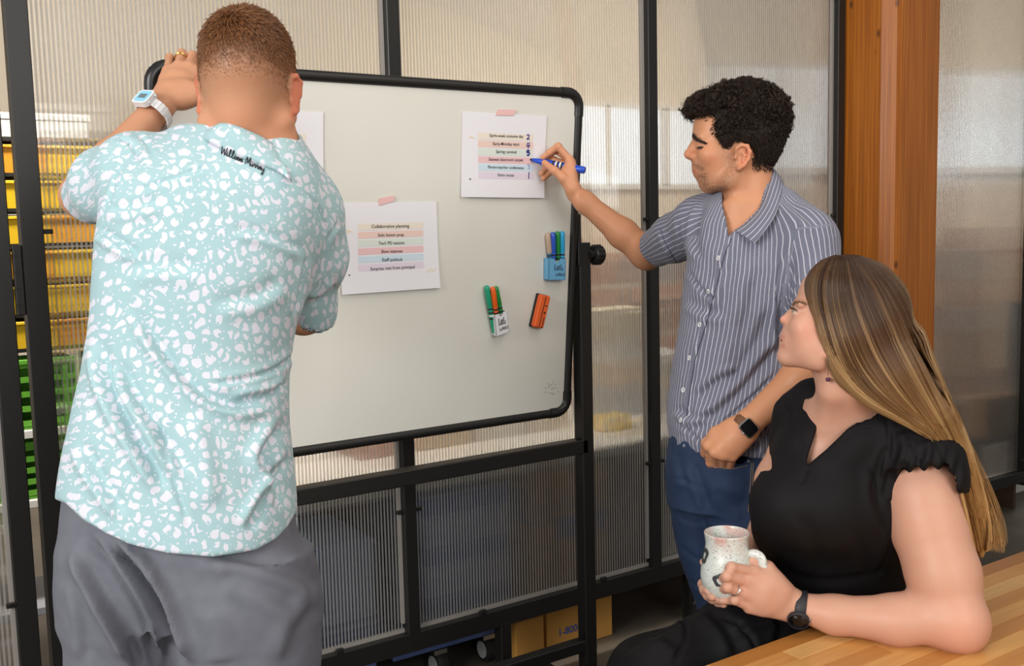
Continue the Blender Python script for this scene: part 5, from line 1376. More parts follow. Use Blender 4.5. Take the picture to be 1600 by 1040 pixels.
V, F = hf_.mesh(.0045); V, F = biggest(V, F); N = vnormals(V, F); x, y, d = proj(V)
sz = np.clip((255-y)/65, .2, 1)
V = V+N*((fbm(V, 150, 4, 3)*.0040-.0035)*sz)[:,None]; N = vnormals(V, F)
body_obj('hair_base', V, F, M['hairdark'], manB, attrs={'hcol': ('FLOAT_COLOR', np.tile(np.array([.012, .008, .006, 1]), (len(V), 1)))})
st = []; cl = []; x, y, d = proj(V)
for i in rs.choice(len(V), 5200):
    p = V[i]; n = N[i]; s_ = float(np.clip((238-y[i])/60, .18, 1)); tg = rs.normal(size=3)*.55+RT*(.5 if x[i] > 1120 else -.35)-UP*(.35+.5*(1-s_)); tg = nrm(tg-n*(tg@n)); bt = np.cross(n, tg)
    L = rs.uniform(.016, .036)*s_; R_ = rs.uniform(.0030, .0062)*s_; tw = rs.uniform(.8, 1.8)*(1 if rs.random() < .5 else -1); ph = rs.uniform(0, 6.28); m = 12
    a = np.linspace(0, 1, m); th_ = ph+tw*2*math.pi*a; grow = np.minimum(a*3, 1)
    pts = p-n*.003+np.outer(a*L, tg)+np.outer(np.sin(a*math.pi*.8)*.0075*s_, n)+np.outer(R_*grow*np.cos(th_), n)+np.outer(R_*grow*np.sin(th_), bt)
    st.append(pts); c = np.array([.020, .0125, .0085])*rs.uniform(.6, 1.7)
    if y[i] > 222 and x[i] < 1150: c = c*2.2+.01
    cl.append(np.tile(c, (m, 1)))
# defined curl clumps
for i in rs.choice(np.where(y < 225)[0], 620):
    p = V[i]; n = N[i]; s_ = float(np.clip((240-y[i])/60, .3, 1)); tg = rs.normal(size=3)*.6+RT*(.45 if x[i] > 1115 else -.5)-UP*.3; tg = nrm(tg-n*(tg@n)); bt = np.cross(n, tg)
    L = rs.uniform(.012, .030)*s_; R0 = rs.uniform(.0050, .0095)*s_; tw = rs.uniform(.9, 1.9)*(1 if rs.random() < .5 else -1); ph = rs.uniform(0, 6.28); m = 16; a = np.linspace(0, 1, m); tone = rs.uniform(.7, 2.2)
    for _ in range(11):
        R_ = R0*rs.uniform(.82, 1.18); o_ = rs.normal(size=3)*.0011; th_ = ph+rs.normal()*.12+tw*2*math.pi*a; grow = np.minimum(a*3+.15, 1)*(1-.45*a)
        st.append(p-n*.002+o_+np.outer(a*L, tg)+np.outer(.003*s_+a*.004*s_, n)+np.outer(R_*grow*np.cos(th_), n)+np.outer(R_*grow*np.sin(th_), bt)); cl.append(np.tile(np.array([.020, .0125, .0085])*tone*rs.uniform(.8, 1.2), (m, 1)))
for i in rs.choice(np.where((y > 208) & (x > 1118))[0], 5200):      # short hair round the ear and down the nape
    p = V[i]; n = N[i]; fl = -UP*.8+RT*(.35 if x[i] > 1165 else .1)+rs.normal(size=3)*.45; fl = nrm(fl-n*(fl@n)); L = rs.uniform(.006, .013); c_ = rs.normal(size=3)*.002
    st.append(np.array([p-n*.001, p+fl*L*.4+n*.0028+c_*.4, p+fl*L+n*.0022+c_])); tn = rs.uniform(.6, 1.9); cl.append(np.tile(np.array([.022, .0138, .0095])*tn, (3, 1)))
# loose curls over the forehead
for _ in range(150):
    bx_, by_ = rs.uniform(1074, 1112), rs.uniform(155, 178); c0 = q(bx_, by_, rs.uniform(-.05, .07)); R_ = rs.uniform(.006, .011); ph = rs.uniform(0, 6.28); m = 16; a = np.linspace(0, 1, m); th_ = ph+a*rs.uniform(3.5, 6.5)
    st.append(c0+np.outer(R_*np.cos(th_), -RT)+np.outer(R_*np.sin(th_), UP)+np.outer(a*rs.uniform(-.012, .012), FW)-np.outer(a*.006, UP)); cl.append(np.tile(np.array([.022, .0135, .009])*rs.uniform(.6, 1.6), (m, 1)))
for _ in range(260):        # wisps on the nape
    xx, yy = rs.uniform(1174, 1206), rs.uniform(244, 264); p, n = onto(bvB, xx, yy, -.001)
    if p is None: continue
    dr = nrm(-UP*.9+RT*.25+n*.35+rs.normal(size=3)*.25); L = rs.uniform(.006, .016); st.append(np.array([p, p+dr*L*.5+n*.001, p+dr*L])); cl.append(np.tile(np.array([.03, .018, .012]), (3, 1)))
hairs('hair', st, .00055, M['hairdark'], manB, cl, .5)

# shirt
M['shirtB'] = mat('pinstriped_chambray', (.2,.22,.33), .85, sheen=.1)
def shirtB_mat():
    t = NT(M['shirtB']); u = t.attr('stripe').outputs['Fac']; o = t.obj()
    uu = t.math('ADD', u, t.math('MULTIPLY', t.math('SUBTRACT', t.noise(o, 14, 2.0), .5), .006))
    f = t.math('FRACT', t.math('MULTIPLY', uu, 1/.0112)); dd = t.math('ABSOLUTE', t.math('SUBTRACT', f, .5))
    line = t.n('ShaderNodeMapRange', interpolation_type='SMOOTHSTEP', i_Value=dd); line.inputs[1].default_value = .110; line.inputs[2].default_value = .045
    slub = t.noise(t.mapping(o, (60, 60, 500)), 2.0, 3.0); slub2 = t.noise(t.mapping(o, (420, 420, 40)), 1.5, 2.0)
    base = t.mix(t.math('MULTIPLY', t.math('ADD', slub, slub2), .5), (.070, .075, .120), (.215, .220, .285))
    t.color(t.mix(t.math('MULTIPLY', line.outputs[0], .78), base, (.60, .585, .66))); t.bump(slub, .12, .0005)
shirtB_mat()
s = Field()
lvB = [(292, 1138, 1212, 2.425, .055), (312, 1108, 1250, 2.43, .075), (338, 1088, 1281, 2.43, .105), (375, 1078, 1296, 2.43, .128), (430, 1072, 1298, 2.43, .138), (490, 1066, 1292, 2.43, .140), (550, 1055, 1284, 2.43, .138), (610, 1046, 1272, 2.43, .138), (655, 1042, 1256, 2.43, .138), (700, 1050, 1246, 2.43, .142), (750, 1052, 1242, 2.43, .145)]
s.loft([(P((l+r_)/2, y_, d_), px2m((r_-l)/2, d_), ry) for y_, l, r_, d_, ry in lvB], .03, n=2.3)
slR0, slR1 = P(1094, 350, 2.50), P(1024, 388, 2.685)
s.chain([P(1135, 335, 2.46), slR0, P(1058, 370, 2.59), slR1], (.058, .064, .058, .049), .03)
slL0, slL1 = P(1258, 378, 2.325), P(1286, 545, 2.275)
s.chain([P(1225, 340, 2.38), slL0, P(1272, 460, 2.29), slL1], (.060, .070, .066, .058), .03)
hemB = [(1030, 735), (1052, 728), (1058, 731), (1066, 717), (1080, 713), (1100, 705), (1160, 712), (1197, 717), (1260, 722)]
def hemfn(p, d):
    x, y, dd = proj(p); return np.where((y > 600), screen_cut(hemB)(p, d), d).astype(np.float32)
s.mod(hemfn)
# neck opening down to the first button
vB = [(1128, 250), (1128, 318), (1134, 345), (1137.5, 372), (1147, 362), (1160, 352), (1186, 326), (1206, 262), (1200, 240)]
def neckB(p, d):
    x, y, dd = proj(p); e = inpoly(x, y, vB)*dd/FPX; return np.where(dd < 2.47, np.maximum(d, -e), d).astype(np.float32)
s.mod(neckB)
cR = nrm(elR-shR)
s.mod(lambda p, d: np.where(proj(p)[0] < 1075, np.maximum(d, (p-P(1024, 388, 2.685))@cR), d).astype(np.float32))
s.cap(P(1032, 385, 2.665), P(990, 410, 2.78), .042, .044, .003, 's')
cL = nrm(elL-shL)
def cuffL(p, d):
    w_ = p-P(1284, 540, 2.277); h = w_@cL; rad = np.linalg.norm(w_-np.outer(h, cL), axis=1); return np.where((rad < .085) & (p@FW < (P(1284, 540, 2.345)@FW)), np.maximum(d, h), d).astype(np.float32)
s.mod(cuffL)
V, F = s.mesh(.0046); V, F = biggest(V, F)
fB = [([(1236,395),(1222,450),(1212,510),(1217,565)], 10, .010, 's'), ([(1250,420),(1228,480),(1222,540)], 9, .006, 'c'), ([(1225,520),(1190,560),(1150,610),(1105,650),(1075,668)], 13, .008, 's'), ([(1215,580),(1170,625),(1120,668)], 10, .007, 'c'),
 ([(1200,470),(1170,540),(1130,610)], 16, .005, 's'), ([(1180,400),(1165,470),(1150,540),(1120,600)], 18, .0045, 's'), ([(1140,380),(1130,440),(1116,500)], 14, .004, 's'), ([(1076,420),(1095,450),(1120,470)], 10, .005, 'c'), ([(1070,470),(1100,490),(1135,495)], 12, .004, 's'),
 ([(1060,660),(1085,680),(1100,700)], 8, .006, 'c'), ([(1050,640),(1085,655),(1120,650)], 9, .005, 's'), ([(1100,315),(1085,345),(1083,380),(1092,410)], 9, .006, 's'), ([(1060,345),(1062,370),(1075,400)], 8, .004, 'c'), ([(1030,358),(1036,380),(1050,405)], 6, .0035, 'r'),
 ([(1215,310),(1245,335),(1275,360)], 12, .004, 's'), ([(1290,400),(1280,450),(1284,500)], 10, .005, 'c'), ([(1160,660),(1190,690),(1196,712)], 10, .006, 's'), ([(1180,640),(1200,680),(1210,712)], 10, .005, 'c'), ([(1062,700),(1070,690),(1080,705)], 6, .003, 'c'), ([(1160,575),(1120,590),(1085,620)], 10, .005, 's')]
pl = [(1141, 368), (1131, 400), (1116, 455), (1102, 507), (1086, 559), (1077, 609), (1073, 656), (1074, 712)]
fB.append((pl, 4.5, .0035, 's'))
fB = [(p_, w_*.8, a_*1.9, k_) for p_, w_, a_, k_ in fB]; V = folds(V, F, fB); N = vnormals(V, F); V = V+N*(fbm(V, 34, 15)*.0022+(1-np.abs(fbm(V, 60, 16, 3))*2)*.0011)[:,None]
# how far round the body or sleeve each point lies, for the stripes
qv = (V-CC)@AXC.T; zl = np.array([((P((l+r_)/2, y_, d_)-CC)@AXC.T) for y_, l, r_, d_, ry in lvB]); o_ = np.argsort(zl[:,2])
cx_ = np.interp(qv[:,2], zl[o_,2], zl[o_,0]); cy_ = np.interp(qv[:,2], zl[o_,2], zl[o_,1])
u = np.arctan2(qv[:,0]-cx_, -(qv[:,1]-cy_))*.165
def around(V, a, b_, rad, ref):
    t = nrm(b_-a); w_ = V-a; h = w_@t; w_ = w_-np.outer(h, t); e1 = nrm(ref-t*(ref@t)); e2 = np.cross(t, e1); return np.arctan2(w_@e2, w_@e1)*rad, h, np.linalg.norm(w_, axis=1)
uR, hR, rR = around(V, slR0, slR1, .056, UP); uL, hL, rL = around(V, slL0, slL1, .066, -FW)
x, y, d = proj(V)
mR_ = (rR < .085) & (x < 1092+(y-330)*-.12+6) & (y < 425); mL_ = (rL < .095) & (x > 1236-(y-395)*.16) & (x > 1205) & (y > 352+np.maximum(0, 1290-x)*.12)
u = np.where(mR_, uR, np.where(mL_, uL, u))
shirtB = body_obj('shirt', V, F, M['shirtB'], manB, attrs={'stripe': ('FLOAT', u)})
bvS = BVHTree.FromPolygons([tuple(v) for v in V], [tuple(f) for f in F])
def leaf_mesh(name, inner, outer, th, m, parent, rows_n=6, ups=None, bulge=.0):
    """a turned cloth leaf between two edges, with thickness"""
    I = catmull(np.array(inner), 8); O = catmull(np.array(outer), 8); k = len(I); rows = []
    for i in range(rows_n+1): t = i/rows_n; rows.append(I*(1-t)+O*t-FW*bulge*math.sin(math.pi*t))
    R_ = np.array(rows); g1 = np.gradient(R_, axis=1); g0 = np.gradient(R_, axis=0); n = np.cross(g1, g0); n /= np.linalg.norm(n, axis=2)[:,:,None]+1e-9
    if (n.reshape(-1, 3)@FW).mean() > 0: n = -n
    A = (R_+n*th/2).reshape(-1, 3); Bk = (R_-n*th/2).reshape(-1, 3); F = []; nr = rows_n+1; m0 = nr*k
    for i in range(nr-1):
        for j in range(k-1): F.append((i*k+j, i*k+j+1, (i+1)*k+j+1, (i+1)*k+j)); F.append((m0+i*k+j+1, m0+i*k+j, m0+(i+1)*k+j, m0+(i+1)*k+j+1))
    rim = [(0, j) for j in range(k)]+[(i, k-1) for i in range(1, nr)]+[(nr-1, j) for j in range(k-2, -1, -1)]+[(i, 0) for i in range(nr-2, 0, -1)]
    for a in range(len(rim)):
        i0, j0 = rim[a]; i1, j1 = rim[(a+1) % len(rim)]; F.append((i1*k+j1, i0*k+j0, m0+i0*k+j0, m0+i1*k+j1))
    st_ = np.concatenate([np.tile(np.linspace(0, rows_n*.0085, nr)[:,None], (1, k)).ravel()]*2)
    return mesh_obj(name, np.vstack([A, Bk]), F, m, parent, attrs={'stripe': ('FLOAT', st_)}, smooth=True)
leaf_mesh('collar', [P(1196,262,2.47), P(1207,263,2.425), P(1203,284,2.372), P(1188,324,2.335), P(1166,349,2.318), P(1148,360,2.322)], [P(1214,280,2.49), P(1222,282,2.43), P(1223,300,2.355), P(1212,334,2.298), P(1194,362,2.276), P(1178,381,2.278)], .003, M['shirtB'], shirtB, bulge=.006)
leaf_mesh('collar', [P(1128,299,2.48), P(1136,318,2.455), P(1143,340,2.42), P(1146,358,2.385)], [P(1099,297,2.50), P(1112,322,2.455), P(1124,344,2.41), P(1134,366,2.365)], .003, M['shirtB'], shirtB, bulge=.004)
M['seam'] = mat('chambray_seam_shade', (.035, .038, .065), .9)  # dark line for the cuff seam and the painted shade of the placket edge
def seam_shade(line, r_=.0008, lift=.0003):
    pts = []
    for x_, y_ in catmull(np.array(line, float), 8):
        p, n = onto(bvS, x_, y_, lift)
        if p is not None: pts.append(p)
    if len(pts) > 3: G().tube(pts, r_, 5).obj('seam', M['seam'], shirtB)
seam_shade([(1143, 372), (1131, 402), (1117, 455), (1103, 507), (1087, 559), (1078, 609), (1073, 650)]); seam_shade([(1032, 357), (1040, 380), (1057, 410)])
# placket buttons
M['button'] = mat('pearl_button', (.72,.70,.68), .3)
for (x, y) in ((1122.3, 403), (1107.5, 455), (1093.6, 507), (1077.5, 559), (1068, 609), (1064, 656)):
    p, n = onto(bvS, x, y, 0)
    if p is None: continue
    e1 = nrm(np.cross(n, UP)); e2 = np.cross(n, e1)
    g = G(); g.lathe(p, [(.0058, -.0005), (.0062, .0010), (.0056, .0022), (.0042, .0018), (.0040, .0012), (0, .0012)], 20, (e1, e2, n)); bo = g.obj('button', M['button'], shirtB, smooth=True)
    g = G()
    for a in range(4): g.cyl(p+e1*.0016*math.cos(a*1.5708+.78)+e2*.0016*math.sin(a*1.5708+.78)+n*.0011, p+e1*.0016*math.cos(a*1.5708+.78)+e2*.0016*math.sin(a*1.5708+.78)+n*.0014, .0007, 6)
    g.cyl(p+n*.0011, p+n*.00135, .0020, 10)
    g.obj('thread', M['crate'], shirtB)
# jeans
M['denim'] = mat('blue_denim', (.03,.07,.2), .8); 
def denim():
    t = NT(M['denim']); o = t.obj(); a = t.noise(o, 7, 3.0); f = t.noise(t.mapping(o, (1, 1, .35)), 260, 2.0)
    t.color(t.mix(t.math('MULTIPLY', f, .5), t.ramp(a, [(.3, (.0025,.010,.036)), (.75, (.008,.026,.078))]), (.018,.043,.105))); t.bump(f, .2, .0006)
denim()
j = Field()
def LB(y_, l, r_, d_, ry): return (P((l+r_)/2, y_, d_), px2m((r_-l)/2, d_), ry)
j.loft([LB(640, 1054, 1236, 2.43, .115), LB(690, 1046, 1236, 2.43, .130), LB(740, 1040, 1240, 2.43, .138), LB(790, 1044, 1240, 2.43, .138)], .03, n=2.4)
j.loft([LB(760, 1042, 1128, 2.50, .085), LB(820, 1051, 1130, 2.50, .082), LB(880, 1064, 1134, 2.50, .076), LB(945, 1090, 1150, 2.50, .070), LB(1060, 1105, 1158, 2.50, .062), LB(1235, 1112, 1162, 2.50, .060)], .02)
j.loft([LB(760, 1095, 1240, 2.37, .090), LB(830, 1106, 1232, 2.36, .086), LB(900, 1116, 1222, 2.36, .080), LB(1000, 1130, 1212, 2.37, .072), LB(1130, 1138, 1208, 2.38, .066), LB(1310, 1144, 1204, 2.39, .062)], .02)
j.ell(P(1134, 754, 2.335), (.056, .068, .052), AXC, .03)
# slant pocket mouth
pk = [(1096, 704), (1104, 714), (1120, 722), (1140, 726), (1160, 724), (1166, 716), (1166, 690), (1096, 680)]
def pocket(p, d):
    x, y, dd = proj(p); e = inpoly(x, y, pk)*dd/FPX; return np.where(dd < 2.33, np.maximum(d, np.minimum(-e, .02)), d).astype(np.float32)
j.mod(pocket)
V, F = j.mesh(.0050); V, F = biggest(V, F)
fj = [([(1100,708),(1112,722),(1138,729),(1165,725)], 4, .003, 'r'), ([(1176,716),(1174,760),(1172,800)], 4, .0022, 'r'), ([(1078,722),(1090,760),(1104,800)], 9, .008, 's'), ([(1050,745),(1075,752),(1100,765)], 9, .004, 'c'), ([(1055,800),(1080,815),(1105,815)], 9, .004, 'c'), ([(1062,850),(1085,870),(1110,880)], 9, .004, 'c'), ([(1110,770),(1140,790),(1165,800)], 12, .004, 's'), ([(1052,700),(1062,740),(1075,760)], 8, .004, 's'), ([(1075,905),(1090,915),(1110,920)], 8, .004, 'c')]
V = folds(V, F, fj); N = vnormals(V, F); V = V+N*(fbm(V, 30, 25)*.0016)[:,None]
jeans = body_obj('jeans', V, F, M['denim'], manB)
bvJ = BVHTree.FromPolygons([tuple(v) for v in V], [tuple(f) for f in F])
M['stitch'] = mat('jeans_stitching', (.30,.20,.10), .8)
def seam(line, name='stitching', r_=.0006, m=None, bv=bvJ):
    pts = []
    for x, y in catmull(np.array(line, float), 8):
        p, n = onto(bv, x, y, .0006)
        if p is not None: pts.append(p)
    if len(pts) > 2: G().tube(pts, r_, 5).obj(name, m or M['stitch'], jeans)
seam([(1098, 712), (1110, 725), (1138, 732), (1168, 727)]); seam([(1177, 722), (1175, 760), (1172, 800)]); seam([(1174, 722), (1172, 760), (1169, 800)])
p, n = onto(bvJ, 1170, 720, 0)
if p is not None: G().lathe(p, [(.0032, 0), (.0030, .0012), (.0012, .0018), (0, .0016)], 14, (nrm(np.cross(n, UP)), np.cross(n, nrm(np.cross(n, UP))), n)).obj('rivet', M['steel'], jeans)
for (x, yy, d) in ((1137, 1245, 2.50), (1174, 1320, 2.39)):
    p = P(x, yy, d); shoe(manB, np.array([p[0], p[1], 0])+Fh*.02, (-.80, .35, 0))
# watch on the pocket hand: brown strap, black square face
M['leather'] = noisy('brown_leather', (.13,.050,.022), (.17,.07,.03), .55, 40.0); M['glassblack'] = mat('black_glass', (.004,.004,.005), .08)
wcB = wrL*.86+elL*.14; wcB = P(1163, 667, 2.255); axB = nrm(wrL-elL)
wo = nrm(-FW-UP*.10-RT*.10); wo = nrm(wo-axB*(wo@axB)); wsd = np.cross(axB, wo)
wwB = empty('wristwatch', wcB); wwB.parent = manB; wwB.location = Vector(wcB-ORG[manB.name]); ORG[wwB.name] = wcB
rows = []
for k in range(33):
    a = 2*math.pi*k/32; rad = wo*math.cos(a)+wsd*math.sin(a); c = wcB+rad*.0318; rows.append([c-axB*.0105, c-axB*.0095+rad*.0012, c+axB*.0095+rad*.0012, c+axB*.0105])
G().grid(rows).obj('strap', M['leather'], wwB, smooth=True)
fcB = wcB+wo*.0335
G().box(fcB, (.0185, .0165, .0045), (wsd, axB, wo), bev=.0035).obj('case', M['steel'], wwB, auto=60)
G().prism([fcB+wsd*a+axB*b_+wo*.0045 for a, b_ in rrect(.0335, .0295, .006)], wo, .0012).obj('screen', M['glassblack'], wwB)
G().cyl(fcB+axB*.0165, fcB+axB*.0185, .0035, 12).obj('crown', M['steel'], wwB)
# blue marker in the writing hand
endB = h_(914, 266, -.045)
pm = empty('marker', tipB, 'blue marker held in the writing hand, tip on the sheet', 'marker'); M['mblue2'] = mat('bright_blue_plastic', (.015, .075, .55), .3)
tz = nrm(endB-tipB); Lm = np.linalg.norm(endB-tipB); qz = Vector(tz).to_track_quat('Z', 'Y').to_matrix(); axm = [np.array(qz.col[i]) for i in range(3)]
G().lathe(tipB, [(.0012, 0), (.0030, .003), (.0034, .010)], 14, axm).obj('nib', M['ink'], pm, smooth=True)
G().lathe(tipB, [(.0040, .008), (.0052, .010), (.0078, .030), (.0092, .040), (.0092, Lm-.030), (.0096, Lm-.028), (.0098, Lm-.004), (.0085, Lm), (0, Lm)], 22, axm).obj('barrel', M['mblue2'], pm, auto=35)
for z0, mm in ((.068, 'ink'), (.076, 'whiteish'), (.080, 'ink'), (.088, 'whiteish'), (.092, 'ink')): G().lathe(tipB, [(.0093, z0), (.0095, z0+.0004), (.0095, z0+.005), (.0093, z0+.0054)], 22, axm).obj('printed_ring', M[mm], pm, smooth=True)
print('man B', round(time.time()-tA, 1), 's', len(VB))

# ------------------------------------------------------------------ seated woman, black dress, mug in hand
tA = time.time()
dW = 1.97
woman = empty('person', np.append(P(1330, 1000, 2.15)[:2], 0), 'seated woman with long brown to blonde hair in a black dress holding a mug', 'person')
b = Field(); q = Profile(dW, 1300, 500); r = q.r; AX = q.tilt(15)
b.ell(q(1326, 471), (r(73), .0715, r(63)), AX, .012)
b.ell(q(1334, 495), (r(57), .067, r(50)), AX, .012)
b.ell(q(1280, 457), (r(30), .056, r(33)), AX, .015)
b.ell(q(1263, 512), (r(34), .056, r(46)), AX, .03); b.ell(q(1262, 535), (r(33), .048, r(31)), AX, .03)
for s in (-1, 1):
    b.sph(q(1255, 511, s*.043), r(16), .02)
    b.chain([q(1294, 543, s*.052), q(1279, 562, s*.045), q(1232, 559, s*.011)], (r(10), r(9), r(8.5)), .03); b.sph(q(1266, 540, s*.036), r(17), .03)
    b.cap(q(1245.5, 477, s*.012), q(1252, 475, s*.044), r(6.2), r(6), .012)
    b.sph(q(1236.5, 488, s*.030), r(7), .010, 's'); b.sph(q(1246.5, 489, s*.030), r(8.6), .003)
    b.sph(q(1231, 503.5, s*.011), r(5), .006)
    b.ell(q(1297, 535, s*.071), (r(9), .007, r(19)), q.tilt(8), .008); b.sph(q(1291, 553, s*.068), r(5), .006)
b.chain([q(1240.5, 483), q(1233, 492.5), q(1224.2, 499.2)], (r(4.6), r(4.8), r(5.0)), .008)
b.cap(q(1225.5, 500), q(1233, 507), r(4.2), r(4.5), .008)
b.ell(q(1235, 531), (r(13), .025, r(15)), AX, .02)
b.cap(q(1226.8, 525.6, -.012), q(1226.8, 525.6, .012), r(3.2), r(3.2), .005); b.cap(q(1226.0, 538.5, -.010), q(1226.0, 538.5, .010), r(3.8), r(3.8), .005)
for s in (-1, 1): b.cap(q(1227, 526, s*.010), q(1236, 532.5, s*.023), r(3.0), r(1.5), .005); b.cap(q(1226.5, 538.5, s*.009), q(1236, 533, s*.022), r(3.4), r(1.5), .005)
b.cap(q(1221.5, 531.8, -.014), q(1221.5, 531.8, .014), r(1.6), r(1.6), .002, 's')
b.sph(q(1226.5, 556.5), r(10.5), .012)
b.chain([q(1310, 545), q(1318, 595), P(1326, 642, 2.015)], (.0470, .0455, .046), .03)
b.chain([q(1300, 562, .034), q(1297, 612, .020), P(1289, 662, 1.992)], (.009, .008, .008), .03)
b.loft([(P(1322, 625, 2.03), px2m(58, 2.03), .06), (P(1322, 665, 2.055), px2m(84, 2.05), .072), (P(1308, 730, 2.065), px2m(92, 2.06), .098), (P(1296, 790, 2.07), px2m(94, 2.06), .100), (P(1300, 850, 2.125), px2m(90, 2.12), .084), (P(1310, 930, 2.22), px2m(92, 2.21), .085), (P(1325, 1000, 2.25), px2m(103, 2.25), .110)], .04)
b.chain([P(1330, 650, 2.03), P(1425, 708, 1.998)], (.034, .048), .03); b.chain([P(1310, 635, 2.06), P(1250, 655, 2.12)], (.036, .038), .04)
# near arm, elbow on the table
elW = P(1489, 962, 1.905)
b.chain([P(1430, 728, 1.985), P(1440, 775, 1.975), P(1452, 825, 1.96), P(1473, 895, 1.93), elW], (.056, .0665, .0660, .0625, .0540), .03)
b.chain([elW, P(1402, 968, 1.935), P(1305, 960, 1.965), P(1248, 948, 1.985)], (.052, .0465, .0350, .0285), .02)
b.sph(P(1503, 982, 1.905), .037, .05)
wrW = P(1246, 948, 1.985)
kn = [P(1178, 893, 1.955), P(1166, 908, 1.948), P(1162, 927, 1.950), P(1171, 948, 1.962)]
fgs = [([kn[0], P(1143, 886, 1.935), P(1136, 889, 1.958), P(1148, 893, 1.980)], .0108, .0085), ([kn[1], P(1136, 900, 1.928), P(1131, 903, 1.952), P(1146, 907, 1.975)], .0108, .0085), ([kn[2], P(1137, 917, 1.932), P(1132, 919, 1.952), P(1146, 921, 1.975)], .0102, .0082), ([kn[3], P(1148, 937, 1.945), P(1141, 937, 1.962), P(1152, 937, 1.982)], .0092, .0074)]
thb = ([P(1222, 918, 1.975), P(1200, 886, 1.972), P(1180, 874, 1.975), P(1158, 879, 1.972)], .0118, .0090)
hand(b, P(1236, 944, 1.98), kn, fgs, thb, rw=.029, rk=.0112)
b.ell(P(1196, 922, 1.965), (px2m(30, 1.97), .018, px2m(30, 1.97)), rotax(-20), .02)
# far arm round to the other side of the mug
shF, elF, wrF = P(1244, 657, 2.13), P(1200, 835, 2.20), P(1152, 905, 2.075)
b.chain([shF, P(1212, 750, 2.18), elF], (.036, .038, .038), .03); b.chain([elF, elF*.6+wrF*.4, wrF], (.040, .038, .027), .02)
kF = [P(1118, 905, 2.055), P(1114, 914, 2.05), P(1116, 922, 2.045), P(1122, 930, 2.04)]
hand(b, P(1143, 912, 2.07), kF, [([kF[0], P(1098, 912, 2.035), P(1100, 920, 2.005), P(1106, 922, 1.985)], .0098, .0080), ([kF[1], P(1101, 922, 2.03), P(1106, 930, 2.0), P(1113, 932, 1.975)], .0100, .0080), ([kF[2], P(1106, 929, 2.025), P(1115, 935.5, 1.995), P(1131, 938, 1.965)], .0098, .0078), ([kF[3], P(1113, 936, 2.02), P(1122, 941, 1.998), P(1131, 944, 1.980)], .0088, .0070)], ([P(1140, 900, 2.06), P(1122, 890, 2.055), P(1108, 884, 2.045), P(1100, 878, 2.035)], .0115, .0088), rw=.026, rk=.0105)
VW, FW_ = b.mesh(.0026); VW, FW_ = biggest(VW, FW_); VW = relax(VW, FW_, 1, .25)
x, y, d = proj(VW); lat = np.abs(d-dW); face = (y < 600) & (x < 1320)
col = np.tile(np.array([.57, .325, .232]), (len(VW), 1))
col = blend(col, (.70, .31, .22), face*.45*gauss(np.hypot(x-1258, y-520), 22)); col = blend(col, (.72, .30, .21), face*.5*gauss(np.hypot(x-1224, y-500), 9))
col = blend(col, (.56, .19, .16), face*.75*gauss(pdist(x, y, [(1223, 526), (1229, 529), (1235, 532)])[0], 3.4)*(lat < .024)); col = blend(col, (.56, .19, .16), face*.7*gauss(pdist(x, y, [(1223, 540), (1229, 538), (1235, 534)])[0], 3.4)*(lat < .024))
col = blend(col, (.70, .25, .17), face*.6*gauss(np.hypot(x-1292, y-551), 7))
ed = np.linalg.norm(VW-q(1246.5, 489, .030), axis=1); e2 = np.linalg.norm(VW-q(1246.5, 489, -.030), axis=1); em = np.minimum(ed, e2)
eye = (em < r(9.2)) & (x < 1245); 
col = blend(col, (.55, .50, .46), eye*gauss(np.hypot((x-1240)/1.0, (y-486.5)), 3.4)*.8); col = blend(col, (.035, .025, .02), face*(x < 1247)*.9*gauss(pdist(x, y, [(1237.5, 482), (1240.5, 482.5), (1246, 486)])[0], 1.4)); col = blend(col, (.05, .03, .02), eye*gauss(np.hypot(x-1238.6, y-486), 1.8)*.9)
col = blend(col, (.70, .37, .27), .5*gauss(np.hypot(x-1500, y-985), 40)); col = blend(col, (.70, .33, .24), .35*gauss(np.hypot(x-1160, y-915), 12))
body_obj('body', VW, FW_, M['skinA'], woman, attrs={'skin': ('FLOAT_COLOR', np.hstack([col, np.ones((len(col), 1))]))})
bvW = BVHTree.FromPolygons([tuple(v) for v in VW], [tuple(f) for f in FW_])
rs = np.random.default_rng(9); st = []; cl = []
bl = catmull(np.array([(1238.5, 478), (1243, 474.5), (1250, 472.5), (1257, 474.5)]), 10)
for _ in range(110):
    t = rs.random(); c = bl[int(t*(len(bl)-1))]; p, n = onto(bvW, c[0]+rs.normal()*.5, c[1]+rs.uniform(-1, 1)*1.7*(1-.6*t), .0003)
    if p is None: continue
    dr = nrm(RT*.9+UP*(.5-.6*t)+rs.normal(size=3)*.15); dr = nrm(dr-n*(dr@n)); st.append(np.array([p, p+dr*.003+n*.0008, p+dr*.006+n*.0004])); cl.append(np.tile(np.array([.16, .085, .045]), (3, 1)))
for k in range(34):
    p, n = onto(bvW, 1237.5+8*k/34, 482.2+2.4*(k/34)**2, .0003)
    if p is not None: st.append(np.array([p, p-RT*.003+UP*.0005, p-RT*.0055+UP*.003])); cl.append(np.tile(np.array([.02, .012, .01]), (3, 1)))
hairs('eyebrow', st, .00042, M['hair'], woman, cl)
g = G()
for i, (a, b_) in enumerate(((2, 3),)*4): pass
nail(g, P(1131, 938, 1.965), P(1115, 935.5, 1.995), -FW+UP*.2, .0075); nail(g, P(1113, 932, 1.975), P(1106, 930, 2.0), -FW+UP*.2, .0072)
nail(g, P(1158, 879, 1.972), P(1180, 874, 1.975), UP*.6-FW*.6, .0085)
g.obj('nail', M['nail'], woman, smooth=True)

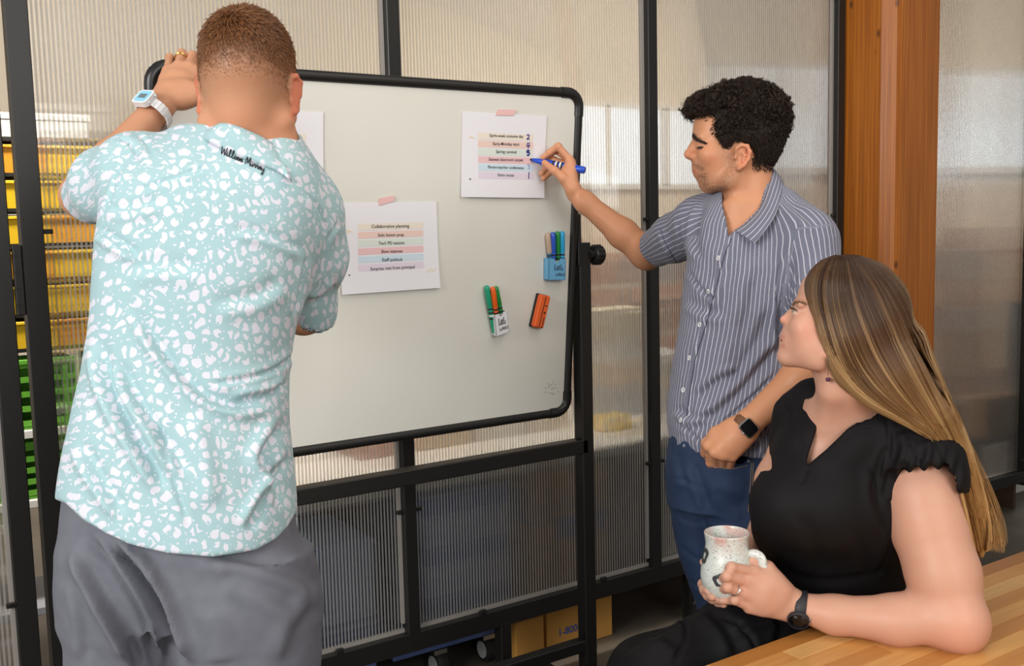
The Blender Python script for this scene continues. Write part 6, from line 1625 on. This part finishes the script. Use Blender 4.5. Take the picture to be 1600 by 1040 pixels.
# dress
M['dress'] = mat('black_crepe', (.0062, .0056, .0064), .7, spec=.18)
t = NT(M['dress']); t.bump(t.noise(t.obj(), 700, 2.0), .15, .0004)
s = Field()
s.loft([(P(1322, 640, 2.05), px2m(70, 2.05), .070), (P(1316, 680, 2.055), px2m(102, 2.055), .095), (P(1305, 730, 2.06), px2m(107, 2.06), .118), (P(1298, 785, 2.06), px2m(120, 2.06), .124), (P(1296, 830, 2.07), px2m(122, 2.07), .118), (P(1310, 880, 2.15), px2m(116, 2.15), .108), (P(1324, 935, 2.22), px2m(114, 2.22), .110), (P(1335, 1010, 2.28), px2m(120, 2.28), .130)], .03)
s.ell(P(1218, 785, 2.01), (.052, .07, .060), AXC, .05); s.ell(P(1290, 790, 1.975), (.068, .062, .070), AXC, .06)
s.chain([P(1342, 668, 2.01), P(1428, 708, 1.99)], (.052, .068), .04); s.chain([P(1356, 672, 1.985), P(1300, 722, 1.972)], (.030, .030), .03); s.chain([P(1300, 640, 2.055), P(1272, 627, 2.09), P(1250, 652, 2.12)], (.044, .042, .048), .03)
# flutter sleeve, near side
s.chain([P(1250, 650, 2.125), P(1236, 690, 2.14)], (.048, .046), .03)
slv = [(1330, 790), (1366, 775), (1374, 742), (1382, 733.5), (1400, 733), (1418, 731.5), (1432, 732.5), (1447, 729), (1460, 730), (1470, 726.5), (1480, 724), (1487, 738), (1495, 757), (1500, 772), (1512, 772)]
def sleeve_cut(p, d):
    x, y, dd = proj(p); L = np.array(slv); lim = np.interp(x, L[:,0], L[:,1]); near = ((p-P(1430, 728, 1.985))@(-nrm(P(1473, 895, 1.93)-P(1430, 728, 1.985))))
    axd = nrm(P(1473, 895, 1.93)-P(1430, 728, 1.985)); w_ = p-P(1430, 728, 1.985); h = w_@axd; rad = np.linalg.norm(w_-np.outer(h, axd), axis=1)
    m = np.ones(len(x), bool)
    return np.where(m, np.maximum(d, (y-lim)*dd/FPX), d).astype(np.float32)
sv = Field(); sv.chain([P(1405, 680, 1.995), P(1434, 722, 1.98), P(1438, 752, 1.975)], (.062, .082, .088), .03); sv.mod(sleeve_cut)
sv.cap(P(1437, 756, 1.975), P(1443, 790, 1.97), .079, .084, .004, 's'); s._add(lambda p: sv(p), P(1430, 715, 1.98), .13, .02, 'u')
slf = nrm(P(1212, 750, 2.18)-shF); s.mod(lambda p, d: np.where(proj(p)[0] < 1206, np.where(proj(p)[1] < 735, np.maximum(d, (proj(p)[1]-np.interp(proj(p)[0], [1180, 1199, 1206], [690, 702, 716]))*.0013), d), d).astype(np.float32))
# neckline
vn = [(1283, 560), (1279, 606), (1290, 629), (1279, 660), (1264, 704), (1258.5, 723), (1263, 727), (1290, 703), (1325, 668), (1346, 654), (1370, 643.5), (1352, 615), (1345, 560)]
def neckW(p, d):
    x, y, dd = proj(p); e = inpoly(x, y, vn)*dd/FPX; return np.where(dd < 2.06, np.maximum(d, -e), d).astype(np.float32)
s.mod(neckW)
s.cap(P(1326, 560, 1.99), P(1330, 632, 2.01), .056, .060, .004, 's')
# lap and skirt
s.chain([P(1330, 985, 2.29), P(1150, 1015, 2.15), P(1040, 1062, 2.10)], (.125, .092, .080), .05)
s.chain([P(1320, 985, 2.34), P(1160, 1000, 2.30), P(1010, 1058, 2.30)], (.120, .095, .078), .05)
s.chain([P(1040, 1062, 2.10), P(1030, 1220, 2.14), P(1040, 1420, 2.18)], (.080, .085, .095), .05); s.chain([P(1010, 1058, 2.30), P(1005, 1200, 2.30), P(1010, 1380, 2.30)], (.078, .085, .090), .06)
V, F = s.mesh(.0046); V, F = biggest(V, F)
fW = [([(1262,727),(1256,745),(1250,757)], 4, -.004, 'r'), ([(1368,667),(1340,672),(1316,684)], 5, .003, 's'), ([(1210,610),(1240,660),(1255,700)], 10, .003, 'c'), ([(1385,650),(1390,690),(1386,732)], 8, .006, 'c'), ([(1405,672),(1414,700),(1412,730)], 9, .008, 'r'), ([(1425,690),(1432,712),(1434,732)], 7, .007, 'c'), ([(1446,684),(1452,710),(1450,728)], 8, .008, 'r'), ([(1466,692),(1472,712),(1470,726)], 6, .005, 'c'), ([(1372,735),(1376,790),(1392,850)], 8, .007, 'c'), ([(1360,720),(1362,780),(1376,840)], 9, .007, 's'), ([(1388,690),(1372,720),(1366,760)], 8, .005, 's'),
 ([(1200,880),(1260,905),(1330,905),(1420,880)], 7, -.005, 'r'), ([(1240,800),(1270,860),(1280,900)], 14, .005, 's'), ([(1330,820),(1345,870),(1350,900)], 12, .005, 's'), ([(1395,840),(1380,880),(1370,905)], 10, .005, 'c'), ([(1185,860),(1205,920),(1200,960)], 8, .006, 'c'), ([(1215,890),(1235,940),(1225,985)], 8, .005, 'c'), ([(1235,960),(1180,970),(1140,990)], 10, .008, 's'), ([(1060,955),(1072,990),(1050,1040)], 9, .010, 'c'), ([(1095,950),(1130,985),(1150,1030)], 12, .009, 's'), ([(1120,955),(1165,985),(1185,1020)], 10, .008, 'c'), ([(1010,990),(1040,1000),(1060,1020)], 12, .006, 's'), ([(960,1020),(1000,1010),(1040,990)], 12, .006, 's'), ([(1200,950),(1215,975),(1205,1010)], 9, .006, 's')]
V = folds(V, F, fW); N = vnormals(V, F); V = V+N*(fbm(V, 32, 35)*.0015)[:,None]
x, y, d = proj(V); ruf = (x > 1378) & (x < 1505) & (y > 690) & (y < 780) & (d < 2.1); V = V+N*(ruf*np.clip((y-690)/40, 0, 1)*np.sin(x*.30+y*.08)*.0042)[:,None]
dress = body_obj('dress', V, F, M['dress'], woman)
for (xx, yy, dd_) in ((1040, 1500, 2.2), (1012, 1420, 2.3)):
    p = P(xx, yy, dd_); shoe(woman, np.array([p[0], p[1], 0]), (-.9, .3, 0), .25)

# hair: fall from the crown, past the cheek and down behind the shoulder
hpW = [(1259,456),(1261,440),(1268,425),(1285,409),(1310,400.5),(1345,402),(1385,417),(1420,450),(1446,505),(1463,550),(1481,600),(1501,655),(1521,715),(1537,770),(1546,815),(1545,848),(1535,876),(1527,866),(1516,818),(1507,775),(1497,738),(1479,705),(1450,681),(1420,664),(1385,647),(1350,631),(1325,613),(1305,592),(1296,574),(1290,548),(1282,525),(1274,498),(1264,476)]
hw = Field(); AXh = q.tilt(15)
hw.ell(q(1332, 471), (r(80), .0815, r(73)), AXh, .02); hw.ell(q(1345, 505), (r(68), .080, r(66)), AXh, .03)
hw.ell(q(1300, 476), (r(42), .0815, r(66)), AXh, .03); hw.ell(q(1296, 440), (r(38), .072, r(40)), AXh, .03); hw.ell(q(1305, 540), (r(28), .0785, r(60)), AXh, .03)
hw.chain([q(1335, 530, .025), P(1385, 590, 1.945), P(1440, 650, 1.955), P(1488, 718, 1.995), P(1516, 780, 2.02), P(1532, 862, 2.03)], (.062, .058, .046, .036, .028, .017), .04)
hw.chain([q(1360, 520, -.03), P(1410, 600, 2.04), P(1470, 680, 2.06), P(1505, 750, 2.06)], (.062, .055, .045, .03), .04)
hw.ecap(q(1300, 520, .058), q(1325, 590, .045), .026, .030, FW, .55, .03)
def hw_cut(p, d):
    x, y, dd = proj(p); e = inpoly(x, y, hpW)*dd/FPX; k = .010; h = np.maximum(k-np.abs(d-e), 0)/k; return (np.maximum(d, e)+h*h*k*.25).astype(np.float32)
hw.mod(hw_cut)
V, F = hw.mesh(.0045); V, F = biggest(V, F)
HG = [[(1300,403),(1275,417),(1260,447),(1265,477),(1275,505),(1288,545),(1302,582),(1338,622),(1395,652),(1450,682),(1485,716),(1505,775),(1519,835),(1528,872)],
 [(1308,402.5),(1290,424),(1284,460),(1291,500),(1303,545),(1322,585),(1362,620),(1418,652),(1464,688),(1496,728),(1512,785),(1524,840),(1531,871)],
 [(1315,402),(1317,430),(1324,470),(1337,515),(1357,560),(1387,605),(1424,645),(1462,684),(1492,725),(1511,772),(1523,815),(1531,850),(1534,873)],
 [(1322,401.5),(1349,424),(1371,465),(1390,510),(1412,560),(1438,610),(1465,655),(1490,700),(1510,745),(1525,790),(1534,830),(1538,860),(1537,874)],
 [(1330,401.5),(1374,414),(1411,447),(1436,497),(1454,547),(1472,592),(1491,642),(1509,692),(1524,737),(1536,780),(1543,815),(1544,845),(1538,872)]]
def resamp(p, n):
    p = catmull(np.array(p, float), 8); L = np.r_[0, np.cumsum(np.hypot(*np.diff(p, axis=0).T))]; t = np.linspace(0, L[-1], n); return np.stack([np.interp(t, L, p[:,0]), np.interp(t, L, p[:,1])], 1)
NPT = 40; HGr = np.array([resamp(g_, NPT) for g_ in HG])
def hcolW(t, s_, tone):
    base = ramp3(t, [(0, (.026,.0105,.0042)), (.16, (.040,.0165,.0066)), (.32, (.078,.034,.0135)), (.52, (.185,.090,.033)), (.8, (.37,.195,.068)), (1, (.45,.25,.085))])
    hi = ramp3(t, [(0, (.05,.022,.009)), (.12, (.15,.078,.033)), (.3, (.40,.245,.115)), (.6, (.48,.30,.125)), (1, (.50,.30,.11))])
    return base*(1-tone)+hi*tone
# colour the base shell along the same flow
x, y, d = proj(V); allg = HGr.reshape(-1, 2); ts = np.tile(np.linspace(0, 1, NPT), len(HG)); tt = np.empty(len(V))
for i in range(0, len(V), 4000):
    dd_ = np.hypot(x[i:i+4000,None]-allg[:,0], y[i:i+4000,None]-allg[:,1]); w_ = 1/(dd_+3)**3; tt[i:i+4000] = (w_*ts).sum(1)/w_.sum(1)
body_obj('hair_base', V, F, M['hair'], woman, attrs={'hcol': ('FLOAT_COLOR', np.hstack([hcolW(tt, 0, .12)*.85, np.ones((len(V), 1))]))})
bvH = BVHTree.FromPolygons([tuple(v) for v in V], [tuple(f) for f in F])
st = []; cl = []; tl = np.linspace(0, 1, NPT); rad = []
lockw = {}
for i in range(5200):
    s_ = rs.random() if i % 5 else rs.uniform(.72, 1.0); gs = s_*(len(HG)-1); k = min(int(gs), len(HG)-2); f_ = gs-k; px_ = HGr[k]*(1-f_)+HGr[k+1]*f_
    lock = int(s_*46); 
    if lock not in lockw: lockw[lock] = (rs.normal(), rs.uniform(0, 6.28), rs.random(), rs.normal())
    lw = lockw[lock]; jit = rs.normal()*1.6+lw[0]*2.2*np.sin(tl*5+lw[1]); tan = np.gradient(px_, axis=0); tan /= np.linalg.norm(tan, axis=1)[:,None]; nn = np.stack([-tan[:,1], tan[:,0]], 1)
    end = rs.uniform(.86, 1.0) if rs.random() < .7 else rs.uniform(.6, .95)
    pp = px_+nn*(jit*(.3+tl))[:,None]; lift = rs.uniform(.0012, .0046)+.0022*max(0, lw[3])*np.sin(tl*3.1); pts = []; dl = None; lf = np.broadcast_to(lift, (NPT,))
    for j in range(int(NPT*end)):
        v = Vector(nrm(ray(*pp[j]))); h = bvH.ray_cast(Vector(CC), v)
        if h[0] is None:
            if dl is None: continue
            pts.append((j, P(pp[j][0], pp[j][1], dl))); continue
        n_ = np.array(h[1]); p = np.array(h[0])+n_*lf[j]; dl = proj(p)[2]; pts.append((j, p))
    if len(pts) < 6: continue
    js = np.array([a for a, _ in pts]); P_ = np.array([c for _, c in pts])
    for _ in range(3): P_[1:-1] = .25*P_[:-2]+.5*P_[1:-1]+.25*P_[2:]
    # face-framing highlights and scattered lighter locks
    tone = np.clip(.85*math.exp(-((s_-.10)/.07)**2)*.9+(.75 if lw[2] > .80 else .25 if lw[2] > .55 else 0)*rs.uniform(.5, 1)+.12*rs.normal(), 0, 1)
    Q_ = np.empty((2*len(P_)-1, 3)); Q_[::2] = P_; Q_[1::2] = (P_[1:]+P_[:-1])/2; jj = np.linspace(js[0], js[-1], len(Q_)); tq = np.interp(jj, js, tl[js])
    for k2 in range(min(len(Q_), 34)):
        h = bvH.find_nearest(Vector(Q_[k2]))
        if h[0] is not None:
            w2 = min(1.0, (34-k2)/16)*min(1.0, max(0.0, (.024-h[3])/.010)); Q_[k2] = Q_[k2]*(1-w2)+(np.array(h[0])+np.array(h[1])*lf[0])*w2
    P_ = Q_
    c = hcolW(tq, s_, tone)*rs.uniform(.75, 1.25); st.append(P_); cl.append(c); rad.append(.00075 if rs.random() < .8 else .0011)
for i in range(120):       # stray wisps off the lower back
    s_ = rs.uniform(.75, 1.0); gs = s_*(len(HG)-1); k = min(int(gs), len(HG)-2); f_ = gs-k; px_ = (HGr[k]*(1-f_)+HGr[k+1]*f_)[18::2]; out = np.linspace(0, 1, len(px_))**1.3*rs.uniform(4, 34); pp = px_+np.stack([out, out*rs.uniform(-.5, .2)], 1)
    P_ = np.array([P(a, c, 2.0+.03*rs.random()) for a, c in pp]); st.append(P_); cl.append(hcolW(np.linspace(.45, 1, len(P_)), s_, .2)); rad.append(.00035)
hairs('hair', st, rad, M['hair'], woman, cl, .6)
# earring
M['gem'] = mat('dark_gem', (.10,.03,.07), .15, .2)
er_ = q(1294, 590, .058); g = G(); g.tube([q(1291, 556, .072), q(1294, 560, .076), q(1294.5, 570, .070), q(1294, 583, .060)], .0007, 6); ering = g.obj('earring', M['steel'], woman)
g = G(); g.lathe(er_-UP*.004, [(0, 0), (.0035, .0006), (.0048, .004), (.0035, .0074), (0, .008)], 14); g.obj('bead', M['gem'], ering, smooth=True)
# ring and watch
g = G(); rc = kn[2]*.45+fgs[2][0][1]*.55; ra = nrm(fgs[2][0][1]-kn[2]); ru = nrm(np.cross(ra, FW)); rv = np.cross(ra, ru); g.tube([rc+ru*.0112*math.cos(a)+rv*.0112*math.sin(a) for a in np.linspace(0, 6.2832, 25)[:-1]], .0011, 8, closed=True)
rg = g.obj('ring', M['steel'], woman, smooth=True); rn = nrm(-FW+UP*.4); rn = nrm(rn-ra*(rn@ra)); g = G(); g.lathe(rc+rn*.0112, [(.0008, 0), (.0026, .0018), (.0022, .0030), (0, .0034)], 8, (ra, np.cross(rn, ra), rn)); g.obj('stone', mat('clear_stone', (.9,.9,.92), .05), rg)
M['rubberblack'] = mat('black_silicone', (.016,.016,.019), .55)
wcW = P(1251, 948.5, 1.984); axW = nrm(P(1305, 958, 1.965)-P(1248, 948, 1.985)); wo = nrm(-FW*.80-UP*.52-RT*.28); wo = nrm(wo-axW*(wo@axW)); wsd = np.cross(axW, wo)
wwW = empty('wristwatch', wcW); wwW.parent = woman; wwW.location = Vector(wcW-ORG[woman.name]); ORG[wwW.name] = wcW
rows = []
for k in range(37):
    a = 2*math.pi*k/36; rad_ = wo*math.cos(a)+wsd*math.sin(a); c = wcW+rad_*.0318; rows.append([c-axW*.0105, c-axW*.0092+rad_*.0018, c+axW*.0092+rad_*.0018, c+axW*.0105])
G().grid(rows).obj('strap', M['rubberblack'], wwW, smooth=True)
fcW = wcW+wo*.0325-axW*.002; axl = (wsd, axW, wo)
G().lathe(fcW, [(.0170, -.004), (.0205, -.002), (.0208, .0045), (.0196, .0062), (.0180, .0062), (.0178, .0054)], 36, axl).obj('case', M['rubberblack'], wwW, auto=40)
G().lathe(fcW, [(.0180, .0050), (.0178, .0058), (0, .0059)], 36, axl).obj('screen', M['glassblack'], wwW, smooth=True)
for sg in (-1, 1): G().cyl(fcW+axW*.0200*1+wsd*sg*.006, fcW+axW*.0226+wsd*sg*.006, .0022, 10).obj('button', M['steel'], wwW)

# mug
mg = empty('mug', P(1136, 934, 2.0), 'speckled pale stoneware mug with dark ring marks, held by the seated woman', 'mug')
M['glaze'] = mat('speckled_glaze', (.6,.62,.6), .25, coat=.3)
t = NT(M['glaze']); o = t.obj(); z_ = t.n('ShaderNodeSeparateXYZ', i_0=o).outputs[2]
sp = t.ramp(t.noise(o, 330, 2.0), [(.34, (0,0,0)), (.40, (1,1,1))]); rim_ = t.n('ShaderNodeMapRange', i_Value=z_); rim_.inputs[1].default_value = .095; rim_.inputs[2].default_value = .130
pk_ = t.math('MULTIPLY', rim_.outputs[0], t.ramp(t.noise(o, 22, 2.0), [(.42, (0,0,0)), (.60, (1,1,1))]))
t.color(t.mix(sp, (.30,.29,.26), t.mix(pk_, t.ramp(t.noise(o, 30, 2.0), [(.3, (.55,.60,.57)), (.7, (.68,.70,.66))]), (.60,.36,.31))))
mb = ORG[mg.name]; MP = [(0, 0), (.026, 0), (.031, .003), (.043, .018), (.0500, .036), (.0512, .052), (.0480, .075), (.0432, .096), (.0412, .110), (.0425, .122), (.0440, .131)]
prof = MP+[(.0428, .1335), (.0408, .131), (.0385, .110), (.0405, .096), (.0450, .075), (.0480, .052), (.046, .036), (.036, .018), (0, .012)]
pr = catmull(np.array(prof), 4); G().lathe(mb, [(max(0, a), c) for a, c in pr], 56).obj('cup', M['glaze'], mg, smooth=True)
hd = [mb+Zh*.090+RT*.038-FW*.014, mb+Zh*.094+RT*.050-FW*.022, mb+Zh*.087+RT*.060-FW*.028, mb+Zh*.066+RT*.063-FW*.030, mb+Zh*.046+RT*.058-FW*.026, mb+Zh*.036+RT*.044-FW*.014]
G().tube(catmull(np.array(hd), 6), .0075, 12, flat=1.25).obj('handle', M['glaze'], mg, smooth=True)
def mug_r(z): return np.interp(z, [c for a, c in MP], [a for a, c in MP])
def mug_patch(ang, z0, rz, inner, m, name, lift):
    rows = []
    for i in range(4):
        rr_ = inner+(1-inner)*i/3; row = []
        for k in range(25):
            a = 2*math.pi*k/24; wob = 1+.10*math.sin(3*a+1)+.06*math.sin(5*a); z = z0+rz*rr_*math.sin(a)*wob; R_ = mug_r(z); th_ = ang+rz*rr_*.95*math.cos(a)*wob/R_
            row.append(mb+(RT*math.cos(th_)-FW*math.sin(th_))*(R_+lift)+Zh*z)
        rows.append(row)
    G().grid(rows).obj(name, m, mg, smooth=True)
M['glazeblack'] = mat('charcoal_glaze', (.045,.045,.05), .4)
for ang, z0 in ((2.02, .046), (3.0, .088), (.9, .055), (4.2, .05), (5.2, .08)): mug_patch(ang, z0, .0150, .48, M['glazeblack'], 'painted_ring', .0016)
print('woman', round(time.time()-tA, 1), 's', len(VW))
# stool under her
sto = empty('stool', (P(1330, 1000, 2.30)[0], P(1330, 1000, 2.30)[1], 0), 'dark stool under the seated woman, mostly hidden by table', 'stool')
sx, sy = ORG[sto.name][:2]; SZ = .505
G().lathe((sx, sy, SZ-.03), [(0, 0), (.165, 0), (.175, .008), (.175, .022), (.165, .03), (0, .03)], 32).obj('seat', M['counterwood'], sto, auto=40)
for k in range(4):
    a = .785+k*1.5708; G().cyl((sx+.12*math.cos(a), sy+.12*math.sin(a), SZ-.03), (sx+.17*math.cos(a), sy+.17*math.sin(a), 0), .014, 12).obj('leg', M['black'], sto)
for k in range(4):
    a = .785+k*1.5708; c = a+1.5708; G().cyl((sx+.155*math.cos(a), sy+.155*math.sin(a), .16), (sx+.155*math.cos(c), sy+.155*math.sin(c), .16), .008, 8).obj('rung', M['black'], sto)
print('script', round(time.time()-T0, 1), 's')
